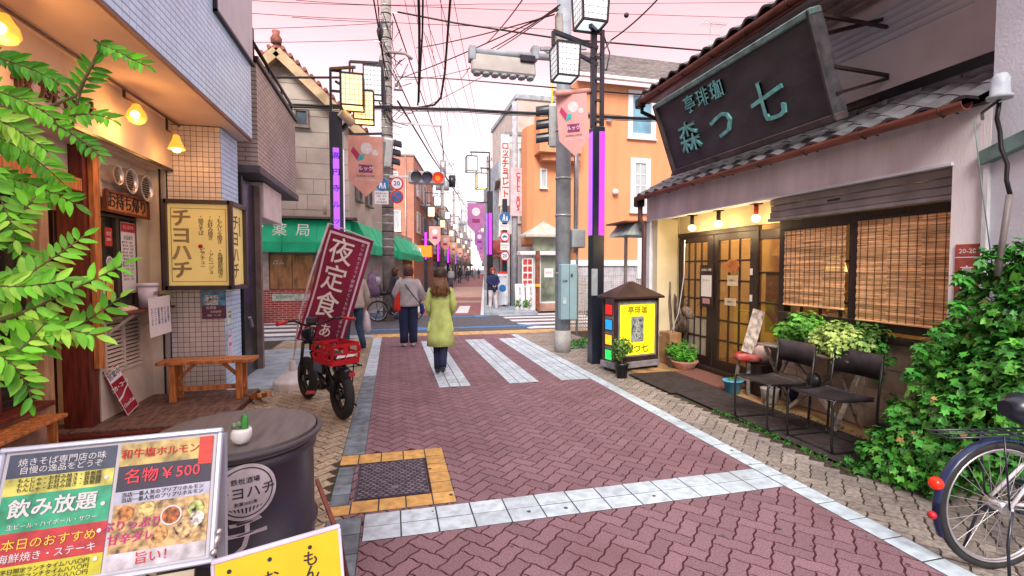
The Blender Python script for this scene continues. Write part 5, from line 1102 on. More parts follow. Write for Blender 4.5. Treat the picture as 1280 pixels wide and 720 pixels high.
for i, (x, y, lab) in enumerate(((4.55, 17.0, 'nearer white price board leaning by the corner entrance'), (4.95, 16.95, 'white price board under the red food photographs'))):
    Mq = frame((x, y, .55), (1, 0, 0), (0, -1, .15)); t = thing('price_board', lab, 'sign board', (x, y, 0), group='white price boards'); MB(Mq).bbox(-.18, .18, -.5, .5, 0, .03, .004).build('board', m_paper, t)
    text('定食八百円 日替り七百円', .085, Mq @ Matrix.Translation((0, 0, .032)), m_ink, t, vertical=True, spacing=.75, ext=.0005)
    for dx in (-.14, .14): MB().bar((x+dx, y+.05, 0), (x+dx, y+.02, .2), .03).build('leg', m_steel, t)
t = thing('rusty_post', 'rusty brown steel post with a yellow band by the corner entrance', 'post', (5.15, 16.75, 0)); MB().bar((5.15, 16.75, 0), (5.15, 16.75, 2.25), .13, .13, ch=.01).build('post', mat('rusty steel', (.20, .07, .035), .8, .35, 8), t); MB().bar((5.15, 16.75, .95), (5.15, 16.75, 1.05), .15, .15).build('band', mat('yellow tape', (.75, .5, .03), .6), t)
for x, y, lab in ((4.7, 16.75, 'potted plant left of the rusty post'), (4.45, 16.95, 'small potted plant by the price board')):
    t = thing('potted_plant', lab, 'plant', (x, y, 0)); MB().loft([(x, y, 0, .09, .09), (x, y, .18, .12, .12)], 12).build('pot', mat('pale pot', (.5, .5, .5), .6), t)
    b = MB()
    for k in range(60):
        a = random.uniform(0, 6.28); r = random.uniform(0, .16); z = .18+random.uniform(0, .22); p = Vector((x+r*math.cos(a), y+r*math.sin(a), z)); b.add([p, p+Vector((.04, .01, .03)), p+Vector((.05, .0, .08)), p+Vector((.0, .02, .05))], [(0, 1, 2, 3)])
    o = b.build('leaves', mat('leaf green', (.06, .20, .03), .5, .3, 20, piece=.4), t); o['kind'] = 'stuff'
# white lattice crates / grille fence between poles
lt = thing('lattice_screen', 'cream lattice screen standing behind the steel and black poles', 'screen', (4.2, 9.2, 0))
for k in range(9): MB().bar((4.22+k*.06, 11.2, .05), (4.22+k*.06, 11.2, 1.42), .02).build('upright', m_wf, lt)
for k in range(18): MB().bar((4.18, 11.18, .1+k*.075), (4.76, 11.18, .1+k*.075), .018).build('slat', mat('cream lattice', (.66, .58, .38), .7), lt)
lf = thing('grille_fence', 'pale metal grille fence beyond the black lamp post', 'fence', (5.2, 11.0, 0))
for k in range(34): MB().bar((4.86+k*.05, 11.25, .05), (4.86+k*.05, 11.25, 1.5), .012).build('upright', m_wf, lf)
for k in range(14): MB().bar((4.83, 11.24, .1+k*.10), (6.55, 11.24, .1+k*.10), .012).build('rail', m_wf, lf)
# cream building behind with roof railing, yellow mast
cb = thing('cream_block', 'cream concrete block with rooftop railing behind the orange building', 'building', (9, 30, 0))
MB().box(7.05, 10.2, 27, 34, 0, 11.3).build('wall', mat('cream concrete', (.52, .48, .44), .8, .08, 2, stain=.25, stain_col=(.36, .33, .3)), cb); MB().bbox(6.95, 10.3, 26.9, 34.1, 11.301, 11.6, .03).build('parapet', m_conc, cb)
for k in range(24): MB().bar((7.0+k*.14, 26.95, 11.6), (7.0+k*.14, 26.95, 12.6), .03).build('baluster', m_wf, cb)
MB().bar((6.95, 26.95, 12.62), (10.3, 26.95, 12.62), .05).build('handrail', m_wf, cb)
for z in (4, 6.5, 9): window(cb, frame((8.3, 26.99, z), (1, 0, 0), (0, -1, 0)), 1.1, 1.1, m_wf, (2, 1), m_win, .07)
MB().box(6.4, 7.04, 29, 34, 0, 8.2).build('wing', m_conc, cb)
ym = thing('yellow_ladder_tower', 'yellow steel ladder tower rising behind the steel pole', 'tower', (9, 26, 0))
ya, yb = PY(682, 145, 26.0), PY(692, 88, 26.0); m_yel = mat('yellow steel', (.80, .62, .05), .5)
for dx in (0, .42): MB().bar(ya+Vector((dx, 0, -6)), yb+Vector((dx, 0, 0)), .09).build('rail', m_yel, ym)
for k in range(14): q = (ya+Vector((0, 0, -6))).lerp(yb, k/13); MB().bar(q, q+Vector((.42, 0, 0)), .06).build('rung', m_yel, ym)
# TV aerial on the coffee house roof side
an_ = thing('tv_aerial', 'thin television aerial standing above the orange building roof', 'aerial', (12, 20, 9)); P = PY(888, 65, 20); Q = PY(888, 30, 20)
MB().tube([P-Vector((0, 0, 1.5)), Q], .03, 6).build('mast', m_steel, an_); MB().tube([Q+Vector((-.42, 0, 0)), Q+Vector((.85, 0, .05))], .02, 5).build('boom', m_steel, an_)
for k in range(7): MB().tube([Q+Vector((-.35+k*.18, -.3, 0)), Q+Vector((-.35+k*.18, .3, .04))], .012, 4).build('element', m_steel, an_)
# vertical shop signs on the right of the far street
t = thing('hanging_sign', 'tall white vertical sign with red chocolate lettering on the far right', 'sign', (5, 24, 5)); P = PY(631, 212, 20.8)
MB().bbox(P.x-.19, P.x+.19, 20.7, 20.8, P.z-1.6, P.z+1.5, .01).build('box', m_paper, t); text('ロッテチョコレート', .36, frame((P.x, 20.69, P.z-.05), (1, 0, 0), (0, -1, 0)), m_redink, t, vertical=True, spacing=.72, bold=.02); MB().bar((P.x, 20.85, P.z+1.2), (P.x+1.2, 20.85, P.z+1.2), .06).build('bracket', m_steel, t); MB().bar((P.x, 20.85, P.z-1.2), (P.x+1.2, 20.85, P.z-1.2), .06).build('bracket', m_steel, t)
t = thing('fabric_banner_sign', 'pink and white vertical banner sign reading CELL-BUS', 'sign', (4.6, 18.6, 4.6)); P = PY(647.5, 240, 18.5)
MB().bbox(P.x-.31, P.x+.31, 18.48, 18.52, P.z-.95, P.z+.95, .005).build('panel', mat('pale pink panel', (.66, .52, .58), .6, .1, 5), t); text('CELL·BUS', .25, frame((P.x, 18.47, P.z), (1, 0, 0), (0, -1, 0)), m_redink, t, vertical=True, spacing=.74, bold=.03); text('セルバス', .12, frame((P.x+.19, 18.47, P.z+.1), (1, 0, 0), (0, -1, 0)), m_ink, t, vertical=True, spacing=1.6)
for z in (.55, -.75): MB().bar((P.x+.3, 18.5, P.z+z), (P.x+.75, 18.5, P.z+z), .12).build('bracket', m_wf, t)
t = thing('steel_mast', 'pale grey mast carrying the banner sign', 'pole', (5.0, 18.6, 0)); P = PY(651, 300, 18.7); MB().tube([(P.x-.25, 18.7, 0), (P.x-.25, 18.7, 8.2)], .12, 12).build('mast', mat('light grey steel', (.40, .42, .46), .5), t)

for (x, y) in ((760, 150), (742, 235), (768, 240), (835, 160)):
    P = PY(x, y, OY); MB().loft([(P.x, OY-.10, P.z-.10, .12, .10), (P.x, OY-.10, P.z+.02, .12, .10), (P.x, OY-.06, P.z+.10, .08, .07)], 12).build('wall_vent', m_wf, ob)
MB().tube([PY(722, 140, OY-.04), PY(760, 143, OY-.04), PY(850, 152, OY-.04)], .015, 5).build('wall_cable', m_joint, ob)
# ================================================================ POLES, LAMPS, SIGNALS, SIGNS
m_bpole = mat('gloss black pole', (.012, .016, .028), .28, .15, 3, spec=.6)
m_purple = mat('violet light strip', (.35, .10, .9), .4, .02, emit=(.42, .10, 1.0), estr=.85)
m_mag = mat('magenta light strip', (.7, .05, 1), .4, .02, emit=(.72, .02, 1.0), estr=1.1)
m_lantern = mat('lit lantern panel', (1, .9, .65), .5, .02, emit=(1, .62, .26), estr=.9)
m_lanternw = mat('pale lantern panel', (.80, .82, .84), .5, .1, 10, emit=(.9, .95, 1), estr=.35)
m_concp = mat('concrete pole', (.33, .31, .29), .85, .15, 5, bump=.3, bscale=80, stain=.4, stain_col=(.2, .18, .17))
def lantern(parent, c, w, h, m, fr=None, taper=.0):
    """four framed panels with a lozenge lattice under a flat cap"""
    c = Vector(c); fr = fr or m_black; r = w/2; f = MB(); z0, z1 = c.z-h/2, c.z+h/2; rt = r; rb = r*(1-taper)
    ct = [Vector((c.x+sx*rt, c.y+sy*rt, z1)) for sx, sy in ((-1, -1), (1, -1), (1, 1), (-1, 1))]; cb_ = [Vector((c.x+sx*rb, c.y+sy*rb, z0)) for sx, sy in ((-1, -1), (1, -1), (1, 1), (-1, 1))]
    t = max(.018, w*.07)
    for k in range(4): f.bar(ct[k], cb_[k], t); f.bar(ct[k], ct[(k+1) % 4], t); f.bar(cb_[k], cb_[(k+1) % 4], t)
    f.box(c.x-rt, c.x+rt, c.y-rt, c.y+rt, z1, z1+.025)
    fo = f.build('lantern_frame', fr, parent)
    for k in range(4):
        a, b, d, e_ = ct[k], ct[(k+1) % 4], cb_[(k+1) % 4], cb_[k]; cc_ = (a+b+d+e_)/4; q = [p+(c-cc_)*.04*0+(Vector((c.x, c.y, p.z))-p)*.03 for p in (a, b, d, e_)]
        MB().add(q+[p+(Vector((c.x, c.y, p.z))-p)*.04 for p in q], [(0, 1, 2, 3), (7, 6, 5, 4), (0, 4, 5, 1), (1, 5, 6, 2), (2, 6, 7, 3), (3, 7, 4, 0)]).build('lantern_panel', m, fo)
        l = MB()
        for j in range(1, 5):
            u = j/5; l.bar(q[0].lerp(q[1], u)*1, q[3].lerp(q[2], u), .006)
        for j in range(1, 6): u = j/6; l.bar(q[0].lerp(q[3], u), q[1].lerp(q[2], u), .006)
        l.build('lattice', fr, fo)
    return fo
def pennant(parent, M, w, h, col, m2=None, w_gap=0, name='pennant'):
    """pointed street banner, local X right, Y up from its top edge"""
    m = mat('pennant %s' % (col,), col, .7, .08, 3); poly = [(-w/2, 0), (-w/2, -h*.72), (0, -h), (w/2, -h*.72), (w/2, 0)]
    vs = []; n = 8
    b = MB(M); b.prism(poly, -.003, .003); o = b.build(name, m, parent)
    MB(M).prism([(-w*.35, -h*.18), (-w*.12, -h*.34), (-w*.25, -h*.40), (-w*.42, -h*.26)][::-1], .004, .006).build('print_red', mat('crimson print', (.45, .03, .12), .6), o)
    MB(M).prism([(-w*.24, -h*.42), (-w*.05, -h*.38), (-w*.02, -h*.30), (-w*.18, -h*.31)][::-1], .0062, .008).build('print_teal', mat('teal print', (.05, .42, .42), .6), o)
    b = MB(M); b.disc((w*.03, -h*.2, .005), (0, 0, 1), w*.17, .003); b.disc((w*.28, -h*.27, .0055), (0, 0, 1), w*.09, .003); b.build('print_white', mat('off white print', (.66, .64, .66), .6, .08, 20), o)
    MB(M).box(-w*.2, w*.2, -h*.60, -h*.47, .004, .007).build('print_box', mat('plum print', (.25, .03, .14), .6), o)
    text('ルック', w*.15, M @ Matrix.Translation((0, -h*.535, .009)), m_paper, o, ext=.0006, bold=.015)
    text('KOENJI LOOK', w*.085, M @ Matrix.Translation((0, -h*.655, .006)), m_ink, o, ext=.0006); text('高円寺ルック商店街', w*.07, M @ Matrix.Translation((0, -h*.72, .006)), m_paper, o, ext=.0006)
    return o
# left black lamp post
PL = Vector((-1.10, 10.75, 0))
lp = thing('street_lamp', 'black street lamp with violet strip and glowing lanterns on the left of the near street', 'street lamp', PL)
MB().bbox(PL.x-.13, PL.x+.13, PL.y-.13, PL.y+.13, 0, 4.85, .012).build('post', m_bpole, lp)
MB().box(PL.x-.06, PL.x+.06, PL.y-.145, PL.y-.131, .9, 4.10).build('light_strip', m_purple, lp)
MB().box(PL.x+.131, PL.x+.143, PL.y-.05, PL.y+.05, .9, 4.10).build('light_strip', mat('white edge strip', (.8, .75, .9), .5, emit=(.8, .7, 1), estr=.5), lp)
for k, ch in enumerate('高円寺ルック商店街'): text(ch, .15, frame((PL.x, PL.y-.147, 3.93-k*.335), (1, 0, 0), (0, -1, 0)), mat('indigo print', (.06, .01, .25), .6), lp, 'letter', ext=.001, bold=.012)
for dx in (-.10, .10): MB().bar((PL.x+dx, PL.y, 4.85), (PL.x+dx, PL.y, 5.75), .05).build('upright', m_bpole, lp)
for z in (5.0, 5.3, 5.72): MB().bar((PL.x-.12, PL.y, z), (PL.x+.12, PL.y, z), .045).build('tie', m_bpole, lp)
LC = PY(441, 116, 10.45); lantern(lp, LC, .42, .62, m_lantern)
MB().bar((PL.x-.1, PL.y, 5.75), (LC.x+.05, LC.y, LC.z+.52), .05).build('arm', mat('bronze arm', (.20, .12, .06), .5), lp); MB().bar((LC.x, LC.y, LC.z+.5), (LC.x, LC.y, LC.z+.31), .03).build('hanger', m_black, lp)
LC2 = PY(466, 104, 11.2); lantern(lp, LC2, .38, .62, m_lanternw)
a_, b_ = PY(437, 77, 11.2), PY(477, 79, 11.2)
MB().bar(a_, b_, .05).build('arm', m_bpole, lp); MB().bar(a_, (a_.x, a_.y, 5.0), .045).build('arm_upright', m_bpole, lp); MB().bar(PY(466, 79, 11.2), (LC2.x, LC2.y, LC2.z+.3), .035).build('hanger', m_bpole, lp)
MB().bar(PY(476, 76, 11.2), PY(481, 130, 11.2), .09).build('speaker_bar', m_bpole, lp)
MB().bar((PL.x, PL.y, 5.5), (a_.x, a_.y, 5.5), .04).build('arm_tie', m_bpole, lp)
LC3 = PY(455, 135, 10.9); lantern(lp, LC3, .40, .60, m_lantern)
q = PY(437, 150, 10.6); MB().cyl(q+Vector((-.16, -.1, .12)), q+Vector((.06, .05, -.06)), .10, .09).build('floodlight', mat('cream lamp housing', (.62, .55, .40), .5), lp); MB().bar(q+Vector((.0, .05, 0)), (PL.x, PL.y, q.z-.3), .07).build('floodlight_arm', m_bpole, lp); MB().bar(PY(438, 168, 10.75), PY(478, 167, 10.75), .045).build('pennant_rod', m_bpole, lp)
Mpn = frame(PY(456.5, 170, 10.7), (1, 0, 0), (0, -1, 0)); pn = pennant(lp, Mpn, .70, 1.28, (.70, .36, .29))
# concrete utility pole
CPx = Vector((-.10, 15.2, 0)); cp = thing('utility_pole', 'grey concrete utility pole wrapped in bands carrying signals and round signs', 'utility pole', CPx)
MB().tube([CPx, CPx+Vector((0, 0, 13))], [.185, .14], 16).build('pole', m_concp, cp)
for k in range(44): z = 2.0+k*.24; MB().tube([CPx+Vector((0, 0, z)), CPx+Vector((0, 0, z+.03))], .195-.0035*z, 12).build('band', m_steel if k % 3 else m_black, cp)
for k in range(10): z = 3+k*.9; s = 1 if k % 2 else -1; MB().bar(CPx+Vector((0, 0, z)), CPx+Vector((s*.36, 0, z)), .025).build('step_bolt', m_steel, cp)
b = MB(); random.seed(3)
for k in range(26):
    z = random.uniform(5.2, 9.6); a = CPx+Vector((random.uniform(-.25, .2), -.25, z)); e_ = a+Vector((random.uniform(-.1, .75), random.uniform(-.2, .2), random.uniform(-1.0, .2))); m_ = (a+e_)/2+Vector((0, 0, -random.uniform(.1, .5))); b.tube([a, a.lerp(m_, .6), m_, e_.lerp(m_, .5), e_], .012, 4)
o = b.build('wire_tangle', m_black, cp); o['kind'] = 'stuff'
MB().tube([CPx+Vector((.0, -.2, 8.05)), CPx+Vector((.55, -.2, 8.05)), CPx+Vector((.75, -.2, 7.9))], .05, 8).build('bracket', m_concp, cp)
MB().bar(CPx+Vector((.15, -.1, 6.02)), CPx+Vector((1.65, -.1, 6.0)), .045).build('crossarm', m_steel, cp)
MB().tube([CPx+Vector((1.6, -.1, 6.0)), CPx+Vector((1.68, -.1, 5.2)), CPx+Vector((1.66, -.1, 4.6))], .018, 5).build('drop_cable', m_black, cp); MB().loft([(CPx.x+1.67, CPx.y-.1, 4.5, .09, .09), (CPx.x+1.67, CPx.y-.1, 4.95, .10, .10)], 10).build('splice_box', m_steel, cp)
MB().loft([(CPx.x+1.95, CPx.y-.1, 4.15, .10, .10), (CPx.x+1.95, CPx.y-.1, 4.5, .11, .11)], 10).build('splice_box', m_bpole, cp)
MB().cyl(CPx+Vector((.28, -.2, 7.0)), CPx+Vector((.28, -.2, 7.3)), .05).build('insulator', m_steel, cp); MB().tube([CPx+Vector((.2, -.2, 6.98)), CPx+Vector((.45, -.2, 6.98))], .06, 8).build('insulator', m_steel, cp)
# main vehicle signal
vs_ = thing('traffic_signal', 'horizontal three lamp traffic signal showing red over the crossing', 'traffic signal', PY(535, 222, 14.9))
m_sigb = mat('signal grey housing', (.42, .40, .42), .5, .08, 4)
S0, S1 = PY(513, 221, 14.9), PY(554, 223, 14.9); ax = (S1-S0).normalized(); Mv = frame((S0+S1)/2, ax, (-.05, -1, 0)); hl = (S1-S0).length/2
MB(Mv).bbox(-hl-.06, hl+.06, -.20, .20, -.18, 0, .05).build('housing', m_sigb, vs_)
for i, x in enumerate((-hl*.66, 0, hl*.66)):
    lm = [mat('dark green lens', (.10, .12, .14), .25), mat('dark amber lens', (.10, .10, .18), .25), mat('lit red lens', (.8, .03, .01), .3, emit=(1, .035, .0), estr=.75)][i]
    MB(Mv).disc((x, 0, .005), (0, 0, 1), .155, .02).build('lens', lm, vs_)
    if i == 2: MB(Mv).disc((x, 0, .018), (0, 0, 1), .08, .004).build('lens_core', mat('lit red core', (1, .15, .04), .3, emit=(1, .13, .02), estr=1.2), vs_)
    vz = []; n = 12
    for k in range(n+1):
        a = PI*k/n; vz += [(x+.165*math.cos(a), .165*math.sin(a), 0), (x+.165*math.cos(a), .165*math.sin(a)-.02, .24*(1-.25*abs(math.cos(a))))]
    MB(Mv).add(vz+[(v[0]*1, v[1]+.008, v[2]) for v in vz], [(2*k, 2*k+1, 2*k+3, 2*k+2) for k in range(n)]+[(26+2*k+2, 26+2*k+3, 26+2*k+1, 26+2*k) for k in range(n)]).build('visor', m_sigb, vs_)
MB().bar(PY(487, 221, 15.0), PY(514, 221, 14.98), .07).build('arm', m_steel, vs_)
# side-on signals on both poles
def sidesignal(x, y, Y, label, flip=1, sc_=1.0):
    P = PY(x, y, Y); t = thing('side_signal', label, 'traffic signal', P); d = Vector((flip*.95, .3, 0)).normalized(); M = frame(P, Vector((-d.y, d.x, 0)), d) @ Matrix.Rotation(.35*flip, 4, 'Z')
    MB(M).bbox(-.17, .17, -.42, .42, -.22, 0, .04).build('housing', mat('pale signal housing', (.58, .62, .62), .5, .1, 5), t)
    for k in (-1, 0, 1):
        vz = []; n = 10; r = .14; cy = k*.26
        for j in range(n+1):
            a = -.3+(PI+.6)*j/n; vz += [(r*math.cos(a), cy+r*math.sin(a), 0), (r*math.cos(a), cy+r*math.sin(a)-.03, .26)]
        MB(M).add(vz+[(v[0]*.95, (v[1]-cy)*.95+cy, v[2]) for v in vz], [(2*j, 2*j+1, 2*j+3, 2*j+2) for j in range(n)]+[(22+2*j+2, 22+2*j+3, 22+2*j+1, 22+2*j) for j in range(n)]).build('visor', m_bpole, t)
        MB(M).disc((0, cy, .01), (0, 0, 1), .125, .015).build('lens', mat('dark lens', (.03, .05, .07), .2), t)
    MB(M).bar((0, .3, -.2), (-flip*.1, .3, -.7), .05).build('bracket', m_steel, t); MB(M).bar((0, -.3, -.2), (-flip*.1, -.3, -.7), .05).build('bracket', m_steel, t)
    MB(M).box(-.12, .12, -.3, .3, -.30, -.22).build('back_box', m_steel, t)
    return t
sidesignal(489, 191, 14.9, 'side-on traffic signal with dark visors on the concrete pole', 1)
sidesignal(686, 157, 9.4, 'side-on traffic signal with dark visors on the steel pole', -1)
# round signs
m_sblue = mat('sign blue', (.02, .16, .42), .4); m_sred = mat('sign red', (.55, .02, .03), .4)
def rsign(name, label, x, y, Y, r, kind, n=(0, -1, 0)):
    P = PY(x, y, Y); t = thing(name, label, 'road sign', P); M = frame(P, (1, 0, 0), n)
    MB(M).disc((0, 0, 0), (0, 0, 1), r, .012, 28).build('plate', m_steel, t)
    if kind == 'ped':
        MB(M).disc((0, 0, .008), (0, 0, 1), r*.98, .006, 28).build('face', m_sblue, t); b = MB(M)
        b.prism([(-.32*r, .25*r), (-.45*r, -.6*r), (-.3*r, -.6*r), (-.18*r, -.1*r), (-.05*r, -.6*r), (.08*r, -.6*r), (0, .25*r)], .012, .014); b.disc((-.16*r, .45*r, .013), (0, 0, 1), r*.15, .003)
        b.prism([(.25*r, -.0*r), (.18*r, -.6*r), (.3*r, -.6*r), (.36*r, -.25*r), (.45*r, -.6*r), (.56*r, -.6*r), (.5*r, 0)], .012, .014); b.disc((.38*r, .14*r, .013), (0, 0, 1), r*.12, .003); b.build('figures', m_paper, t)
    elif kind == '20' or kind == 'car':
        MB(M).disc((0, 0, .008), (0, 0, 1), r*.98, .006, 28).build('ring', m_sred, t); MB(M).disc((0, 0, .012), (0, 0, 1), r*.76, .004, 28).build('face', m_paper, t)
        if kind == '20': text('20', r*.95, M @ Matrix.Translation((0, 0, .016)), m_sblue, t, ext=.0005, bold=.02)
        else:
            MB(M).prism([(-.5*r, -.12*r), (.5*r, -.12*r), (.5*r, .08*r), (.28*r, .12*r), (.15*r, .32*r), (-.2*r, .32*r), (-.32*r, .12*r), (-.5*r, .08*r)], .014, .016).build('car_mark', m_sblue, t)
            b = MB(M); [b.disc((dx*r, -.18*r, .016), (0, 0, 1), r*.11, .003, 10) for dx in (-.28, .28)]; b.build('wheel_marks', m_sblue, t)
    elif kind == 'nopark':
        MB(M).disc((0, 0, .008), (0, 0, 1), r*.98, .006, 28).build('ring', m_sred, t); MB(M).disc((0, 0, .012), (0, 0, 1), r*.76, .004, 28).build('face', m_sblue, t)
        MB(M @ Matrix.Rotation(-PI/4, 4, 'Z')).box(-r*.8, r*.8, -r*.1, r*.1, .015, .017).build('slash', m_sred, t)
    MB(M).box(-.02, .02, -r*.4, r*.4, -.06, -.006).build('clamp', m_steel, t)
    return t
rsign('pedestrian_sign', 'round blue pedestrian sign left of the twenty sign on the concrete pole', 477.5, 230.5, 14.8, .20, 'ped')
rsign('speed_sign', 'red ringed speed limit sign reading 20 on the concrete pole', 496, 229.5, 14.8, .20, '20')
rsign('no_parking_sign', 'red and blue no parking sign under the twenty sign', 496, 246, 14.8, .20, 'nopark')
P = PY(477, 247, 14.8); t = sheet('rules_plate', 'square white text plate under the blue pedestrian sign', 'road sign', frame(P, (1, 0, 0), (0, -1, 0)), .40, .39, m_paper, [('自転車を除く', .06, 0, .12, m_ink), ('日曜・休日', .06, 0, .04, m_ink), ('12-20', .08, 0, -.05, m_ink), ('歩行者専用', .06, 0, -.14, m_ink)])
# steel pole at right with signal light bar
SP = Vector((3.19, 8.72, 0)); st = thing('steel_pole', 'thick blue grey steel pole beside the black lamp post', 'pole', SP)
m_spole = mat('blue grey painted steel', (.30, .34, .38), .5, .12, 5, stain=.35, stain_col=(.20, .23, .26))
MB().tube([SP, SP+Vector((0, 0, 9))], [.150, .13], 20).build('pole', m_spole, st)
MB().tube([SP+Vector((.24, -.02, 1.9)), SP+Vector((.24, -.02, 4.9))], .035, 8).build('conduit', m_steel, st); MB().tube([SP+Vector((.30, .03, .3)), SP+Vector((.30, .03, 4.4))], .025, 8).build('conduit', m_spole, st)
for z in (1.5, 2.6, 3.3, 4.2): MB().tube([SP+Vector((0, 0, z)), SP+Vector((0, 0, z+.03))], .16, 16).build('band', m_steel, st)
MB().bbox(SP.x+.13, SP.x+.40, SP.y-.16, SP.y+.10, 2.0, 2.35, .02).build('junction_box', m_spole, st)
MB().tube([SP+Vector((0, 0, 0)), SP+Vector((0, 0, .42))], .155, 20).build('base_sleeve', mat('light base paint', (.42, .42, .42), .7, .1, 8), st)
cbx = thing('control_box', 'pale blue control cabinet strapped to the steel pole', 'cabinet', (3.35, 8.45, 1.0)); PB = PY(711, 365, 8.45)
m_cb = mat('pale blue cabinet', (.27, .42, .48), .5, .06, 3, stain=.2, stain_col=(.18, .28, .33)); MB().bbox(PB.x-.16, PB.x+.16, 8.42, 8.60, PB.z-.52, PB.z+.52, .015).build('cabinet', m_cb, cbx)
MB().box(PB.x-.003, PB.x+.003, 8.414, 8.42, PB.z-.5, PB.z+.5).build('door_seam', m_ink, cbx); MB().bbox(PB.x-.13, PB.x-.06, 8.408, 8.42, PB.z-.22, PB.z-.10, .003).build('label', mat('pale label', (.5, .6, .62), .6), cbx); MB().bbox(PB.x+.03, PB.x+.06, 8.405, 8.42, PB.z+.28, PB.z+.34, .003).build('handle', m_ink, cbx)
text('危険', .05, frame((PB.x-.09, 8.413, PB.z+.2), (1, 0, 0), (0, -1, 0)), m_ink, cbx, ext=.0005)
# arm and large backward signal panel
sa = thing('signal_arm', 'grey steel arm with a broad signal panel seen from behind', 'signal arm', PY(650, 75, 8.75))
a_, b_ = PY(590, 64, 8.72), PY(700, 73, 8.72); MB().tube([a_, b_], .06, 12).build('arm', m_spole, sa)
c_, d_ = PY(588, 82, 8.78), PY(667, 90, 8.78); ux = (d_-c_).normalized(); Mq = frame((c_+d_)/2, ux, (0, -1, .15)); hw = (d_-c_).length/2
MB(Mq).bbox(-hw, hw, -.17, .17, 0, .16, .03).build('panel', mat('warm grey panel', (.42, .40, .37), .5, .1, 3), sa)
for k in range(7): MB(Mq).tube([(-hw+.1+k*(2*hw-.2)/6, -.17, .08), (-hw+.1+k*(2*hw-.2)/6, -.21, .08)], .07, 10).build('visor_edge', m_spole, sa)
for x in (590, 668): p = PY(x, 67, 8.72); MB().bbox(p.x-.06, p.x+.06, 8.62, 8.82, p.z-.14, p.z+.12, .015).build('clamp', m_spole, sa)
p = PY(658, 76, 8.7); MB().bbox(p.x-.14, p.x+.14, 8.58, 8.70, p.z-.06, p.z+.06, .01).build('terminal_box', m_bpole, sa)
MB().bar(PY(675, 61, 8.7), PY(733, 60, 8.7), .06).build('upper_arm', m_spole, sa)
MB().bbox(*(lambda p: (p.x-.06, p.x+.06, 8.5, 8.65, p.z-.32, p.z+.32))(PY(699, 39, 8.55)), .02).build('cable_box', m_concp, sa)
# right black lamp post
PR = Vector((3.34, 7.52, 0)); lr = thing('street_lamp', 'tall black street lamp with bright magenta strip in front of the coffee house', 'street lamp', PR)
MB().bbox(PR.x-.105, PR.x+.105, PR.y-.105, PR.y+.105, 0, 3.95, .012).build('post', m_bpole, lr)
MB().box(PR.x-.0, PR.x+.085, PR.y-.116, PR.y-.106, 2.16, 3.86).build('light_strip', m_mag, lr); MB().box(PR.x-.116, PR.x-.106, PR.y-.07, PR.y+.06, 2.16, 3.86).build('light_strip', m_purple, lr)
for dx in (-.085, .085):
    MB().bar((PR.x+dx, PR.y, 3.95), (PR.x+dx, PR.y, 5.55), .06).build('upright', m_bpole, lr)
MB().bar((PR.x, PR.y+.06, 3.95), (PR.x, PR.y+.06, 5.5), .03).build('upright', m_bpole, lr)
for z in (4.05, 4.4, 4.75, 5.1, 5.5): MB().bar((PR.x-.1, PR.y, z), (PR.x+.1, PR.y, z), .04).build('tie', m_bpole, lr)
MB().bbox(PR.x-.13, PR.x-.02, PR.y-.13, PR.y-.10, 1.15, 1.6, .01).build('meter_plate', m_spole, lr)
L1 = PY(738, 8, 7.35); lantern(lr, L1, .46, .62, m_lanternw, taper=.12); L2 = PY(706, 79, 7.45); lantern(lr, L2, .38, .50, m_lanternw, taper=.1)
MB().bar((L1.x, L1.y, L1.z-.30), (PR.x, PR.y, 5.5), .06).build('lantern_stem', m_bpole, lr); MB().bar((PR.x, PR.y, 5.25), (L2.x-.2, L2.y, L2.z+.48), .06).build('arm', m_bpole, lr); MB().bar((L2.x-.2, L2.y, L2.z+.48), (L2.x-.2, L2.y, L2.z+.26), .05).build('hanger', m_bpole, lr); MB().bar((PR.x, PR.y, 4.98), (L2.x-.15, L2.y, L2.z+.31), .05).build('arm', m_bpole, lr)
MB().tube([(PR.x+.1, PR.y, 5.5), (PR.x+.22, PR.y, 5.2), (PR.x+.16, PR.y, 4.9), (PR.x+.1, PR.y, 4.95)], .012, 6).build('loose_cable', m_bpole, lr)
pt_ = PY(714, 118, 7.45); Mpr = frame(pt_, (.93, -.25, .09), (-.2, -.9, -.15)); MB().tube([PY(693, 117, 7.4), PY(737, 114, 7.55)], .05, 10).build('pennant_rod', mat('pinkish rod', (.6, .3, .25), .6), lr); pennant(lr, Mpr, .50, .98, (.70, .36, .34))
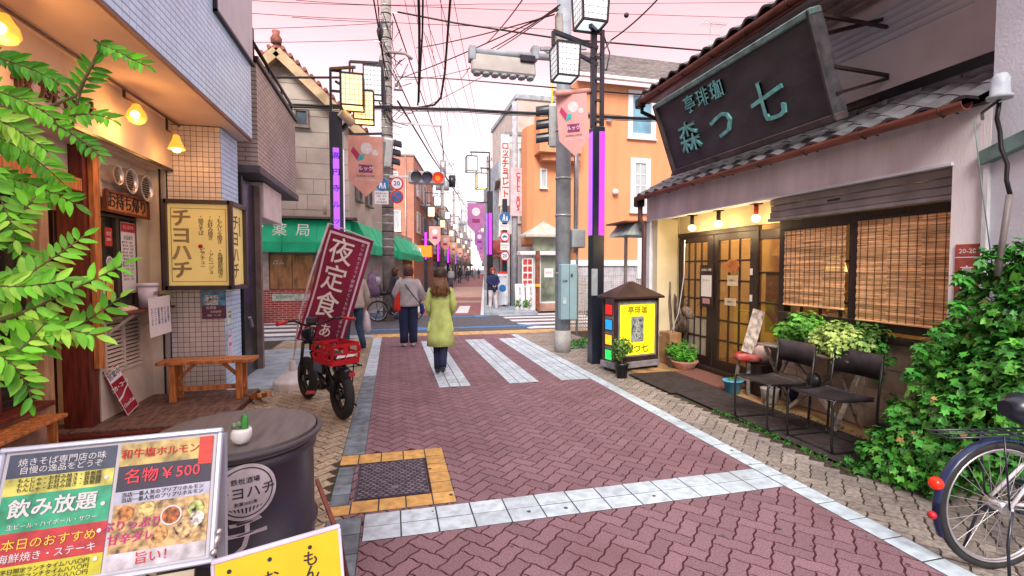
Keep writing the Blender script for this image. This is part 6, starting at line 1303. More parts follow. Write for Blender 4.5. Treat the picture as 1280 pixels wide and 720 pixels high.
# generic far street lamps (copied) --------------------------------------------
def farlamp(P, label, s, pc, grp='black street lamps along the far street'):
    t = thing('street_lamp', label, 'street lamp', P, 0, grp)
    MB().bbox(P.x-.11, P.x+.11, P.y-.11, P.y+.11, 0, 4.8, .01).build('post', m_bpole, t); MB().box(P.x-.06, P.x+.06, P.y-.122, P.y-.111, 2.2, 3.9).build('light_strip', m_mag, t); MB().box(P.x+s*.111-.006, P.x+s*.111+.006, P.y-.07, P.y+.07, 2.2, 3.9).build('light_strip', m_purple, t)
    lantern(t, (P.x+s*.35, P.y, 5.2), .42, .6, m_lantern); lantern(t, (P.x+s*.75, P.y+.1, 5.9), .42, .6, m_lanternw)
    MB().bar((P.x, P.y, 4.8), (P.x, P.y, 5.9), .06).build('upright', m_bpole, t); MB().bar((P.x, P.y, 5.75), (P.x+s*.4, P.y, 5.75), .05).build('arm', m_bpole, t); MB().bar((P.x+s*.35, P.y, 5.75), (P.x+s*.35, P.y, 5.5), .03).build('hanger', m_bpole, t)
    MB().bar((P.x, P.y, 6.4), (P.x+s*.8, P.y+.1, 6.4), .05).build('arm', m_bpole, t); MB().bar((P.x, P.y, 5.9), (P.x, P.y, 6.4), .05).build('upright', m_bpole, t); MB().bar((P.x+s*.75, P.y+.1, 6.4), (P.x+s*.75, P.y+.1, 6.2), .03).build('hanger', m_bpole, t)
    MB().bar((P.x, P.y, 4.35), (P.x+s*.95, P.y, 4.35), .04).build('pennant_rod', m_bpole, t)
    Mz = frame((P.x+s*.58, P.y-.02, 4.3), (1, 0, 0), (0, -1, 0)); m = mat('pennant %s' % (pc,), pc, .7, .08, 3)
    o = MB(Mz).prism([(-.36, 0), (-.36, -.9), (0, -1.25), (.36, -.9), (.36, 0)], -.004, .004).build('pennant', m, t); MB(Mz).disc((0, -.35, .006), (0, 0, 1), .17, .003).build('print_white', mat('off white print', (.66, .64, .66), .6, .08, 20), o); MB(Mz).box(-.16, .16, -.8, -.64, .005, .008).build('print_box', mat('plum print', (.25, .03, .14), .6), o)
    return t
ords = ['first', 'second', 'third', 'fourth', 'fifth', 'sixth']
for i, tt in enumerate((14.3, 22.5, 33, 46, 62, 84)): farlamp(S2(tt, -1.95), '%s black street lamp along the left kerb of the far street' % ords[i], 1, [(.62, .34, .32), (.78, .36, .26), (.80, .42, .25), (.75, .4, .3), (.7, .35, .3), (.7, .4, .3)][i])
for i, tt in enumerate((3.6, 19, 30, 43, 60, 84)): farlamp(S2(tt, 1.98), '%s black street lamp along the right kerb of the far street' % ords[i], -1, [(.42, .16, .38), (.35, .12, .45), (.4, .15, .4), (.5, .2, .4), (.5, .2, .3), (.5, .2, .3)][i])
# far poles with crossarms and transformers
for i, (tt, lat) in enumerate(((26, -1.9), (42, -1.9), (60, -1.8), (80, -1.8), (104, -1.7), (24, 2.1), (70, 1.9))):
    P = S2(tt, lat); t = thing('utility_pole', '%s concrete utility pole on the %s of the far street' % (ords[i if i < 5 else i-5], 'left' if lat < 0 else 'right'), 'utility pole', P, 0, 'concrete poles along the far street')
    MB().tube([P, P+Vector((0, 0, 11))], [.19, .13], 10).build('pole', m_concp, t)
    for z, w in ((10.6, 1.1), (9.9, .9), (8.2, .7)): MB().bar(P+Vector((-.2, -.2, z)), P+Vector((w, -.2, z)), .08).build('crossarm', m_steel, t)
    if i % 2 == 0:
        for dx in (.35, -.35): MB().cyl(P+Vector((dx, -.3, 8.4)), P+Vector((dx, -.3, 9.2)), .22).build('transformer', m_spole, t)
    for k in range(4): MB().cyl(P+Vector((-.1+k*.35, -.2, 10.6)), P+Vector((-.1+k*.35, -.2, 10.85)), .04, n=6).build('insulator', m_bpole, t)
# sign post at the right corner of the far street
sp2 = Vector((4.72, 18.9, 0)); P = PY(630, 370, 18.9); sp2 = Vector((P.x+.03, 18.9, 0))
t = thing('sign_post', 'black sign post at the right corner of the far street', 'post', sp2); MB().bar(sp2, sp2+Vector((0, 0, 4.4)), .17, ch=.01).build('post', m_bpole, t); MB().bar(sp2+Vector((.25, 0, 0)), sp2+Vector((.25, 0, 3.0)), .05).build('side_post', m_bpole, t)
rsign('pedestrian_sign', 'round blue pedestrian sign at the top of the right corner post', 631, 272, 18.7, .22, 'ped')
rsign('vehicle_sign', 'red ringed sign with a blue car on the right corner post', 631, 296, 18.7, .20, 'car')
rsign('speed_sign', 'red ringed speed limit sign reading 20 on the right corner post', 631, 320, 18.7, .20, '20')
for y, h, lab in ((284, .22, 'small text plate under the blue sign on the right corner post'), (308, .30, 'text plate between the two red ringed signs on the right corner post')):
    P = PY(631, y, 18.7); sheet('rules_plate', lab, 'road sign', frame(P, (1, 0, 0), (0, -1, 0)), .36, h, m_paper, [('自転車を除く', .06, 0, .04, m_ink), ('8-20', .07, 0, -.05, m_ink)])
P = PY(628, 357, 18.3); t = thing('walkway_board', 'tall pale board with a blue pictogram beside the woman in navy', 'sign board', (P.x, 18.3, 0)); Mw = frame((P.x, 18.3, P.z), (1, 0, 0), (0, -1, 0)); MB(Mw).bbox(-.2, .2, -.75, .55, 0, .04, .005).build('board', mat('pale blue board', (.62, .66, .74), .6), t); MB(Mw).disc((0, -.1, .045), (0, 0, 1), .14, .008).build('emblem', m_sblue, t); text('歩行者', .11, Mw @ Matrix.Translation((0, .33, .042)), m_ink, t, ext=.0008); MB(Mw).box(-.2, .2, .46, .55, .04, .043).build('red_band', m_redink, t)
for dx in (-.15, .15): MB().bar((P.x+dx, 18.32, 0), (P.x+dx, 18.32, P.z-.7), .03).build('leg', m_steel, t)
# ================================================================ WIRES
def wire(label, pts, r=.018, sag=.0, n=12, grp='overhead cables', m=None, name='overhead_cable'):
    """pts: world points; sag in metres between consecutive points"""
    path = []
    for i in range(len(pts)-1):
        a, b_ = Vector(pts[i]), Vector(pts[i+1])
        for k in range(n):
            u = k/n; p = a.lerp(b_, u); p.z -= 4*sag*u*(1-u); path.append(p)
    path.append(Vector(pts[-1])); t = MB().tube(path, r, 5).build(name, m or m_black); tag(t, label, 'cable', grp); return t
Yx = 15.0
wire('thick black cable crossing the street just under the left lanterns', [PY(150, 96, 14), PY(343, 97, 14.4), PY(485, 97, Yx)], .035)
wire('black cable running from the concrete pole across to the coffee house eave', [PY(497, 96, Yx), PY(570, 99, 14), PY(697, 110, 9), PY(812, 119, 7.6), PY(960, 127, 7.2)], .016)
for k in range(3): wire(['heavy double cable crossing low behind the lanterns, upper strand', 'heavy double cable crossing low behind the lanterns, lower strand', 'thin strand twisted with the low double cable'][k], [PY(250, 129+4*k, 14), PY(370, 131+3*k, 14.4), PY(485, 133+2*k, Yx), PY(575, 136+2*k, 14.6), PY(697, 142+2*k, 14), PY(850, 149+2*k, 14), PY(1000, 156+2*k, 14)], (.034, .028, .012)[k], .02)
wire('black cable sloping from the top of the concrete pole to the right', [PY(497, 15, Yx), PY(570, 29, 14.5), PY(697, 48, 14), PY(888, 64, 14), PY(1050, 78, 14)], .028)
for i, (a, b_) in enumerate((((320, 1), (490, 7)), ((320, 17), (480, 25)), ((320, 36), (490, 28)), ((320, 53), (485, 49)), ((490, 7), (1000, 24)), ((485, 28), (900, 44)), ((600, 5), (1000, 2)))):
    wire('thin high wire %s' % ['topmost left of the concrete pole', 'second from the top left of the concrete pole', 'third from the top left of the concrete pole', 'lowest of the thin wires left of the pole', 'running high from the concrete pole to the right edge', 'passing behind the lanterns on the right', 'at the very top right of the sky'][i], [PY(a[0]-120, a[1]+(a[1]-b_[1])*.4, 14.5), PY(*a, 14.8), PY(*b_, 15)], .009, .02, 8)
# heavy vertical drops and lines running down the far street
wire('thick cable dropping from above and curling into the double cable', [PY(566, -40, 11), PY(562, 10, 12), PY(556, 90, 14), PY(551, 122, 14.8), PY(543, 131, 14.9), PY(520, 135, 15)], .034, 0, 6)
wire('thick cable hanging straight down beside the concrete pole', [PY(522, -40, 12), PY(524, 30, 13), PY(524, 80, 14.3), PY(523, 128, 15)], .04, 0, 6)
wire('second straight cable beside the hanging thick one', [PY(529, -40, 12), PY(528, 40, 13.2), PY(524, 110, 14.8), PY(522, 132, 15)], .028, 0, 6)
wire('pair of droppers with an insulator left of the concrete pole', [PY(462, -30, 12), PY(474, 40, 12.6), PY(480, 80, 13)], .02, 0, 6)
wire('thinner dropper beside the insulator pair', [PY(470, -30, 12), PY(475, 42, 12.5), PY(481, 85, 13)], .014, 0, 6)
farP = [S2(26, -1.9, 10.7), S2(42, -1.9, 10.7), S2(60, -1.8, 10.7), S2(80, -1.8, 10.7), S2(104, -1.7, 10.7)]
for i in range(6):
    off = Vector((-.1+i*.28, -.2, [.15, .15, .15, .15, -.6, -2.3][i])); st0 = [Vector((-.1, 15.2, 12.5)), Vector((.3, 15.2, 12.3)), Vector((.8, 15.2, 12.4)), Vector((1.4, 15.2, 12.6)), Vector((.1, 15.2, 9.3)), Vector((.1, 15.2, 7.6))][i]
    wire('long cable running down the left of the far street, %s' % ['outermost', 'second from the left', 'third from the left', 'fourth from the left', 'the lower one', 'the lowest one'][i], [st0]+[p+off for p in farP], .012 if i < 4 else .022, .45, 8, 'cables along the far street')
for i, ((x0, y0), (x1, y1)) in enumerate((((530, 40), (575, 205)), ((533, 45), (590, 200)), ((535, 30), (600, 205)), ((550, 0), (610, 215)), ((567, 0), (612, 222)), ((497, 126), (585, 262)), ((470, 175), (478, 180)))):
    if i == 6: continue
    wire('slanting line toward the far street, %s' % ['leftmost fine one', 'second fine one', 'third fine one', 'fourth fine one', 'rightmost fine one', 'the thick one from the pole middle'][i], [PD(x0, y0, 13), PD((x0+x1)/2, (y0+y1)/2+4, 19), PD(x1, y1, 45)], .009 if i < 5 else .028, 0, 6, 'cables along the far street')
RPt = SP+Vector((0, 0, 7.6))
for i, ((x0, y0, D0), (x1, y1, D1)) in enumerate((((700, 6, 8.7), (600, 68, 13)), ((697, 10, 8.7), (597, 75, 16)), ((660, -10, 8), (607, 55, 13)), ((693, 18, 8.7), (520, 60, 14.6)), ((698, 12, 8.7), (500, 98, 15)), ((835, -15, 8), (764, 50, 9)), ((764, 50, 9), (738, 72, 7.6)), ((587, 84, 9), (572, 100, 13)), ((612, 90, 13), (505, 145, 15)), ((505, 100, 15), (590, 85, 12)))):
    wire('slack wire between the two poles, %s' % ['highest pair upper strand', 'highest pair lower strand', 'steep one at the top centre', 'faint flat one', 'long faint one', 'steep one right of the tall lantern', 'short tail above the magenta lamp', 'short one at the panel end', 'faint one under the panel', 'faint one meeting the panel'][i], [PD(x0, y0, D0), PD(x1, y1, D1)], .014 if i < 7 else .008, .06, 8, 'slack wires round the steel pole')
b_ = PY(475, 40, 12.6); t = thing('cable_insulator', 'dark splice insulator on the dropper left of the concrete pole', 'insulator', b_); MB().loft([(b_.x, b_.y, b_.z-.22, .03, .03), (b_.x, b_.y, b_.z-.08, .07, .07), (b_.x, b_.y, b_.z+.02, .09, .09), (b_.x, b_.y, b_.z+.14, .05, .05), (b_.x, b_.y, b_.z+.25, .03, .03)], 10).build('body', m_bpole, t)
b_ = PY(783, 19, 12); t = thing('cable_spacer', 'small dark spacer on the thin wire above the orange building', 'spacer', b_); MB().sphere(b_, .07).build('body', m_bpole, t)
# ================================================================ PROPS
def foliage(parent, clumps, n, size, m, name='leaves', shape='oval', up=.3, seed=1):
    """leaf-sized faces spread through the given clumps (centre, radius[, squash])"""
    rnd = random.Random(seed); b = MB(); vol = [c[1]**2 for c in clumps]; tot = sum(vol)
    for c in clumps:
        C_ = Vector(c[0]); R_ = c[1]; sq = c[2] if len(c) > 2 else (1, 1, 1)
        for k in range(int(n*R_**2/tot)):
            d = Vector((rnd.gauss(0, 1), rnd.gauss(0, 1), rnd.gauss(0, 1))).normalized(); r = R_*(rnd.uniform(.25, 1)**.45)*(1+.22*math.sin(5*d.x+3*d.z+C_.x*9)*math.cos(4*d.y+C_.y*7))
            p = C_+Vector((d.x*sq[0], d.y*sq[1], d.z*sq[2]))*r
            if p.z < .02: p.z = rnd.uniform(.02, .08)
            nn = (d+Vector((rnd.uniform(-.7, .7), rnd.uniform(-.7, .7), rnd.uniform(-.2, .9)+up))).normalized(); x = nn.cross(Vector((rnd.uniform(-1, 1), rnd.uniform(-1, 1), .2))).normalized(); y = nn.cross(x); s = size*rnd.uniform(.6, 1.25)
            if shape == 'oval': pts = [(0, 0, 0), (.28, .35, .06), (.22, .75, .02), (0, 1, -.06), (-.22, .75, .02), (-.28, .35, .06)]
            elif shape == 'blade': pts = [(0, 0, 0), (.09, .5, .03), (0, 1, -.05), (-.09, .5, .03)]
            else: pts = [(0, 0, 0), (.42, .12, .05), (.26, .38, 0), (.50, .66, -.04), (.16, .66, .03), (0, 1.0, -.08), (-.16, .66, .03), (-.50, .66, -.04), (-.26, .38, 0), (-.42, .12, .05)]
            vs = [p+x*(a*s)+y*((c_-.4)*s)+nn*(e_*s) for a, c_, e_ in pts]; k0 = len(vs)
            if shape == 'lobed': b.add(vs, [(0, 1, 2, 8, 9), (2, 3, 4, 6, 7, 8), (4, 5, 6)])
            else: b.add(vs, [tuple(range(k0))] if shape == 'blade' else [(0, 1, 2, 3), (0, 3, 4, 5)])
    o = b.build(name, m, parent); o['kind'] = 'stuff'; return o
def leafmat(name, c1, c2, rough=.45):
    m = mat(name, c1, rough, .2, 7, piece=.38, col2=c2, spec=.35); m.node_tree.nodes['Principled BSDF'].inputs['Subsurface Weight'].default_value = 0
    return m
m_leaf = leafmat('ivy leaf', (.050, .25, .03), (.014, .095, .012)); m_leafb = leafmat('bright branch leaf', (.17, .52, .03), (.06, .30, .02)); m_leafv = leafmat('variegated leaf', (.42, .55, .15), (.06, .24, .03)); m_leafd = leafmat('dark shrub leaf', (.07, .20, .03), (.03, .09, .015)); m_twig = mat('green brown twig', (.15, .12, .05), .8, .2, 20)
def pot(parent, c, r0, r1, h, m, name='pot'):
    x, y, z = c; MB().loft([(x, y, z, r0, r0), (x, y, z+h*.85, r1*.96, r1*.96), (x, y, z+h*.86, r1*1.06, r1*1.06), (x, y, z+h, r1*1.08, r1*1.08), (x, y, z+h, r1*.92, r1*.92), (x, y, z+h*.88, r1*.9, r1*.9)], 20).build(name, m, parent)
m_terra = mat('pinkish terracotta', (.42, .20, .15), .75, .15, 12)
# barrel table --------------------------------------------------------------
BT = PD(303, 548, 1.83); BT.z = 1.0; bx, by, bR = BT.x-.012, BT.y, .262
br = thing('oil_drum_table', 'dark indigo oil drum used as a table with a weathered round wooden top', 'table', (bx, by, 0))
m_drum = mat('indigo drum paint', (.028, .026, .045), .38, .2, 3, stain=.3, stain_col=(.05, .045, .06), spec=.5)
prof = [(0, bR)]
for z in (.30, .62):
    prof += [(z-.02, bR), (z-.01, bR+.012), (z+.01, bR+.012), (z+.02, bR)]
prof += [(.905, bR), (.915, bR+.01), (.93, bR+.012), (.945, bR+.008), (.95, bR)]
b = MB(); vs = []; n = 48
b.loft([(bx, by, z, r, r) for z, r in prof], n, True); b.build('drum', m_drum, br)
m_top = mat('weathered grey wood', (.125, .11, .11), .5, .10, 6, stretch=(7, .9, 5), bump=.12, stain=.25, stain_col=(.095, .08, .08))
MB(Matrix.Translation((bx, by, 0))).prism([(.272*math.cos(q*PI/32), .272*math.sin(q*PI/32)) for q in range(64)], .952, .992).build('top_board', m_top, br)
MB().tube([(bx+.284*math.cos(a*PI/24), by+.284*math.sin(a*PI/24), .975) for a in range(48)], .011, 8, closed=True).build('top_rim', mat('dark rim band', (.055, .05, .06), .45), br)
def wrap(me, ang0, z0, R, parent, name, m):
    for v in me.vertices:
        a = ang0+v.co.x/R; r = R+v.co.z; v.co = Vector((r*math.cos(a), r*math.sin(a), z0+v.co.y))
    me.materials.clear(); me.materials.append(m); o = bpy.data.objects.new(name, me); COL.objects.link(o); o.parent = parent; return o
angc = math.atan2(-by, -bx)+.06
def ringmesh(r0, r1, nr=10, na=48):
    vs = [(0, 0, .001)] if r0 == 0 else []; fs = []; base = len(vs)
    for i in range(nr+1):
        r = r0+(r1-r0)*i/nr
        if r0 == 0 and i == 0: continue
        vs += [(r*math.cos(2*PI*k/na), r*math.sin(2*PI*k/na), .001) for k in range(na)]
    rows = (len(vs)-base)//na
    if r0 == 0: fs += [(0, 1+k, 1+(k+1) % na) for k in range(na)]
    fs += [(base+i*na+k, base+(i+1)*na+k, base+(i+1)*na+(k+1) % na, base+i*na+(k+1) % na) for i in range(rows-1) for k in range(na)]
    me = bpy.data.meshes.new('disc'); me.from_pydata(vs, [], fs); return me
m_dwhite = mat('drum white paint', (.55, .52, .56), .6, .1, 20); LZ = .855
wrap(ringmesh(0, .095), angc, LZ, bR+.0125, br, 'logo_disc', m_dwhite)
wrap(ringmesh(.080, .084), angc, LZ, bR+.0135, br, 'logo_ring', m_drum)
me = textmesh('チヨハチ', .046, .0006, .004); wrap(me, angc, LZ-.003, bR+.0145, br, 'logo_lettering', m_drum)
me = textmesh('鉄板酒場', .022, .0006, .0); wrap(me, angc, LZ+.038, bR+.0145, br, 'logo_lettering', m_drum); me = textmesh('創業2021年', .014, .0006, .0); wrap(me, angc, LZ-.038, bR+.0145, br, 'logo_lettering', m_drum)
bb_ = bmesh.new()
for k in range(9):
    x = -.048+k*.012; t0 = -.052; t1 = -.072+abs(k-4)*.0035; q = [bb_.verts.new((x-.003, t0, .002)), bb_.verts.new((x+.003, t0, .002)), bb_.verts.new((x*.85+.002, t1, .002)), bb_.verts.new((x*.85-.002, t1, .002))]; bb_.faces.new(q)
me = bpy.data.meshes.new('rays'); bb_.to_mesh(me); bb_.free(); wrap(me, angc, LZ, bR+.0125, br, 'logo_rays', m_drum)
me = textmesh('チ', .15, .0006, .006); wrap(me, angc, .69, bR+.001, br, 'large_letter', m_dwhite)
# cactus
cp_ = PD(301, 528, 1.66); cx_, cy_ = cp_.x, cp_.y; ca = thing('cactus_pot', 'tiny cactus in a white egg shaped pot on the drum table', 'plant', (cx_, cy_, .996))
MB().loft([(cx_, cy_, .996, .016, .016), (cx_, cy_, 1.004, .026, .024), (cx_, cy_, 1.02, .034, .030), (cx_+.002, cy_, 1.038, .033, .029), (cx_+.004, cy_, 1.05, .028, .024), (cx_+.004, cy_, 1.046, .024, .02)], 20).build('pot', mat('white ceramic', (.72, .72, .72), .25), ca)
m_cac = mat('cactus green', (.05, .26, .05), .6, .2, 60); rib = lambda i, a: .12*math.cos(8*a)
MB().loft([(cx_+.012, cy_, 1.04, .009, .009), (cx_+.012, cy_, 1.06, .011, .011), (cx_+.012, cy_, 1.085, .011, .011), (cx_+.012, cy_, 1.096, .006, .006)], 16, wob=rib).build('stem', m_cac, ca)
for dx, dy, z, r in ((-.012, 0, 1.052, .013), (-.018, -.01, 1.062, .010), (-.004, -.008, 1.066, .009), (-.020, .006, 1.048, .010)): MB().loft([(cx_+dx, cy_+dy, z-r, r*.6, r*.6), (cx_+dx, cy_+dy, z, r, r), (cx_+dx, cy_+dy, z+r*.8, r*.6, r*.6), (cx_+dx, cy_+dy, z+r, r*.2, r*.2)], 12, wob=rib).build('stem', mat('grey green cactus', (.16, .22, .13), .7, .2, 60), ca)
# menu board in front --------------------------------------------------------
TL, TR_, BR_ = PD(8, 567, 1.13), PD(272, 541, 1.27), PD(291, 692, 1.19); u = (TR_-TL); w = u.length; u.normalize(); dn = (BR_-TR_); dn -= u*dn.dot(u); h = dn.length
Mm = frame(TL+u*w/2+dn/2, u, u.cross(-dn)*1.0)
if (Mm.to_3x3() @ Vector((0, 0, 1))).dot(CP-TL) < 0: Mm = frame(TL+u*w/2+dn/2, u, -(u.cross(-dn)))
mb_ = thing('menu_board', 'aluminium framed menu stand crowded with coloured food prints at the bottom left', 'sign board', (TL.x, TL.y, 0))
m_alu = mat('pale aluminium', (.50, .54, .66), .35, .05, 3, metal=.3)
MB(Mm).box(-w/2, w/2, -h/2, h/2, -.012, -.002).build('backing', mat('print paper', (.56, .56, .60), .45, .04, 3), mb_)
for a in ((-w/2-.012, w/2+.012, h/2, h/2+.013), (-w/2-.012, w/2+.012, -h/2-.013, -h/2), (-w/2-.013, -w/2, -h/2, h/2), (w/2, w/2+.013, -h/2, h/2)): MB(Mm).bbox(*a, -.014, .006, .003).build('frame', m_alu, mb_)
def pr(x0, x1, y0, y1, c, nm, z=.0, var=.12, sc_=30, name='print'):
    MB(Mm).box(-w/2+w*x0, -w/2+w*x1, h/2-h*y1, h/2-h*y0, z, z+.0012).build(name, mat(nm, c, .45, var, sc_), mb_)
pr(.02, .50, .02, .20, (.05, .07, .12), 'navy print'); pr(.02, .50, .20, .33, (.62, .60, .12), 'yellow green print', var=.25); pr(.02, .50, .33, .60, (.03, .38, .20), 'green print', var=.2); pr(.02, .50, .60, .83, (.50, .03, .04), 'red print', var=.2); pr(.02, .50, .83, .98, (.62, .60, .03), 'lemon print')
pr(.52, .98, .02, .20, (.55, .42, .14), 'mustard print', var=.3); pr(.91, .98, .0201, .25, (.60, .03, .02), 'red corner print', .0014); pr(.52, .98, .20, .40, (.025, .02, .05), 'midnight print'); pr(.52, .98, .40, .50, (.45, .47, .60), 'pale blue print'); pr(.52, .98, .50, .86, (.50, .33, .14), 'food photo print', var=.5, sc_=55); pr(.52, .98, .86, .98, (.60, .58, .64), 'pale mauve print', var=.2)
def ptx(s, x, y, sz, m, **k): text(s, sz, Mm @ Matrix.Translation((-w/2+w*x, h/2-h*y, .0032)), m, mb_, ext=.0003, **k)
m_mag_ = mat('magenta ink', (.5, .05, .2), .6)
ptx('和牛塩ホルモン', .72, .11, .024, m_redink, bold=.01); ptx('名物￥500', .74, .295, .036, mat('bright red ink', (.8, .05, .08), .5), bold=.01); ptx('焼きそば専門店の味', .26, .09, .019, m_paper); ptx('自慢の逸品をどうぞ', .26, .15, .018, m_paper)
for k in range(3): ptx('もんじゃ・お好み焼き・鉄板焼', .26, .225+.035*k, .0115, m_ink)
ptx('飲み放題', .25, .44, .042, m_paper, bold=.02); ptx('生ビール・ハイボール・サワー', .26, .56, .012, m_paper); ptx('本日のおすすめ', .26, .69, .025, mat('yellow ink', (.8, .6, .05), .5)); ptx('海鮮焼き・ステーキ', .26, .78, .02, m_paper)
for k in range(3): ptx('平日限定ランチタイム八八〇円', .26, .87+.04*k, .0115, m_ink)
for k in range(2): ptx('当店一番人気のプリプリホルモン', .75, .43+.04*k, .0115, m_ink)
ptx('ぷりっぷり', .62, .66, .024, m_mag_, bold=.02); ptx('甘辛ダレ', .62, .76, .024, m_mag_, bold=.02); ptx('旨い！', .74, .92, .028, m_redink)
for k, (x, y, r, c) in enumerate(((.80, .63, .021, (.45, .13, .03)), (.68, .56, .017, (.60, .45, .16)), (.92, .60, .018, (.40, .45, .15)), (.88, .74, .024, (.62, .42, .20)), (.75, .76, .018, (.55, .30, .10)), (.93, .68, .016, (.65, .60, .55)), (.58, .57, .017, (.50, .20, .05)))):
    o = Mm @ Matrix.Translation((-w/2+w*x, h/2-h*y, .0018+.0004*k)); MB(o).disc((0, 0, 0), (0, 0, 1), r, .0006, 20).build('dish_print', mat('dish print %d' % k, c, .5, .45, 90), mb_)
    if k == 0: MB(o).tube([(r*math.cos(a*PI/12), r*math.sin(a*PI/12), .001) for a in range(24)], .0022, 5, closed=True).build('bowl_print', m_paper, mb_)
for k in range(4): ptx('●', .47, .27+k*.2, .012, m_paper)
# lower cream panel, legs
for a in ((-w/2+.02, w/2-.03, -h/2-.30, -h/2-.02),): MB(Mm).box(*a, -.014, -.004).build('lower_board', mat('cream frame board', (.50, .46, .34), .6), mb_); MB(Mm).box(a[0]+.02, a[1]-.02, a[2]+.02, a[3]-.02, -.004, -.002).build('lower_print', mat('brown ornate print', (.17, .085, .05), .6, .3, 20), mb_)
text('Menu', .09, Mm @ Matrix.Translation((.06, -h/2-.09, 0)), m_paper, mb_, ext=.0004, shear=.3)
for sx_ in (-1, 1):
    q = Mm @ Vector((sx_*(w/2+.006), -h/2-.0, -.01)); MB().bar(Mm @ Vector((sx_*(w/2+.006), h/2, -.02)), (q.x+.02, q.y-.05, 0), .02).build('leg', m_alu, mb_); MB().bar(Mm @ Vector((sx_*(w/2+.004), h/2-.05, -.03)), (q.x-.08, q.y+.35, 0), .018).build('leg', m_alu, mb_)
MB().sphere(Mm @ Vector((w/2+.012, -h/2+.01, .01)), .009).build('clamp_knob', m_steel, mb_); MB().sphere(Mm @ Vector((w/2+.020, -h/2+.055, .01)), .008).build('clamp_knob', m_steel, mb_); MB().cyl(Mm @ Vector((w/2+.01, -h/2+.01, 0)), Mm @ Vector((w/2+.02, -h/2+.06, 0)), .006).build('clamp', m_steel, mb_)
# yellow board
TL, TR_ = PD(268, 706, 1.02), PD(422, 661, 1.155); u = (TR_-TL); w2 = u.length; u.normalize(); nrm = Vector((u.y, -u.x, 0)).normalized(); nrm = (nrm+Vector((0, 0, .25))).normalized()
My = frame(TL+u*w2/2, u, nrm); yb_ = thing('yellow_menu_easel', 'yellow hand lettered menu on an easel before the oil drum', 'sign board', (TL.x, TL.y, 0))
MB(My).box(-w2/2, w2/2, -.42, 0, -.01, 0).build('board', mat('yellow orange board', (.72, .52, .02), .5, .12, 2.5, col2=(.62, .32, .01)), yb_)
for a in ((-w2/2-.006, w2/2+.006, 0, .009), (-w2/2-.007, -w2/2, -.42, 0), (w2/2, w2/2+.007, -.42, 0)): MB(My).bbox(*a, -.012, .003, .002).build('frame', mat('pale lilac edge', (.66, .62, .78), .5), yb_)
for x, s in ((.062, 'もんじゃ焼き'), (-.022, 'お好み焼き'), (-.10, '鉄板焼各種')): text(s, .036, My @ Matrix.Translation((x, -.125, .0012)), m_ink, yb_, ext=.0003, vertical=True, spacing=.85, bold=.01); MB(My).disc((x, -.022-.0*x, .001), (0, 0, 1), .0045, .001, 14).build('bullet', m_ink, yb_)
MB().bar(PD(396, 600, 1.45), PD(421, 665, 1.20), .010).build('easel_leg', m_dkwood, yb_)
for sx_ in (-1, 1): q = My @ Vector((sx_*w2*.4, -.42, -.01)); MB().bar(q, (q.x+.02, q.y-.08, 0), .016).build('easel_leg', m_dkwood, yb_)
MB().bar(PD(421, 665, 1.20), Vector((PD(421, 665, 1.20).x+.1, PD(421, 665, 1.2).y+.3, 0)), .012).build('easel_leg', m_dkwood, yb_)
def wheel(parent, c, ax, R, tr, m_t, m_r, spokes=28, rimw=.012, hub=.03, name='wheel'):
    """c centre, ax axle direction"""
    c, ax = Vector(c), Vector(ax).normalized(); e1 = ax.cross(Vector((0, 0, 1))).normalized(); e2 = ax.cross(e1)
    P = lambda a, r, o=0: c+(e1*math.cos(a)+e2*math.sin(a))*r+ax*o
    ty = MB().tube([P(2*PI*k/48, R-tr) for k in range(48)], tr, 10, closed=True).build('tyre', m_t, parent)
    b = MB()
    for o in (-1, 1): b.tube([P(2*PI*k/40, R-2*tr-.004, o*rimw) for k in range(40)], .006, 6, closed=True)
    b.tube([P(2*PI*k/40, R-2*tr-.012) for k in range(40)], .008, 6, closed=True)
    b.build('rim', m_r, ty)
    MB().cyl(c-ax*.05, c+ax*.05, hub).build('hub', m_r, ty)
    if spokes:
        s = MB()
        for k in range(spokes): a = 2*PI*k/spokes; o = .03 if k % 2 else -.03; s.tube([P(a+(.35 if k % 4 < 2 else -.35), hub*.9, o), P(a, R-2*tr-.01, 0)], .0018, 3, caps=False)
        o = s.build('spokes', m_r, ty)
    return ty
m_rub = mat('tyre rubber', (.02, .02, .022), .75, .15, 12, bump=.4, bscale=70); m_fr = mat('gloss black frame', (.01, .01, .012), .25)
rc = Vector((-.53, 5.36, .26)); hd = Vector((-.46, .89, 0)).normalized(); axl = Vector((hd.y, -hd.x, 0))
def B(f, s, z): return Vector((rc.x, rc.y, 0))+hd*f+axl*s+Vector((0, 0, z))
eb = thing('electric_bike', 'black fat tyred electric bicycle carrying a red crate on its stand', 'bicycle', (rc.x, rc.y, 0))
wheel(eb, B(0, 0, .26), axl, .26, .05, m_rub, m_fr, 18, .03, .05); wheel(eb, B(1.08, 0, .26), (axl+hd*.0), .26, .05, m_rub, m_fr, 18, .03, .04)
fb = MB()
for s in (-.08, .08): fb.tube([B(0, s, .26), B(.38, s*.7, .30)], .014, 8); fb.tube([B(0, s, .26), B(.05, s, .42), B(.25, s*.9, .56), B(.42, s*.7, .60)], .013, 8); fb.tube([B(1.08, s*1.1, .26), B(.94, s*1.1, .72)], .019, 8)
fb.tube([B(.38, 0, .30), B(.42, 0, .60), B(.86, 0, .66)], .028, 10); fb.tube([B(.38, 0, .30), B(.62, 0, .34), B(.90, 0, .60)], .032, 10); fb.build('frame', m_fr, eb)
MB().bbox(-.05, .05, -.15, .15, -.07, .07, .02, Matrix.Translation(B(.58, 0, .47)) @ frame((0, 0, 0), axl, (0, 0, 1)).to_3x3().to_4x4()).build('battery', m_bpole, eb)
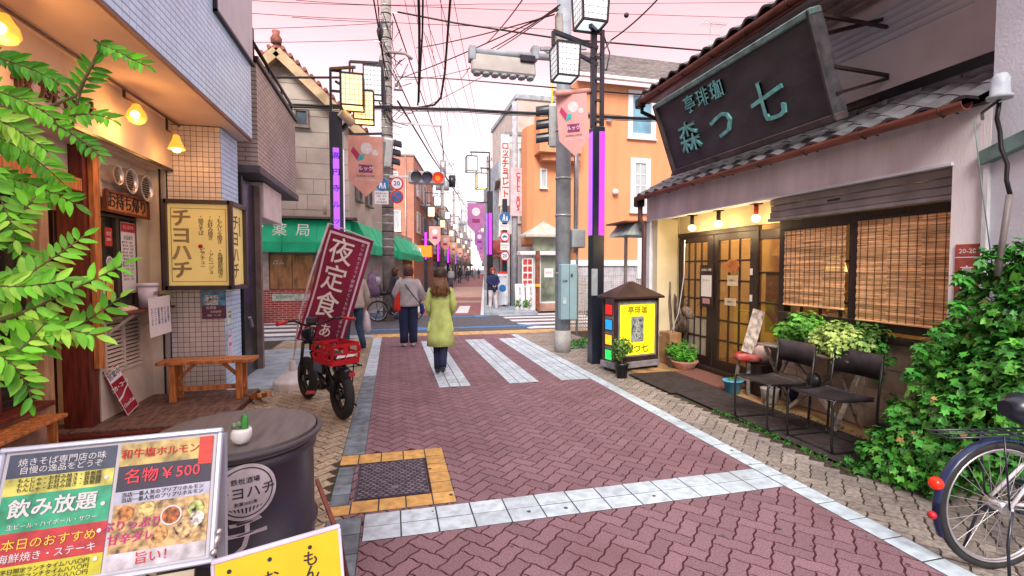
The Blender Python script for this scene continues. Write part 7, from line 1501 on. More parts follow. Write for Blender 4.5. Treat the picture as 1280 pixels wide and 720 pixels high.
MB().tube([B(.02, 0, .60), B(.12, 0, .635), B(.5, 0, .63), B(.62, 0, .66)], [.05, .075, .07, .04], 12).build('saddle', mat('black vinyl', (.018, .018, .02), .5, .1), eb)
MB().bar(B(.95, -.09, .72), B(.95, .09, .72), .05, .04).build('fork_crown', m_fr, eb); MB().tube([B(.93, 0, .62), B(.90, 0, .90)], .025, 10).build('steerer', m_fr, eb)
MB().tube([B(.74, -.33, 1.0), B(.80, -.24, 1.0), B(.90, -.08, .93), B(.90, .08, .93), B(.80, .24, 1.0), B(.74, .33, 1.0)], .013, 8).build('handlebar', m_fr, eb)
for s in (-1, 1): MB().tube([B(.745, s*.325, 1.0), B(.67, s*.45, .985)], [.019, .021], 10).build('grip', mat('red grip', (.50, .03, .03), .5), eb); MB().tube([B(.80, s*.24, 1.01), B(.83, s*.40, .99)], .006, 6).build('brake_lever', m_fr, eb); MB().tube([B(.82, s*.22, 1.0), B(1.0, s*.12, 1.0), B(.98, s*.05, .75)], .005, 5).build('brake_cable', m_fr, eb)
MB().bbox(-.06, .06, -.02, .02, -.04, .04, .012, Matrix.Translation(B(.90, 0, .98))).build('display', m_bpole, eb); MB().cyl(B(1.0, 0, .80), B(1.07, 0, .80), .07, .075).build('headlight', m_bpole, eb)
MB().tube([B(-.18, 0, .50), B(-.02, 0, .545), B(.14, 0, .52)], .05, 8).build('rear_mudguard', m_bpole, eb)
rkb = MB(); [rkb.tube([B(-.28, s, .60), B(.22, s, .60)], .008, 6) for s in (-.1, .1)]; [rkb.tube([B(-.02, s, .28), B(-.08, s, .60)], .007, 6) for s in (-.1, .1)]; [rkb.tube([B(f, -.1, .60), B(f, .1, .60)], .006, 5) for f in (-.26, -.1, .05, .2)]; rkb.build('rack', m_fr, eb)
MB().tube([B(.40, .12, .28), B(.28, .28, .02)], .010, 6).build('kickstand', m_fr, eb); MB().cyl(B(.42, -.09, .30), B(.42, .09, .30), .06).build('crank', m_fr, eb)
for s, dz in ((-1, .09), (1, -.09)): MB().tube([B(.42, s*.09, .30), B(.42+dz, s*.10, .30-dz)], .009, 6).build('crank_arm', m_fr, eb); q = B(.42+dz, s*.15, .30-dz); MB().bbox(q.x-.05, q.x+.05, q.y-.04, q.y+.04, q.z-.012, q.z+.012, .004).build('pedal', mat('red pedal', (.6, .08, .08), .4), eb)
MB().box(-.03, .03, -.006, .006, -.02, .02, Matrix.Translation(B(-.27, 0, .52))).build('tail_reflector', m_sred, eb)
# red crate on the rack
cr = thing('red_crate', 'red plastic bottle crate strapped on the electric bike rack', 'crate', B(-.05, 0, .61)); m_cr = mat('red crate plastic', (.46, .010, .02), .4, .08, 6)
MC = Matrix.Translation(B(.02, -.05, .612)) @ frame((0, 0, 0), axl, (0, 0, 1)).to_3x3().to_4x4() @ rotz(.12); cw, cl, ch_ = .15, .20, .215
MB(MC).bbox(-cw, cw, -cl, cl, 0, .012, .003).build('floor', m_cr, cr)
for (ax_, half, other) in (('x', cw, cl), ('y', cl, cw)):
    for s in (-1, 1):
        b = MB(MC); L0 = -other; n = 4; hb = [0, .05, .10, .155, ch_]
        def bx_(a0, a1, z0, z1, th=.008):
            if ax_ == 'x': b.box(s*half-th/2, s*half+th/2, a0, a1, z0, z1)
            else: b.box(a0, a1, s*half-th/2, s*half+th/2, z0, z1)
        for z0, z1 in ((0, .055), (.105, .125), (.185, ch_)): bx_(-other, other, z0, z1)
        for k in range(n+1): a = -other+2*other*k/n; bx_(a-.014, a+.014, .055, .105, .0075); 
        for k in range(3): a = -other+2*other*k/2; bx_(a-.022, a+.022, .125, .185, .0075)
        b.build('side', m_cr, cr)
MB(MC).tube([(-cw, -cl, ch_), (cw, -cl, ch_), (cw, cl, ch_), (-cw, cl, ch_)], .008, 6, closed=True).build('rim', m_cr, cr)
for k in range(2): MB(MC).prism([(-.05+.0*k, -.0), (.04, 0), (.06, .022), (-.03, .03)], -.0, .002, Matrix.Translation((-.06+k*.11, -cl-.0045, .075)) @ Matrix.Rotation(PI/2, 4, 'X')).build('white_mark', m_paper, cr)
# nobori banner -----------------------------------------------------------------
nb = thing('nobori_banner', 'leaning maroon nobori banner reading 夜定食 on a white pole', 'banner', (-1.19, 6.5, 0))
NB = G(369, 492); m_maroon = mat('maroon cloth', (.20, .012, .055), .8, .15, 2.2, bump=.3, bscale=9); m_lil = mat('pale lilac print', (.62, .52, .66), .7, .05)
NB = Vector((-1.2, 6.62, 0)); P0 = PD(366, 480, 6.5); P1 = PD(374, 395, 6.4); P2 = PD(411, 279, 6.3)
MB().tube([P0, PD(367, 450, 6.5), P1, PD(390, 340, 6.35), P2], .013, 8).build('pole', mat('white pole', (.62, .55, .60), .5), nb)
cA, cB = PD(411, 283, 6.3), PD(467, 301, 6.15); cC, cD = PD(417, 463, 6.05), PD(361, 445, 6.3); MB().tube([P2, cB], .008, 6).build('top_rod', MATS['white pole'], nb)
cA, cB, cC, cD = [Vector(v) for v in (cA, cB, PD(428, 438, 6.05), PD(371, 424, 6.3))]
un = (cB-cA).normalized(); hh = ((cD-cA)+(cC-cB))/2; Hn = hh.length; Wn = (cB-cA).length
def NP(a, c, o=0):
    p = cA.lerp(cB, a).lerp(cD.lerp(cC, a), c); nrm = (cB-cA).cross(cD-cA).normalized(); nrm = nrm if nrm.dot(CP-p) > 0 else -nrm
    return p+nrm*(.010*math.sin(7*c+3*a)+.006*math.sin(5*a+9*c)+o)
def cloth(a0, a1, c0_, c1_, na, nc, o, m, name, th=.002):
    vs = []; 
    for side in (0, 1):
        for j in range(nc+1):
            for i in range(na+1): vs.append(NP(a0+(a1-a0)*i/na, c0_+(c1_-c0_)*j/nc, o-(th if side else 0)))
    k = (na+1)*(nc+1); fs = [(j*(na+1)+i, j*(na+1)+i+1, (j+1)*(na+1)+i+1, (j+1)*(na+1)+i) for j in range(nc) for i in range(na)]; fs += [tuple(k+q for q in reversed(f)) for f in fs]
    b = MB(); b.add(vs, fs, True); return b.build(name, m, nb)
cloth(0, 1, 0, 1, 10, 24, 0, m_maroon, 'cloth')
for a in ((.06, .10, .035, .99), (.90, .94, .035, .99)): cloth(*a, 2, 24, .0018, m_lil, 'border', .0008)
cloth(.06, .94, .025, .045, 8, 2, .0018, m_lil, 'border', .0008)
def ntext(s, a, c, size, m=None, name='lettering', bold=.0, hs=1):
    me = textmesh(s, size, .0003, bold)
    for v in me.vertices: v.co = NP(a+v.co.x/Wn, c-v.co.y/Hn, .009+v.co.z)
    me.materials.clear(); me.materials.append(m or m_paper); o = bpy.data.objects.new(name, me); COL.objects.link(o); o.parent = nb; o.matrix_parent_inverse = wmat(nb).inverted()
for ch, c in (('夜', .19), ('定', .43), ('食', .665)): ntext(ch, .42, c, .355, name='letter', bold=.008)
for ch, a, c in (('あ', .55, .875), ('ま', .25, .87)): ntext(ch, a, c, .19, name='letter', bold=.008)
for k, ch in enumerate('おつかれさまです御膳ひとくちから定食やってます'): ntext(ch, .82, .07+k*.041, .052, m_lil)
bs = thing('banner_base', 'white conical water filled banner base on the pavement', 'banner base', (-1.2, 6.6, 0)); q = G(369, 497); bx2, by2 = P0.x, P0.y
MB().loft([(bx2, by2, .0, .25, .25), (bx2, by2, .08, .25, .25), (bx2, by2, .10, .24, .24), (bx2, by2, .22, .07, .07), (bx2, by2, .22, .05, .05), (bx2, by2, .36, .035, .035)], 12, smooth=False).build('tank', mat('grey white plastic', (.66, .64, .64), .5, .1, 5, stain=.3, stain_col=(.35, .33, .32)), bs)
A_, B_ = G(769, 459, .10), G(823, 453, .10); uu = (B_-A_); uu.z = 0; wS = uu.length; uu.normalize(); back = Vector((-uu.y, uu.x, 0)); dS = .34
MS = frame(A_+uu*wS/2, uu, -back); MS.translation.z = 0        # X right, Y up, Z toward the street
ls2 = thing('street_stand_sign', 'wheeled yellow lit shop sign shaped like a little house by the black post', 'sign', MS.translation)
zb, ze, zp = .16, 1.14, 1.40
m_dkb = mat('dark brown cabinet', (.045, .022, .022), .5, .2, 6); m_greyf = mat('grey metal frame', (.22, .22, .24), .5, .15, 8)
MB(MS).box(-wS/2+.02, wS/2-.02, zb+.08, ze, -dS+.02, -.02).build('cabinet', m_greyf, ls2)
for x in (-wS/2, wS/2-.05):
    for z in (-dS, -.05): MB(MS).bbox(x, x+.05, zb, ze, z, z+.05, .004).build('corner_post', m_dkb, ls2)
for y in (zb, ze-.03):
    MB(MS).bbox(-wS/2+.051, wS/2-.051, y, y+.07, -.045, -.002, .004).build('rail', m_dkb, ls2)
MB(MS).bbox(-wS/2-.02, wS/2+.02, zb-.10, zb-.002, -dS-.02, .02, .008).build('plinth', m_greyf, ls2)
o_ = .06; vs = [(-wS/2-o_, ze+.03, o_), (wS/2+o_, ze+.03, o_), (wS/2+o_, ze+.03, -dS-o_), (-wS/2-o_, ze+.03, -dS-o_), (-wS*.05, zp, -dS/2), (wS*.05, zp, -dS/2)]
MB(MS).add(vs+[(v[0], v[1]-.03, v[2]) for v in vs[:4]], [(0, 1, 5, 4), (1, 2, 5), (2, 3, 4, 5), (3, 0, 4), (0, 6, 7, 1), (1, 7, 8, 2), (2, 8, 9, 3), (3, 9, 6, 0), (9, 8, 7, 6)]).build('roof', m_dkb, ls2)
m_lity = mat('lit yellow panel', (.85, .70, .02), .4, .04, 4, emit=(1, .78, .01), estr=.55)
pw = wS/2-.085; MB(MS).box(-pw, pw, zb+.10, ze-.09, -.019, -.008).build('light_panel', m_lity, ls2)
for a in ((-pw-.03, -pw, zb+.075, ze-.06), (pw, pw+.03, zb+.075, ze-.06), (-pw, pw, zb+.075, zb+.10), (-pw, pw, ze-.09, ze-.06)): MB(MS).box(*a, -.02, .0).build('panel_frame', m_greyf, ls2)
MB(MS).box(-.125, .125, .46, .86, -.007, -.004).build('picture', mat('grey engraving print', (.22, .25, .28), .5, .6, 22), ls2)
MB(MS).prism([(-.07, .50), (.07, .50), (.06, .66), (.03, .72), (.035, .78), (-.02, .80), (-.05, .74), (-.06, .66)], -.0035, -.002).build('picture_figure', mat('pale engraving', (.36, .38, .38), .6, .5, 40), ls2)
for ch, x in (('亭', -.13), ('琲', .0), ('珈', .13)): text(ch, .125, MS @ Matrix.Translation((x, .95, -.0065)), mat('dark brown print', (.10, .03, .01), .6), ls2, 'letter', ext=.0008, bold=.015)
for ch, x in (('森', -.15), ('つ', 0), ('七', .15)): text(ch, .15, MS @ Matrix.Translation((x, .345, -.0065)), MATS['dark brown print'], ls2, 'letter', ext=.0008, bold=.015)
for k, c in enumerate(((.75, .02, .02), (.02, .30, .75), (.85, .50, .02), (.02, .70, .12))):
    y = ze-.17-k*.235; MB(MS).box(-wS/2-.006, -wS/2+.004, y-.075, y+.075, -dS/2-.075, -dS/2+.085).build('coloured_pane', mat('stained pane %d' % k, c, .2, .15, 12, emit=c, estr=.55), ls2); MB(MS).box(-wS/2-.004, -wS/2+.003, y-.09, y+.09, -dS/2-.09, -dS/2+.10).build('pane_frame', m_dkb, ls2)
for x in (-wS/2+.05, wS/2-.03):
    for z in (-dS+.04, -.04): MB(MS).disc((x, .035, z), (1, 0, 0), .035, .03, 14).build('caster', m_black, ls2)
t = thing('potted_shrub', 'small shrub in a black plastic pot before the lit shop sign', 'plant', G(777, 473)); q = G(777, 472); pot(t, (q.x, q.y, .0), .075, .10, .22, m_bpole); foliage(t, [((q.x, q.y, .46), .17, (1, 1, .8)), ((q.x-.06, q.y, .36), .10)], 420, .055, leafmat('shrub leaf', (.10, .24, .04), (.05, .11, .02)))
MB().tube([(q.x, q.y, .2), (q.x+.02, q.y, .42)], .012, 6).build('stem', m_twig, t); MB().tube([(q.x, q.y, .2), (q.x-.05, q.y, .4)], .010, 6).build('stem', m_twig, t)
t = thing('dark_stone_pot', 'small round dark stone pot beside the black potted shrub', 'pot', G(766, 464)); q = G(765, 463); pot(t, (q.x, q.y, 0), .07, .10, .13, mat('dark stone', (.12, .11, .11), .8, .2, 15))
q = Vector((4.48, 6.66, .017)); t = thing('potted_fern', 'feathery green plant in a pinkish terracotta bowl by the left door', 'plant', q); MB().loft([(q.x, q.y, 0, .10, .10), (q.x, q.y, .03, .14, .14), (q.x, q.y, .13, .205, .205), (q.x, q.y, .155, .215, .215), (q.x, q.y, .155, .19, .19), (q.x, q.y, .12, .18, .18)], 24).build('bowl', m_terra, t); foliage(t, [((q.x, q.y, .28), .20, (1, 1, .9))], 900, .10, leafmat('fern leaf', (.09, .34, .03), (.04, .18, .02)), shape='blade', up=1.0)
q = G(842, 460); t = thing('potted_weed', 'small leafy plant in a grey tin pot beside the driftwood', 'plant', q); pot(t, (q.x, q.y, 0), .085, .10, .20, mat('grey tin', (.18, .17, .17), .6)); foliage(t, [((q.x-.03, q.y, .30), .12, (1, 1, 1))], 200, .07, m_leafd)
# driftwood stack
dw_ = [(832, 452, 838, 352, .030), (840, 450, 843, 368, .035), (850, 452, 846, 370, .03), (858, 452, 848, 384, .035), (846, 452, 860, 392, .03), (836, 450, 850, 400, .04), (864, 448, 856, 372, .028), (870, 446, 852, 408, .035)]
random.seed(11)
for i, (x0, y0, x1, y1, r) in enumerate(dw_):
    a = G(x0, min(y0, 452)); a = Vector((a.x+.10, a.y-.02+.02*i, .0)); b_ = PX(x1, y1, 4.60+.02*(i % 3)); pts = [a.lerp(b_, u)+Vector((random.uniform(-.03, .03), random.uniform(-.03, .03), 0)) for u in (0, .25, .5, .75, 1)]; pts[0] = a
    t = MB().tube(pts, [r*1.2, r*1.1, r, r*.9, r*.45], 7).build('driftwood', mat('grey driftwood', (.16, .115, .09), .85, .35, 9, stretch=(4, 4, .8), bump=.4)); tag(t, ['leftmost upright driftwood stick, tallest of the stack', 'second upright driftwood stick', 'third driftwood stick leaning on the cream wall', 'crooked driftwood branch in the middle of the stack', 'driftwood branch crossing to the right', 'thick driftwood branch crossing low', 'driftwood stick against the left door', 'rightmost low driftwood branch'][i], 'driftwood', 'driftwood stacked beside the left door')
for i, (x0, y0, x1, y1, r) in enumerate(((838, 442, 868, 432, .05), (848, 452, 862, 446, .045), (855, 386, 866, 398, .07))):
    a, b_ = PX(x0, y0, 4.48), PX(x1, y1, 4.50); t = MB().tube([a, a.lerp(b_, .3)+Vector((0, 0, .02)), a.lerp(b_, .7), b_], [r*.7, r, r, r*.3], 9).build('driftwood', MATS['grey driftwood']); tag(t, ['log lying across the foot of the driftwood stack', 'short log on the ground by the terracotta bowl', 'dark fish shaped lump of driftwood high in the stack'][i], 'driftwood', 'driftwood stacked beside the left door')
wc = MB().tube([PX(856, 300, 4.5), PX(855, 345, 4.47), PX(848, 392, 4.45), PX(838, 418, 4.42), PX(824, 420, 4.40), PX(822, 405, 4.4)], .006, 6).build('rope', m_paper); tag(wc, 'thin white rope hanging over the driftwood stack', 'rope')
t = thing('wooden_box', 'low brown wooden box behind the driftwood', 'box', (4.5, 7.1, 0)); MB().bbox(4.40, 4.62, 6.95, 7.28, .017, .55, .01).build('box', mat('tan plank', (.36, .20, .09), .8, .2, 5), t)
# black sled chairs -------------------------------------------------------------------
m_chair = mat('black steel tube', (.012, .012, .014), .35); m_seat = mat('black plywood seat', (.028, .022, .026), .45, .3, 8, stain=.3, stain_col=(.08, .07, .075))
def sled_chair(F1, F2, F3, F4, label):
    F1, F2, F3, F4 = [G(*p) for p in (F1, F2, F3, F4)]
    c = (F1+F2+F3+F4)/4; sx_ = ((F1-F2)+(F4-F3)).normalized(); bk = ((F4-F1)+(F3-F2)).normalized(); bk = (bk-sx_*bk.dot(sx_)).normalized(); hw = .235; hd_ = .235; c.z = .03
    t = thing('sled_chair', label, 'chair', c, 0, 'black sled chairs in front of the coffee house'); P = lambda s, b_, z: c+sx_*s*hw+bk*b_*hd_+Vector((0, 0, z))
    for s, nm in ((-1, 'frame'), (1, 'frame')): MB().tube([P(s, 1.25, .80), P(s, 1.08, .46), P(s, .98, .06), P(s, .92, .012), P(s, .80, .0), P(s, -.85, .0), P(s, -.96, .02), P(s, -1.0, .08), P(s, -1.0, .40), P(s, -.95, .445), P(s, -.8, .455), P(s, .85, .43)], .011, 8).build('side_frame', m_chair, t)
    MB().tube([P(-1, -.85, 0), P(1, -.85, 0)], .010, 8).build('front_rail', m_chair, t); MB().tube([P(-1, .85, 0), P(1, .85, 0)], .010, 8).build('rear_rail', m_chair, t)
    b = MB(); n = 8; vs = []
    for j in range(n+1):
        v = -1.02+1.95*j/n; z = .468-.025*math.sin(PI*j/n)-.012*j/n
        for i in range(5): uq = -1+.5*i; vs.append(P(uq*.98, v, z-.008*(1-uq*uq)))
    vs += [v-Vector((0, 0, .012)) for v in vs]; k = 5*(n+1); fs = [(j*5+i, j*5+i+1, (j+1)*5+i+1, (j+1)*5+i) for j in range(n) for i in range(4)]; fs += [tuple(k+q for q in reversed(f)) for f in fs]
    ed = [0, 1, 2, 3, 4]+[5*j+4 for j in range(1, n+1)]+[5*n+3-i for i in range(4)]+[5*j for j in range(n-1, 0, -1)]; fs += [(ed[i], ed[(i+1) % len(ed)], k+ed[(i+1) % len(ed)], k+ed[i]) for i in range(len(ed))]; b.add(vs, fs, True); b.build('seat', m_seat, t)
    b = MB(); vs = []
    for i in range(9):
        uq = -1+.25*i; d = 1.16+.10*(1-uq*uq)
        for z in (.60, .82): vs.append(P(uq*1.02, d+(z-.6)*.42, z))
    vs += [v+bk*.012 for v in vs]; fs = [(2*i, 2*i+2, 2*i+3, 2*i+1) for i in range(8)]; fs += [tuple(18+q for q in reversed(f)) for f in fs]; fs += [(2*i+1, 2*i+3, 2*i+21, 2*i+19) for i in range(8)]+[(2*i+2, 2*i, 2*i+18, 2*i+20) for i in range(8)]; b.add(vs, fs, True); b.build('backrest', m_seat, t)
sled_chair((920, 527), (957, 545), (1009, 537), (966, 520), 'black sled chair further from the ivy, beside the blue pot')
sled_chair((985, 553), (1038, 578), (1094, 562), (1032, 540), 'black sled chair nearer the ivy bush')
# table with plants ---------------------------------------------------------------------
tbY0, tbY1 = 3.55, 4.72; tz = .74
tt = thing('trestle_table', 'weathered grey folding table with crossed wooden legs under the potted plants', 'table', (4.32, 4.1, 0)); m_gw = mat('grey weathered timber', (.27, .225, .19), .85, .3, 6, stretch=(3, .8, 3), bump=.3)
for k in range(5): MB().bbox(4.12+k*.085, 4.195+k*.085, tbY0, tbY1, tz-.02, tz, .003).build('top_slat', m_gw, tt)
for y in (tbY0+.15, tbY1-.15):
    MB().bar((4.14, y, .03), (4.50, y, tz-.03), .035, .025).build('leg', m_gw, tt); MB().bar((4.50, y+.03, .03), (4.14, y+.03, tz-.03), .035, .025).build('leg', m_gw, tt)
MB().bar((4.32, tbY0+.1, .40), (4.32, tbY1-.1, .40), .03).build('stretcher', m_gw, tt); MB().bar((4.30, 3.75, .03), (4.30, 4.45, tz-.05), .035).build('brace', m_gw, tt); MB().bar((4.34, 4.45, .03), (4.34, 3.75, tz-.05), .035).build('brace', m_gw, tt)
q = PX(1015, 445, 4.28); t = thing('white_flowerpot', 'leafy geranium in a white pot at the left end of the trestle table', 'plant', (q.x, q.y, tz)); pot(t, (q.x, q.y, tz), .055, .078, .14, mat('pale blue white pot', (.52, .58, .60), .5)); foliage(t, [((q.x+.03, q.y+.12, tz+.24), .19, (1, 1.1, .8)), ((q.x+.02, q.y+.3, tz+.17), .16, (1, 1.2, .7)), ((q.x, q.y-.02, tz+.20), .12)], 1300, .055, leafmat('geranium leaf', (.13, .40, .05), (.05, .20, .02)), shape='lobed')
q = PX(1055, 430, 4.30); t = thing('variegated_ivy', 'cream edged variegated ivy spilling over the trestle table', 'plant', (q.x, q.y, tz)); pot(t, (q.x, q.y, tz), .08, .11, .13, m_terra); foliage(t, [((q.x, q.y+.05, tz+.20), .20, (.9, 1.2, .75)), ((q.x-.02, q.y-.14, tz+.14), .16), ((q.x-.08, q.y+.2, tz+.10), .12), ((q.x-.08, q.y-.05, tz+.05), .14)], 1400, .05, m_leafv, shape='lobed')
q = PX(1085, 440, 4.42); t = thing('green_pot_plant', 'dark green bushy plant behind the variegated ivy', 'plant', (q.x, q.y, tz)); pot(t, (q.x, q.y, tz), .06, .08, .12, m_bpole); foliage(t, [((q.x, q.y, tz+.2), .16)], 400, .05, m_leafd)
t = thing('terracotta_saucer', 'orange terracotta saucer at the right end of the trestle table', 'saucer', (4.3, 3.62, tz)); MB().loft([(4.34, 3.66, tz+.001, .06, .06), (4.34, 3.66, tz+.02, .085, .085), (4.34, 3.66, tz+.015, .075, .075)], 20).build('saucer', mat('orange terracotta', (.55, .22, .07), .7), t)
# small things near the door
def qg(x, y, z=.03): return G(x, y, z)
q = qg(916, 490); t = thing('blue_planter', 'light blue plastic planter with soil and sprouts on the ochre step', 'planter', q); MB().loft([(q.x, q.y, .03, .09, .075), (q.x, q.y, .17, .12, .10), (q.x, q.y, .172, .135, .115), (q.x, q.y, .19, .135, .115), (q.x, q.y, .188, .11, .09), (q.x, q.y, .17, .11, .09)], 16).build('tub', mat('light blue plastic', (.10, .38, .62), .4), t); foliage(t, [((q.x, q.y, .20), .08, (1, 1, .3))], 60, .03, m_leafd)
q = qg(962, 503); t = thing('white_bucket', 'grubby white bucket under the first black chair', 'bucket', q); MB().loft([(q.x, q.y, .03, .085, .085), (q.x, q.y, .19, .10, .10), (q.x, q.y, .20, .105, .105)], 18).build('tub', mat('dull white plastic', (.42, .40, .40), .6, .15, 10), t)
q = qg(990, 502); t = thing('navy_tub', 'dark navy plastic tub under the trestle table', 'tub', q); MB().loft([(q.x+.12, q.y, .03, .15, .15), (q.x+.12, q.y, .24, .19, .19), (q.x+.12, q.y, .255, .205, .205), (q.x+.12, q.y, .25, .18, .18)], 20).build('tub', mat('navy plastic', (.02, .035, .13), .4), t)
q = qg(985, 490); 
t = thing('black_bag', 'black lump of cable and bag tied to the table legs', 'bag', (4.25, 4.05, .4)); MB().loft([(4.2, 4.0, .38, .03, .04), (4.2, 4.0, .43, .06, .08), (4.2, 4.0, .49, .06, .07), (4.2, 4.0, .53, .02, .03)], 12, wob=lambda i, a: .2*math.sin(4*a+i)).build('bag', m_black, t)
q = PX(937, 447, 4.42); sx0, sy0 = q.x, q.y; t = thing('red_stool', 'old stool with a worn red and white seat holding a plank', 'stool', (sx0, sy0, 0))
MB().loft([(sx0, sy0, .44, .17, .17), (sx0, sy0, .46, .185, .185), (sx0, sy0, .50, .185, .185), (sx0, sy0, .52, .165, .165)], 20).build('seat', mat('worn red vinyl', (.42, .03, .03), .5, .3, 12, stain=.7, stain_col=(.5, .42, .36)), t)
for a in range(4): MB().bar((sx0+.12*math.cos(a*PI/2+.8), sy0+.12*math.sin(a*PI/2+.8), .44), (sx0+.17*math.cos(a*PI/2+.8), sy0+.17*math.sin(a*PI/2+.8), .034), .03).build('leg', m_gw, t)
for a in range(4): MB().bar((sx0+.15*math.cos(a*PI/2+.8), sy0+.15*math.sin(a*PI/2+.8), .2), (sx0+.15*math.cos(a*PI/2+PI/2+.8), sy0+.15*math.sin(a*PI/2+PI/2+.8), .2), .018).build('stretcher', m_gw, t)
a, b_ = Vector((sx0-.02, sy0+.02, .525)), PX(949, 388, 4.72); t = thing('leaning_plank', 'weathered wide plank standing on the red stool against the door frame', 'plank', a)
MB().bar(a, b_, .15, .025, up=(-.55, -.8, .1), ch=.003).build('plank', mat('silver weathered plank', (.42, .36, .32), .85, .35, 7, stretch=(3, 3, .8), bump=.4), t)
t = thing('potted_teapot', 'pinkish ceramic jar behind the plank beside the door', 'jar', (4.45, 5.05, .55)); MB().loft([(4.5, 5.05, .42, .05, .05), (4.5, 5.05, .50, .10, .10), (4.5, 5.05, .58, .10, .10), (4.5, 5.05, .64, .05, .05)], 16).build('jar', mat('pinkish ceramic', (.52, .36, .33), .4), t); MB().bbox(4.38, 4.64, 4.92, 5.2, .03, .419, .01).build('stand', m_dk, t)
q = qg(955, 480); t = thing('thin_potted_plant', 'spindly green plant in a dark pot behind the first chair', 'plant', q); pot(t, (q.x+.3, q.y-.1, .03), .07, .09, .17, m_bpole); foliage(t, [((q.x+.3, q.y-.1, .38), .13, (.8, .8, 1.4))], 200, .06, leafmat('yellow green leaf', (.20, .32, .06), (.10, .18, .03)), shape='blade')
q = qg(975, 490); t = thing('thin_potted_plant', 'pale green sprouting plant beside the navy tub', 'plant', q); pot(t, (q.x+.2, q.y-.05, .03), .06, .08, .14, mat('dull white plastic', (.42, .40, .40), .6)); foliage(t, [((q.x+.2, q.y-.05, .30), .11, (.8, .8, 1.2))], 160, .05, MATS['yellow green leaf'], shape='blade')
# weeds along the mat edge and mossy tufts
b = MB(); random.seed(9)
for k in range(340):
    y = random.uniform(2.9, 4.6); x = 3.47+random.gauss(0, .03) if k % 3 else 4.2+random.gauss(0, .04)
    h = random.uniform(.01, .035); p = Vector((x, y, .017)); d = Vector((random.uniform(-1, 1), random.uniform(-1, 1), 0))*.02; b.add([p, p+d+Vector((0, 0, h)), p+d*1.6+Vector((.008, 0, h*.8)), p+Vector((.008, .004, 0))], [(0, 1, 2, 3)])
o = b.build('weeds', m_leaf); tag(o, 'small weeds growing along the edge of the rubber mats', 'weeds', kind='stuff')
t = thing('verge_plants', 'low green plants round the foot of the two poles', 'plants', (3.6, 8.8, 0)); foliage(t, [((3.62, 9.1, .06), .22, (1.6, 1, .4)), ((4.1, 9.6, .05), .2, (1.6, 1, .4))], 500, .06, m_leaf)
MB().bbox(3.45, 4.5, 8.98, 9.0, .0, .06).build('edging', m_conc, t)
# ivy bush -----------------------------------------------------------------------------
iv = thing('ivy_bush', 'big bright green ivy bush climbing the plaster wall at the right', 'bush', (3.8, 2.6, 0)); cl = []
for (x, y, X, r) in ((1085, 592, 3.58, .12), (1110, 575, 3.62, .20), (1145, 590, 3.66, .20), (1150, 550, 3.70, .24), (1190, 575, 3.70, .26), (1195, 530, 3.76, .28), (1235, 560, 3.72, .24), (1265, 520, 3.78, .26), (1130, 520, 3.85, .14), (1165, 495, 3.92, .20), (1205, 480, 3.92, .24), (1245, 465, 3.94, .26), (1280, 450, 3.9, .24), (1300, 500, 3.8, .25), (1155, 458, 4.06, .12), (1185, 440, 4.05, .20), (1225, 415, 4.03, .22), (1265, 395, 4.0, .24), (1215, 372, 4.10, .13), (1240, 345, 4.10, .13), (1268, 350, 4.04, .16), (1295, 390, 3.95, .22), (1290, 330, 4.0, .14), (1200, 408, 4.1, .13)):
    p = PX(x, y, X); cl.append((p, r*.82, (.9, 1, 1)))
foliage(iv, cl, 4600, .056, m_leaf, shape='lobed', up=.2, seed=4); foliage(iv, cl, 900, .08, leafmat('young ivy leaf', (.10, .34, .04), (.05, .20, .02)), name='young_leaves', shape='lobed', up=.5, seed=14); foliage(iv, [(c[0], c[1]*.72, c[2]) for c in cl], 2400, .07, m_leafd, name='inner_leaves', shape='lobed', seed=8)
foliage(iv, cl, 150, .05, leafmat('dead ivy leaf', (.34, .24, .08), (.20, .11, .04)), name='dead_leaves', shape='lobed', seed=33)
for i, (x, y) in enumerate(((1068, 585), (1080, 560), (1098, 545), (1115, 520), (1120, 560), (1140, 470), (1152, 438), (1176, 415), (1198, 385), (1205, 350), (1228, 325), (1252, 318), (1275, 312), (1170, 610), (1140, 605), (1215, 600))): cl2 = (PX(x, y, 3.6+.03*(i % 13)), random.uniform(.05, .09)); foliage(iv, [cl2], 34, .06, m_leaf, name='shoot', shape='lobed', seed=60+i, up=.7)
for k in range(16): c = cl[(k*5) % len(cl)][0]; MB().tube([(3.95+.05*(k % 4), 2.2+.07*(k % 7), 0), (4.0, 2.4, c.z*.5), c], .008, 5).build('stem', m_twig, iv)
for i, (x, y) in enumerate(((1105, 435), (1112, 450), (1098, 470), (1115, 500))): p = PX(x, y, 4.44); foliage(iv, [(p, .06)], 26, .05, m_leaf, name='stray_shoot', shape='lobed', seed=20+i)
t = thing('dark_trough', 'small dark plant trough half hidden by the ivy', 'trough', PX(1105, 542, 4.2)); p = G(1108, 548, .03); MB().bbox(p.x-.02, p.x+.16, p.y-.12, p.y+.1, .03, .15, .01).build('trough', m_bpole, t)
m_alub = mat('silver alloy', (.60, .60, .62), .3, .05, 5, metal=.85); m_wfr = mat('white pearl frame', (.60, .58, .64), .3); m_navyf = mat('dark blue mudguard', (.025, .04, .11), .25)
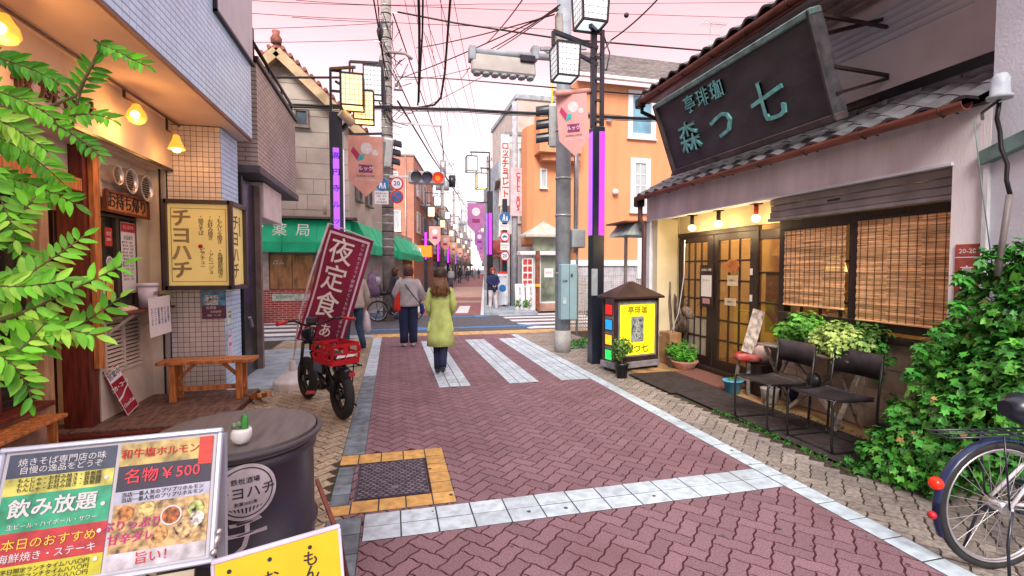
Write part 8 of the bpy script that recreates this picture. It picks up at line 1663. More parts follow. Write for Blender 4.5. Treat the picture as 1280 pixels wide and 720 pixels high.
def citybike(label, base, hdg, R=.335, frame_m=None, guard_m=None, child=False, basket=True):
    base = Vector(base); hdg = Vector(hdg).normalized(); ax_ = Vector((hdg.y, -hdg.x, 0)); t = thing('city_bicycle', label, 'bicycle', base); frame_m = frame_m or m_wfr; guard_m = guard_m or m_navyf
    P = lambda f, s, z: base+hdg*f+ax_*s+Vector((0, 0, z))
    wheel(t, P(0, 0, R), ax_, R, .019, m_rub, m_alub, 28, .01, .032); wheel(t, P(1.06, 0, R), ax_, R, .019, m_rub, m_alub, 28, .01, .022)
    b = MB(); b.tube([P(.42, 0, .28), P(.30, 0, .74)], .017, 8); b.tube([P(.42, 0, .28), P(.66, 0, .32), P(.90, 0, .72)], .022, 8); b.tube([P(.88, 0, .62), P(.86, 0, .94)], .018, 8); b.tube([P(.40, 0, .40), P(.62, 0, .43), P(.88, 0, .78)], .016, 8)
    for s in (-.055, .055): b.tube([P(0, s, R), P(.42, s*.6, .28)], .010, 8); b.tube([P(0, s, R), P(.315, s*.4, .68)], .009, 8); b.tube([P(.90, s*.6, .66), P(1.0, s, .45), P(1.06, s, R)], .011, 8)
    b.build('frame', frame_m, t)
    def arc(f0, a0, a1, r, wdt, nm, n=18):
        vs = []
        for k in range(n+1):
            a = a0+(a1-a0)*k/n
            for s, rr in ((-wdt*.75, r-.010), (-wdt*.45, r), (wdt*.45, r), (wdt*.75, r-.010)): vs.append(P(f0+rr*math.cos(a), s, R+rr*math.sin(a)))
        bb2 = MB(); bb2.add(vs+[v+Vector((0, 0, -.0015)) for v in vs], [(4*k+i, 4*k+i+1, 4*k+i+5, 4*k+i+4) for k in range(n) for i in range(3)]+[(4*(n+1)+4*k+i+4, 4*(n+1)+4*k+i+5, 4*(n+1)+4*k+i+1, 4*(n+1)+4*k+i) for k in range(n) for i in range(3)], True); return bb2.build(nm, guard_m, t)
    arc(0, math.radians(25), math.radians(205), R+.018, .03, 'rear_mudguard'); arc(1.06, math.radians(-15), math.radians(130), R+.018, .03, 'front_mudguard')
    MB().loft([(P(.26, 0, .82).x, P(.26, 0, .82).y, .80, .03, .03), (P(.26, 0, .82).x, P(.26, 0, .82).y, .81, .05, .05)], 8).build('seat_clamp', m_alub, t); MB().tube([P(.30, 0, .72), P(.28, 0, .82)], .013, 8).build('seat_post', m_alub, t)
    MB().tube([P(.02, 0, .865), P(.10, 0, .862), P(.24, 0, .855), P(.34, 0, .855), P(.42, 0, .85)], [.04, .085, .07, .032, .02], 14).build('saddle', m_bpole, t)
    MB().tube([P(.62, -.28, 1.03), P(.72, -.27, 1.04), P(.84, -.14, 1.03), P(.86, 0, .97), P(.84, .14, 1.03), P(.72, .27, 1.04), P(.62, .28, 1.03)], .011, 8).build('handlebar', m_alub, t); MB().tube([P(.86, 0, .92), P(.86, 0, .98)], .016, 8).build('stem', m_alub, t)
    for s in (-1, 1): MB().tube([P(.60, s*.28, 1.028), P(.71, s*.272, 1.04)], .016, 8).build('grip', m_bpole, t); MB().tube([P(.78, s*.22, 1.02), P(.64, s*.25, .985)], .006, 6).build('brake_lever', m_alub, t)
    rk = MB(); rk.tube([P(-.36, -.06, .735), P(.22, -.05, .735)], .006, 6); rk.tube([P(-.36, .06, .735), P(.22, .05, .735)], .006, 6); rk.tube([P(-.36, 0, .737), P(.2, 0, .737)], .005, 6)
    for f in (-.36, -.12, .04, .2): rk.tube([P(f, -.06, .735), P(f, .06, .735)], .005, 6)
    for s in (-.06, .06): rk.tube([P(0, s, R), P(-.05, s, .735)], .005, 6)
    rk.build('rear_rack', m_bpole, t)
    MB().cyl(P(.42, -.05, .28), P(.42, .05, .28), .02).build('bottom_bracket', m_alub, t); MB().disc(P(.42, .055, .28), ax_, .085, .006, 24).build('chainring', m_bpole, t)
    MB().bar(P(.42, .07, .28), P(.02, .065, R), .05, .012).build('chain_guard', m_bpole, t)
    for s in (-1, 1): MB().tube([P(.42, s*.07, .28), P(.42+s*.12, s*.085, .28-s*.11)], .009, 6).build('crank_arm', m_alub, t); q = P(.42+s*.12, s*.13, .28-s*.11); MB().bbox(q.x-.04, q.x+.04, q.y-.03, q.y+.03, q.z-.01, q.z+.01, .003).build('pedal', m_bpole, t)
    MB().tube([P(.0, -.07, R), P(-.04, -.09, .18), P(-.06, -.12, .02)], .008, 6).build('kickstand', m_bpole, t); MB().tube([P(.0, .07, R), P(-.04, .09, .18), P(-.06, .12, .02)], .008, 6).build('kickstand', m_bpole, t)
    a = math.radians(160); q = P((R+.035)*math.cos(a), 0, R+(R+.035)*math.sin(a)); MB().sphere(q, .034, 12, 8, (1, 1, 1)).build('rear_reflector', mat('red reflector lens', (.75, .03, .01), .15, emit=(.9, .02, .0), estr=.15), t)
    a = math.radians(186); q = P((R+.03)*math.cos(a), 0, R+(R+.03)*math.sin(a)); MB().sphere(q, .022, 10, 8).build('lower_reflector', m_sred, t)
    MB().cyl(P(.02, -.08, R-.03), P(.02, -.03, R-.03), .045).build('band_brake', m_bpole, t)
    if basket:
        b = MB()
        for k in range(4):
            z = .80+k*.085; g = .13+.012*k; b.tube([P(.98-.0, -g, z), P(1.26+.02*k, -g, z), P(1.26+.02*k, g, z), P(.98, g, z)], .004, 4, closed=True)
        for k in range(6): s = -.13+.052*k; b.tube([P(.98, s, .8), P(.98, s*1.2, 1.06)], .003, 4); b.tube([P(1.26, s, .8), P(1.32, s*1.2, 1.06)], .003, 4)
        for k in range(5): f = 1.0+.06*k; b.tube([P(f, -.13, .8), P(f, -.166, 1.06)], .003, 4); b.tube([P(f, .13, .8), P(f, .166, 1.06)], .003, 4); b.tube([P(f, -.13, .8), P(f, .13, .8)], .003, 4)
        b.build('basket', m_bpole, t)
    if child:
        MB().loft([tuple(P(-.06, 0, 0).xy)+(.76, .15, .14), tuple(P(-.06, 0, 0).xy)+(.95, .20, .17), tuple(P(-.12, 0, 0).xy)+(1.2, .19, .16), tuple(P(-.12, 0, 0).xy)+(1.45, .14, .13), tuple(P(-.10, 0, 0).xy)+(1.52, .05, .05)], 14).build('child_seat_cover', mat('mauve rain cover', (.18, .12, .20), .35, .3, 5), t)
        MB().loft([tuple(P(-.0, -.02, 0).xy)+(1.12, .14, .155), tuple(P(-.02, -.02, 0).xy)+(1.36, .13, .14)], 12).build('cover_window', mat('clear cover window', (.42, .45, .50), .2, .2, 9), t)
    return t
hubp = PD(1247, 624, 2.55); hd3 = Vector((.986, -.165, 0)).normalized()
citybike('city bicycle with dark blue mudguard and red reflectors, rear wheel at the right edge', (hubp.x, hubp.y, .001), hd3, R=.345)
tr = thing('foreground_tree', 'leafy green branches with paired leaflets hanging in from the left edge', 'tree', (-1.85, 1.25, 0))
MB().tube([(-1.85, 1.25, 0), (-1.82, 1.28, .9), (-1.78, 1.3, 1.8), (-1.75, 1.32, 2.6)], [.05, .042, .034, .02], 8).build('trunk', mat('tree bark', (.13, .10, .07), .9, .3, 15, bump=.5), tr)
lv_ = []
for f in (0, 1, 2):
    b = MB(); L_ = 1.0; pr_ = [(0, .0), (.15, .2), (.18, .47), (.11, .78), (0, 1.0)]
    vs = [(0, y, 0) for _, y in pr_]+[(x, y, .06+.03*f) for x, y in pr_[1:4]]+[(-x, y, .06+.03*f) for x, y in pr_[1:4]]; b.add(vs, [(0, 5, 1), (1, 5, 6, 2), (2, 6, 7, 3), (3, 7, 4), (0, 1, 8), (1, 2, 9, 8), (2, 3, 10, 9), (3, 4, 10)], True); lv_.append(b.mesh('leaf', m_leafb if f < 2 else leafmat('pale young leaf', (.34, .62, .07), (.14, .42, .03))))
random.seed(21); its = []; tw = MB()
def spray(p0, p1, p2, n, L, droop=.3, wide=1.0):
    n = int(n*1.9); L = L*.70
    """a compound leaf: curved stalk with paired leaflets and one at the tip; p: (x, y, depth)"""
    a, m_, c = [PD(*p) for p in (p0, p1, p2)]; pts = [a.lerp(m_, u).lerp(m_.lerp(c, u), u) for u in [k/12 for k in range(13)]]; tw.tube(pts, [.004-.0002*k for k in range(13)], 5)
    view = (CP-m_).normalized()
    for k in range(n):
        u = .12+.88*k/(n-1); p = a.lerp(m_, u).lerp(m_.lerp(c, u), u); tg = ((m_-a)*(1-u)+(c-m_)*u).normalized(); nn = (view+Vector((random.uniform(-.5, .5), random.uniform(-.5, .5), random.uniform(.1, .9)))).normalized()
        side = nn.cross(tg).normalized()
        for s in ((-1, 1) if k < n-1 else (0,)):
            d = (tg*(.75 if s else 1)+side*s*wide+Vector((0, 0, -droop*random.uniform(.3, 1)))).normalized(); x = d.cross(nn).normalized(); z = x.cross(d); ln = L*random.uniform(.75, 1.15)*(1-.35*abs(u-.5))
            its.append((lv_[random.randint(0, 2)], Matrix.Translation(p) @ Matrix((x*ln, d*ln, z*ln)).transposed().to_4x4()))
for s in [((-40, 470, 1.25), (60, 440, 1.3), (150, 372, 1.35), 9, .085), ((-60, 400, 1.2), (30, 350, 1.3), (105, 295, 1.4), 9, .08), ((-60, 430, 1.2), (60, 380, 1.25), (155, 330, 1.3), 9, .085), ((-50, 430, 1.15), (30, 440, 1.2), (40, 505, 1.25), 7, .08), ((-60, 380, 1.2), (40, 400, 1.25), (120, 420, 1.3), 8, .085),
          ((-60, 330, 1.3), (0, 300, 1.35), (45, 245, 1.4), 8, .085), ((-60, 220, 1.4), (10, 210, 1.45), (95, 255, 1.5), 9, .09), ((-60, 150, 1.4), (20, 170, 1.45), (80, 230, 1.5), 9, .09), ((-70, 110, 1.4), (0, 100, 1.45), (70, 150, 1.5), 9, .09), ((-70, 260, 1.35), (0, 270, 1.4), (50, 345, 1.4), 8, .08), ((-60, 180, 1.3), (-10, 200, 1.35), (20, 300, 1.35), 8, .08),
          ((-70, 60, 1.5), (20, 70, 1.55), (75, 105, 1.6), 8, .09), ((90, 160, 1.6), (100, 105, 1.6), (118, 80, 1.6), 5, .085), ((118, 50, 1.6), (145, 65, 1.6), (182, 82, 1.6), 6, .08), ((70, 150, 1.55), (110, 135, 1.55), (140, 150, 1.55), 5, .08), ((-60, 500, 1.2), (0, 470, 1.2), (60, 400, 1.25), 7, .085), ((60, 150, 1.5), (100, 170, 1.5), (125, 195, 1.5), 5, .07), ((-70, 340, 1.15), (0, 370, 1.2), (80, 350, 1.25), 8, .085), ((-70, 130, 1.3), (0, 140, 1.35), (60, 190, 1.4), 9, .085)]: spray(*s)
tw.tube([PD(-80, 180, 1.45), PD(20, 150, 1.5), PD(95, 120, 1.58), PD(125, 60, 1.6)], [.008, .006, .004, .003], 6); tw.tube([PD(-80, 440, 1.2), PD(0, 400, 1.22), PD(60, 380, 1.26)], .006, 6)
for q in ((-60, 470, 1.22, 1.0), (-60, 390, 1.2, 1.2), (-60, 250, 1.4, 1.5), (-65, 130, 1.4, 1.8), (-70, 60, 1.5, 2.1)): e_ = PD(*q[:3]); tw.tube([(-1.80, 1.29, q[3]-.1), Vector((-1.80, 1.29, q[3])).lerp(e_, .5)+Vector((0, 0, .05)), e_], [.014, .010, .006], 6)
tw.build('twigs', m_twig, tr); pieces(its, 'leaf', m_leafb, tr, 300, 'leaf_mass')
# ================================================================ PEOPLE
m_skin = mat('skin', (.62, .38, .27), .55, .05, 20); m_hairb = mat('dark brown hair', (.03, .016, .010), .5, .4, 40, stretch=(3, 3, .5)); m_hairk = mat('black hair', (.010, .009, .010), .45, .3, 40, stretch=(3, 3, .5)); m_hairr = mat('reddish brown hair', (.085, .028, .016), .45, .4, 40, stretch=(3, 3, .5)); m_hairt = mat('tawny hair ends', (.17, .08, .035), .5, .4, 40, stretch=(3, 3, .5))
def cloth_m(name, c, **k): return mat(name, c, .85, .14, 5, bump=.3, bscale=26, **k)
def skinned(pts, edges, rad, fine=1):
    me = bpy.data.meshes.new('body'); me.from_pydata([tuple(p) for p in pts], edges, []); o = bpy.data.objects.new('body', me); COL.objects.link(o)
    sk = o.modifiers.new('s', 'SKIN'); sk.use_smooth_shade = True; sv = me.skin_vertices[0].data
    for i, r in enumerate(rad): sv[i].radius = r if isinstance(r, tuple) else (r, r); sv[i].use_root = (i == 0)
    sb_ = o.modifiers.new('u', 'SUBSURF'); sb_.levels = fine; sb_.render_levels = fine
    bpy.context.view_layer.update(); m = bpy.data.meshes.new_from_object(o.evaluated_get(bpy.context.evaluated_depsgraph_get())); bpy.data.objects.remove(o); return m
def person(label, at, face, H=1.62, pose=None, top=None, legs_m=None, shoe=None, hair=None, hair_len='short', coat=0, wide=1.0, group=None, fine=1, fingers=True, top_name='jacket', trouser_w=1.0, hair2=None):
    """face: heading angle, 0 looks along +Y, positive turns to the left. Joints are in metres on a 1.62 m figure."""
    t = thing('person', label, 'person', at, face, group); k = H/1.62; p = dict(pose or {}); g = lambda n, d: Vector(p.get(n, d))
    J = dict(pelvis=g('pelvis', (0, 0, .86)), waist=g('waist', (0, 0, 1.0)), chest=g('chest', (0, .01, 1.20)), neck=g('neck', (0, .0, 1.36)), head0=g('head0', (0, .015, 1.44)), head1=g('head1', (0, .02, 1.53)), head2=g('head2', (0, .015, 1.58)))
    for s, n in ((-1, 'L'), (1, 'R')):
        J['sh'+n] = g('sh'+n, (s*.155, 0, 1.30)); J['el'+n] = g('el'+n, (s*.20, -.02, 1.04)); J['wr'+n] = g('wr'+n, (s*.20, .06, .83)); J['hip'+n] = g('hip'+n, (s*.085, 0, .84)); J['kn'+n] = g('kn'+n, (s*.09, .02, .46)); J['an'+n] = g('an'+n, (s*.09, -.01, .085)); J['toe'+n] = g('toe'+n, tuple(J['an'+n]+Vector((s*.01, .13, -.055))))
    J = {n: v*k for n, v in J.items()}
    names = ['pelvis', 'waist', 'chest', 'neck', 'head0', 'head1', 'head2']; R = [(.12, .09), (.105, .08), (.125, .09), .048, .062, .082, .062]; E = [(0, 1), (1, 2), (2, 3), (3, 4), (4, 5), (5, 6)]
    P = [J[n] for n in names]
    def addp(v, r, par): P.append(v); R.append(r); E.append((par, len(P)-1)); return len(P)-1
    for s, n in ((-1, 'L'), (1, 'R')):
        a = addp(J['sh'+n], .050, 2); a = addp(J['el'+n], .037, a); a = addp(J['wr'+n], .024, a); d = (J['wr'+n]-J['el'+n]).normalized()
        palm = addp(J['wr'+n]+d*.055*k, (.034, .020), a)
        if fingers:
            side = Vector((0, 1, 0)) if abs(d.y) < .8 else Vector((0, 0, 1)); side = (side-d*side.dot(d)).normalized(); curl = Vector((-s, 0, 0)); curl = (curl-d*curl.dot(d)).normalized()
            for q, (off, ln) in enumerate(((-.024, .052), (-.008, .060), (.008, .056), (.023, .044))):
                b0 = addp(J['wr'+n]+(d*.082+side*off)*k, .010, palm); b1 = addp(P[b0]+(d*ln*.55+curl*.010)*k, .0085, b0); addp(P[b1]+(d*ln*.45+curl*.022)*k, .0075, b1)
            b0 = addp(J['wr'+n]+(d*.045+side*.036)*k, .011, palm); addp(P[b0]+(d*.03+side*.016+curl*.012)*k, .009, b0)
        a = addp(J['hip'+n], .075, 0); a = addp(J['kn'+n], .050, a); a = addp(J['an'+n], .034, a); addp(J['toe'+n], .030, a)
    me = skinned(P, E, [tuple(x*k for x in r) if isinstance(r, tuple) else r*k for r in R], fine); me.materials.clear(); me.materials.append(m_skin)
    body = bpy.data.objects.new('body', me); COL.objects.link(body); body.parent = t
    hd_ = J['head1']; L = lambda mb, nm, m: mb.build(nm, m, t, world=False)
    # face
    fb = MB(); fb.sphere(hd_+Vector((0, .088, -.018))*k, .013*k, 8, 6, (.8, 1, 1.3)); L(fb, 'nose', m_skin); fb = MB(); [fb.sphere(hd_+Vector((s*.03, .076, .008))*k, .008*k, 8, 6) for s in (-1, 1)]; L(fb, 'eyes', m_hairk)
    L(MB().tube([hd_+Vector((-.018, .079, -.050))*k, hd_+Vector((0, .085, -.052))*k, hd_+Vector((.018, .079, -.050))*k], .005*k, 6), 'mouth', mat('lip', (.45, .12, .10), .5)); fb = MB(); [fb.sphere(hd_+Vector((s*.080, .0, -.01))*k, .018*k, 8, 6, (.5, .8, 1.3)) for s in (-1, 1)]; L(fb, 'ears', m_skin)
    # hair
    c = hd_; rr = random.Random(hash(label) % 999)
    def hairloft(rows, m, nm='hair', n=18):
        b = MB(); b.loft([(c.x+dx*k, c.y+dy*k, c.z+dz*k, rx*k, ry*k) for dx, dy, dz, rx, ry in rows], n, True, wob=lambda i, a: .035*math.sin(7*a+i*1.3)+.02*math.sin(13*a+i)); L(b, nm, m)
    if hair_len == 'short': hairloft([(0, -.028, -.085, .062, .052), (0, -.03, -.05, .088, .072), (0, -.026, 0, .098, .088), (0, -.016, .05, .096, .093), (0, -.005, .085, .074, .078), (0, 0, .105, .03, .035)], hair)
    elif hair_len == 'bob': hairloft([(0, -.03, -.125, .085, .062), (0, -.034, -.09, .100, .078), (0, -.034, -.03, .106, .090), (0, -.026, .03, .104, .096), (0, -.012, .075, .084, .088), (0, 0, .108, .034, .04)], hair)
    else:
        hairloft([(0, -.055, -.13, .088, .055), (0, -.045, -.08, .100, .072), (0, -.034, -.02, .106, .090), (0, -.026, .03, .104, .097), (0, -.012, .075, .084, .088), (0, 0, .108, .034, .04)], hair)
        b = MB()
        for q in range(60):
            a = rr.uniform(-1.5, 1.5); r = rr.uniform(.06, .095); x, y = r*math.sin(a), -.06-r*.55*math.cos(a); z0 = -.05; ln = rr.uniform(.20, .31); sw = rr.uniform(-.05, .05); b.tube([c+Vector((x, y, z0))*k, c+Vector((x*1.15+sw*.3, y-.045, z0-ln*.4))*k, c+Vector((x*1.5+sw, y-.065+rr.uniform(-.01, .01), z0-ln*.75))*k, c+Vector((x*1.2-sw*.4, y-.06, z0-ln))*k], [.014*k, .018*k, .015*k, .003*k], 5)
        L(b, 'hair_locks', hair2 or hair)
    # trousers
    lm = legs_m; b = MB(); w = trouser_w; f_ = .78 if coat else 1
    b.loft([(0, J['pelvis'].y, (J['hipL'].z+J['hipR'].z)/2-.07*k, .150*k*min(w, 1.15)*f_, .105*k*f_), (0, J['pelvis'].y, J['pelvis'].z+.02*k, .158*k*f_, .115*k*f_), (0, J['waist'].y, J['waist'].z+.02*k, .130*k*f_, .10*k*f_)], 18)
    for s, n in ((-1, 'L'), (1, 'R')):
        h_, kn, an_ = J['hip'+n], J['kn'+n], J['an'+n]; path = [h_+Vector((0, 0, .03*k)), h_.lerp(kn, .35), h_.lerp(kn, .7), kn, kn.lerp(an_, .35), kn.lerp(an_, .7), an_+Vector((0, 0, -.02*k))]
        b.tube(path, [.092*k*min(w, 1.1)*f_, .088*k*min(w, 1.15)*(f_**.5), .074*k*w, .066*k*w, .062*k*w, .058*k*w, .056*k*w], 14)
    L(b, 'trousers', lm)
    b = MB()
    for n in 'LR':
        an_, to = J['an'+n], J['toe'+n]; d = Vector((to.x-an_.x, to.y-an_.y, 0)).normalized(); b.tube([an_-d*.055*k+Vector((0, 0, -.045*k)), an_+Vector((0, 0, -.035*k)), an_.lerp(to, .6)+Vector((0, 0, -.01*k)), to+d*.045*k], [.032*k, .045*k, .042*k, .024*k], 10)
    L(b, 'shoes', shoe or m_bpole)
    # top garment: torso loft + sleeves
    b = MB(); W_ = wide; pz = J['pelvis'].z; y0 = J['pelvis'].y; yc = J['chest'].y; hem = coat if coat else pz-.06*k
    wob = lambda i, a: .03*math.sin(6*a+i*.9)+.018*math.sin(11*a-i)
    rows = [(J['neck'].z+.015*k, .055, .050), (J['neck'].z-.01*k, .075, .065), (J['shL'].z+.035*k, .140, .085), (J['shL'].z-.01*k, .185*W_, .108*W_), (J['chest'].z-.02*k, .178*W_, .118*W_), (J['waist'].z+.04*k, .160*W_, .112*W_), (J['waist'].z-.05*k, .165*W_, .118*W_), (pz, .182*W_, .132*W_)]
    if coat: rows += [(pz-(pz-hem)*q, .182*W_+.05*q, .132*W_+.045*q) for q in (.33, .66, 1.0)]
    else: rows += [(hem, .180*W_, .130*W_)]
    def cx_at(z):
        if z > J['chest'].z: u = (z-J['chest'].z)/(J['neck'].z-J['chest'].z); return J['chest'].lerp(J['neck'], min(1.1, u))
        if z > J['pelvis'].z: u = (z-J['pelvis'].z)/(J['chest'].z-J['pelvis'].z); return J['pelvis'].lerp(J['chest'], u)
        return J['pelvis']
    b.loft([(cx_at(z).x, cx_at(z).y, z, rx*k, ry*k) for z, rx, ry in rows][::-1], 24, True, wob=wob)
    for s, n in ((-1, 'L'), (1, 'R')):
        sh, el, wr = J['sh'+n], J['el'+n], J['wr'+n]; b.tube([sh+Vector((-s*.04, 0, -.01))*k, sh+Vector((s*.008, 0, -.02))*k, sh.lerp(el, .5), el, el.lerp(wr, .5), wr+(wr-el).normalized()*.012*k], [.055*k*W_, .062*k*W_, .056*k*W_, .052*k*W_, .046*k*W_, .041*k*W_], 14)
    L(b, top_name, top)
    b = MB(); cn_ = J['neck']; b.tube([cn_+Vector((.058*math.cos(a*PI/8), -.005+.052*math.sin(a*PI/8), .03+.008*math.sin(a*PI/8)))*k if False else cn_+Vector((.060*k*math.cos(a*PI/8), .054*k*math.sin(a*PI/8), .022*k)) for a in range(16)], .016*k, 8, closed=True); L(b, 'collar', top)
    if coat and coat < .7:
        L(MB().tube([Vector((0, y0-.118*k, pz)), Vector((0, y0-.16*k, hem+.1)), Vector((0, y0-.178*k, hem+.01))], .006*k, 6), 'back_seam', top)
    t['skel'] = 0; del t['skel']; return t, J, k
def tool(t, mb, nm, m, label=None): o = mb.build(nm, m, t, world=False); 
# woman in the yellow green coat, walking away
g_ = G(551, 467)
pc, J, k = person('woman in a long yellow green coat walking away with loose brown hair', (g_.x, g_.y-.03, .008), math.radians(-8), 1.60,
    dict(hipL=(-.08, .0, .84), knL=(-.06, .10, .47), anL=(-.05, .02, .09), hipR=(.08, 0, .84), knR=(.05, .03, .46), anR=(.035, -.22, .17), toeR=(.035, -.16, .06), elL=(-.205, -.03, 1.07), wrL=(-.17, .10, .92), elR=(.205, -.03, 1.07), wrR=(.17, .10, .92), shL=(-.135, 0, 1.30), shR=(.135, 0, 1.30)),
    cloth_m('yellow green coat cloth', (.54, .66, .21)), cloth_m('dark navy denim', (.018, .025, .07)), m_bpole, m_hairb, 'long', coat=.43, wide=.90, top_name='coat', hair2=m_hairt, fine=2)
for s in (-1, 1): MB().bar((s*.160, -.045, .80), (s*.185, -.055, .66), .03, .012).build('pocket_flap', MATS['yellow green coat cloth'], pc, world=False)
# woman in the grey pullover, standing
g_ = G(511, 433)
pg, J, k = person('woman in a loose grey pullover with bobbed hair waiting at the crossing', (g_.x, g_.y, .014), math.radians(6), 1.66,
    dict(elL=(-.27, -.02, 1.06), wrL=(-.20, .08, .92), elR=(.28, -.02, 1.05), wrR=(.24, .10, .90)), cloth_m('light grey knit', (.38, .36, .38)), cloth_m('navy wide trousers', (.014, .022, .065)), mat('white trainers', (.6, .6, .6), .5), m_hairr, 'bob', wide=1.22, top_name='pullover', trouser_w=1.45, fine=2)
b = MB(); b.loft([(-.215, -.02, .72, .05, .07), (-.23, -.02, .78, .075, .11), (-.22, -.01, .95, .06, .10), (-.19, 0, 1.12, .035, .06), (-.17, 0, 1.28, .02, .03)], 14); b.build('red_tote', cloth_m('red tote cloth', (.60, .03, .02)), pg, world=False)
MB().tube([(-.14, -.05, 1.36), (-.05, -.155, 1.22), (.10, -.165, 1.02), (.23, -.10, .86)], .009, 6).build('bag_strap', m_bpole, pg, world=False); MB().loft([(.27, -.03, .66, .035, .08), (.28, -.03, .72, .05, .10), (.27, -.03, .82, .045, .10), (.26, -.03, .86, .03, .08)], 12).build('shoulder_bag', cloth_m('blue bag cloth', (.02, .03, .13)), pg, world=False)
# man behind the banner
g_ = G(450, 438)
pm, J, k = person('man in a beige jacket and blue jeans half hidden behind the maroon banner', (g_.x-.10, g_.y, .002), math.radians(24), 1.70,
    dict(knL=(-.10, .10, .47), anL=(-.10, .17, .09), knR=(.10, .05, .46), anR=(.11, -.16, .13), toeR=(.11, -.06, .05), elR=(.23, -.04, 1.06), wrR=(.24, .03, .84)), cloth_m('beige jacket cloth', (.46, .41, .37)), cloth_m('blue jeans', (.035, .075, .14)), m_bpole, m_hairk, 'short', wide=1.12, fine=1)
t = thing('carrier_bag', 'white plastic carrier bag held by the man behind the banner', 'bag', (g_.x+.2, g_.y, .4)); hx = rotz(math.radians(24)) @ (Vector((.24, .03, .77))*1.05); hx = Vector((g_.x-.10+hx.x, g_.y+hx.y, hx.z))
MB().loft([(hx.x, hx.y, hx.z-.46, .06, .09), (hx.x, hx.y, hx.z-.42, .09, .13), (hx.x, hx.y, hx.z-.25, .085, .125), (hx.x, hx.y, hx.z-.12, .05, .08), (hx.x, hx.y, hx.z-.03, .015, .02)], 14, wob=lambda i, a: .1*math.sin(5*a+2*i)).build('bag', mat('translucent white film', (.62, .60, .64), .35, .1, 14), t)
# woman in navy facing us
g_ = G(616, 389)
pn_, J, k = person('red haired woman in navy jumper and white trousers facing us across the crossing', (g_.x, g_.y, .01), math.radians(188), 1.62,
    dict(elL=(-.22, .05, 1.10), wrL=(-.07, .16, .96), elR=(.22, .05, 1.10), wrR=(.07, .16, .96), knL=(-.10, .04, .47), anL=(-.12, .10, .09), knR=(.09, .0, .46), anR=(.10, -.05, .09)), cloth_m('navy jumper', (.015, .022, .085)), cloth_m('white trousers cloth', (.62, .58, .60)), mat('white trainers', (.6, .6, .6), .5), mat('red dyed hair', (.30, .05, .03), .5, .3, 40), 'bob', wide=1.1, top_name='jumper', trouser_w=1.1)
MB().loft([(0, .2, .72, .05, .03), (0, .2, .78, .07, .045), (0, .2, .90, .055, .04), (0, .19, .96, .03, .02)], 12).build('handbag', m_bpole, pn_, world=False)
# cyclist with child seat crossing to the right
g_ = G(473, 402); bb0 = Vector((g_.x-.02, g_.y, .003)); citybike('black bicycle with a covered child seat crossing behind the women', bb0, (.995, -.05, 0), R=.31, frame_m=m_bpole, guard_m=m_bpole, child=True)
pcy, J, k = person('cyclist in a dark jacket with brown hair riding across behind the two women', (bb0.x+.42, bb0.y-.01, .0), math.radians(-90), 1.60,
    dict(pelvis=(0, .0, .93), waist=(0, .03, 1.06), chest=(0, .09, 1.24), neck=(0, .12, 1.40), head0=(0, .135, 1.47), head1=(0, .145, 1.55), head2=(0, .14, 1.60), shL=(-.16, .10, 1.34), shR=(.16, .10, 1.34), elL=(-.24, .28, 1.18), elR=(.24, .28, 1.18), wrL=(-.25, .44, 1.05), wrR=(.25, .44, 1.05),
         hipL=(-.09, .02, .91), hipR=(.09, .02, .91), knL=(-.10, .32, .66), anL=(-.10, .26, .27), knR=(.10, .30, .50), anR=(.10, .13, .14)), cloth_m('dark grey jacket cloth', (.045, .04, .05)), cloth_m('grey blue jeans', (.10, .13, .16)), m_bpole, mat('chestnut hair', (.10, .04, .02), .5, .3, 40), 'bob', wide=1.1)
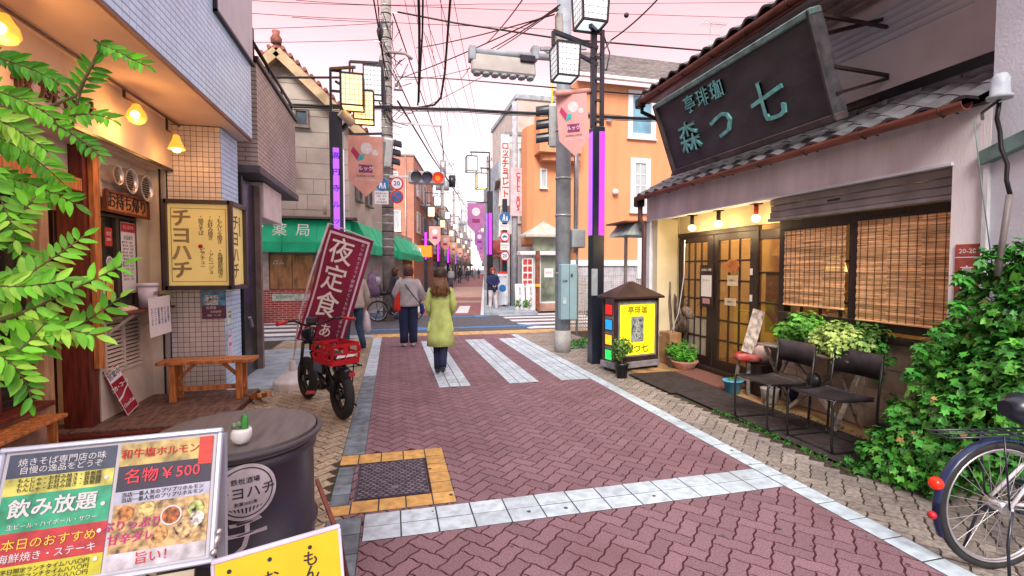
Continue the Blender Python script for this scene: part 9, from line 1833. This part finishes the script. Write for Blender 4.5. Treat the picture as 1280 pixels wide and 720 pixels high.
# walkers far down the street
fars = [(23.0, -.95, 1.68, 0, (.35, .38, .42), (.05, .06, .10), 'walker in a pale shirt and black cap near the orange shop', 180), (19.0, -1.25, 1.66, 0, (.10, .10, .12), (.04, .04, .06), 'walker in black beside the orange shutters', 175),
        (27, -1.3, 1.60, 0, (.22, .15, .14), (.12, .20, .22), 'walker in brown and teal further down the left', 5), (36, -.9, 1.7, 0, (.04, .04, .05), (.05, .05, .07), 'man in black in the middle distance of the far street', 8), (44, -.3, 1.66, 0, (.03, .03, .04), (.03, .03, .05), 'distant walker in dark clothes left of the centre line', 0),
        (50, .5, 1.6, 0, (.12, .22, .26), (.2, .2, .22), 'distant walker in a teal top', 190), (54, -.9, 1.7, 0, (.25, .24, .25), (.05, .05, .08), 'distant walker in grey near the left lamps', 180), (60, .9, 1.65, 0, (.04, .05, .08), (.05, .05, .06), 'distant walker in navy on the right', 0), (66, .1, 1.68, 0, (.3, .1, .1), (.05, .05, .06), 'distant walker in a dull red top', 180),
        (17.5, 2.1, 1.62, 0, (.45, .12, .06), (.1, .1, .12), 'walker in a rust red top just behind the woman in navy', 10), (72, -.4, 1.7, 0, (.1, .1, .12), (.05, .05, .06), 'tiny far walker in charcoal', 0), (76, .7, 1.6, 0, (.2, .2, .24), (.1, .1, .12), 'tiny far walker in grey', 0)]
for i, (tt, la, H_, _, c1, c2, lab, hd_a) in enumerate(fars):
    q = S2(tt, la, .10 if la < -1.75 or la > 1.7 else .008); sw = .12 if i % 2 else -.1
    person(lab, q, math.radians(hd_a)-STREET_ANG, H_, dict(knL=(-.09, .06+sw*.6, .47), anL=(-.09, sw*1.3, .10), knR=(.09, .04-sw*.3, .46), anR=(.09, -sw*1.3, .10), elL=(-.22, -.05-sw*.5, 1.05), wrL=(-.20, .02-sw, .84), elR=(.22, -.04+sw*.5, 1.05), wrR=(.20, .04+sw, .84)),
        cloth_m('walker top %d' % i, c1), cloth_m('walker legs %d' % i, c2), m_bpole, (m_hairk, m_hairb, m_hairr)[i % 3], ('short', 'bob')[i % 2], fine=0, fingers=False, wide=1.08)
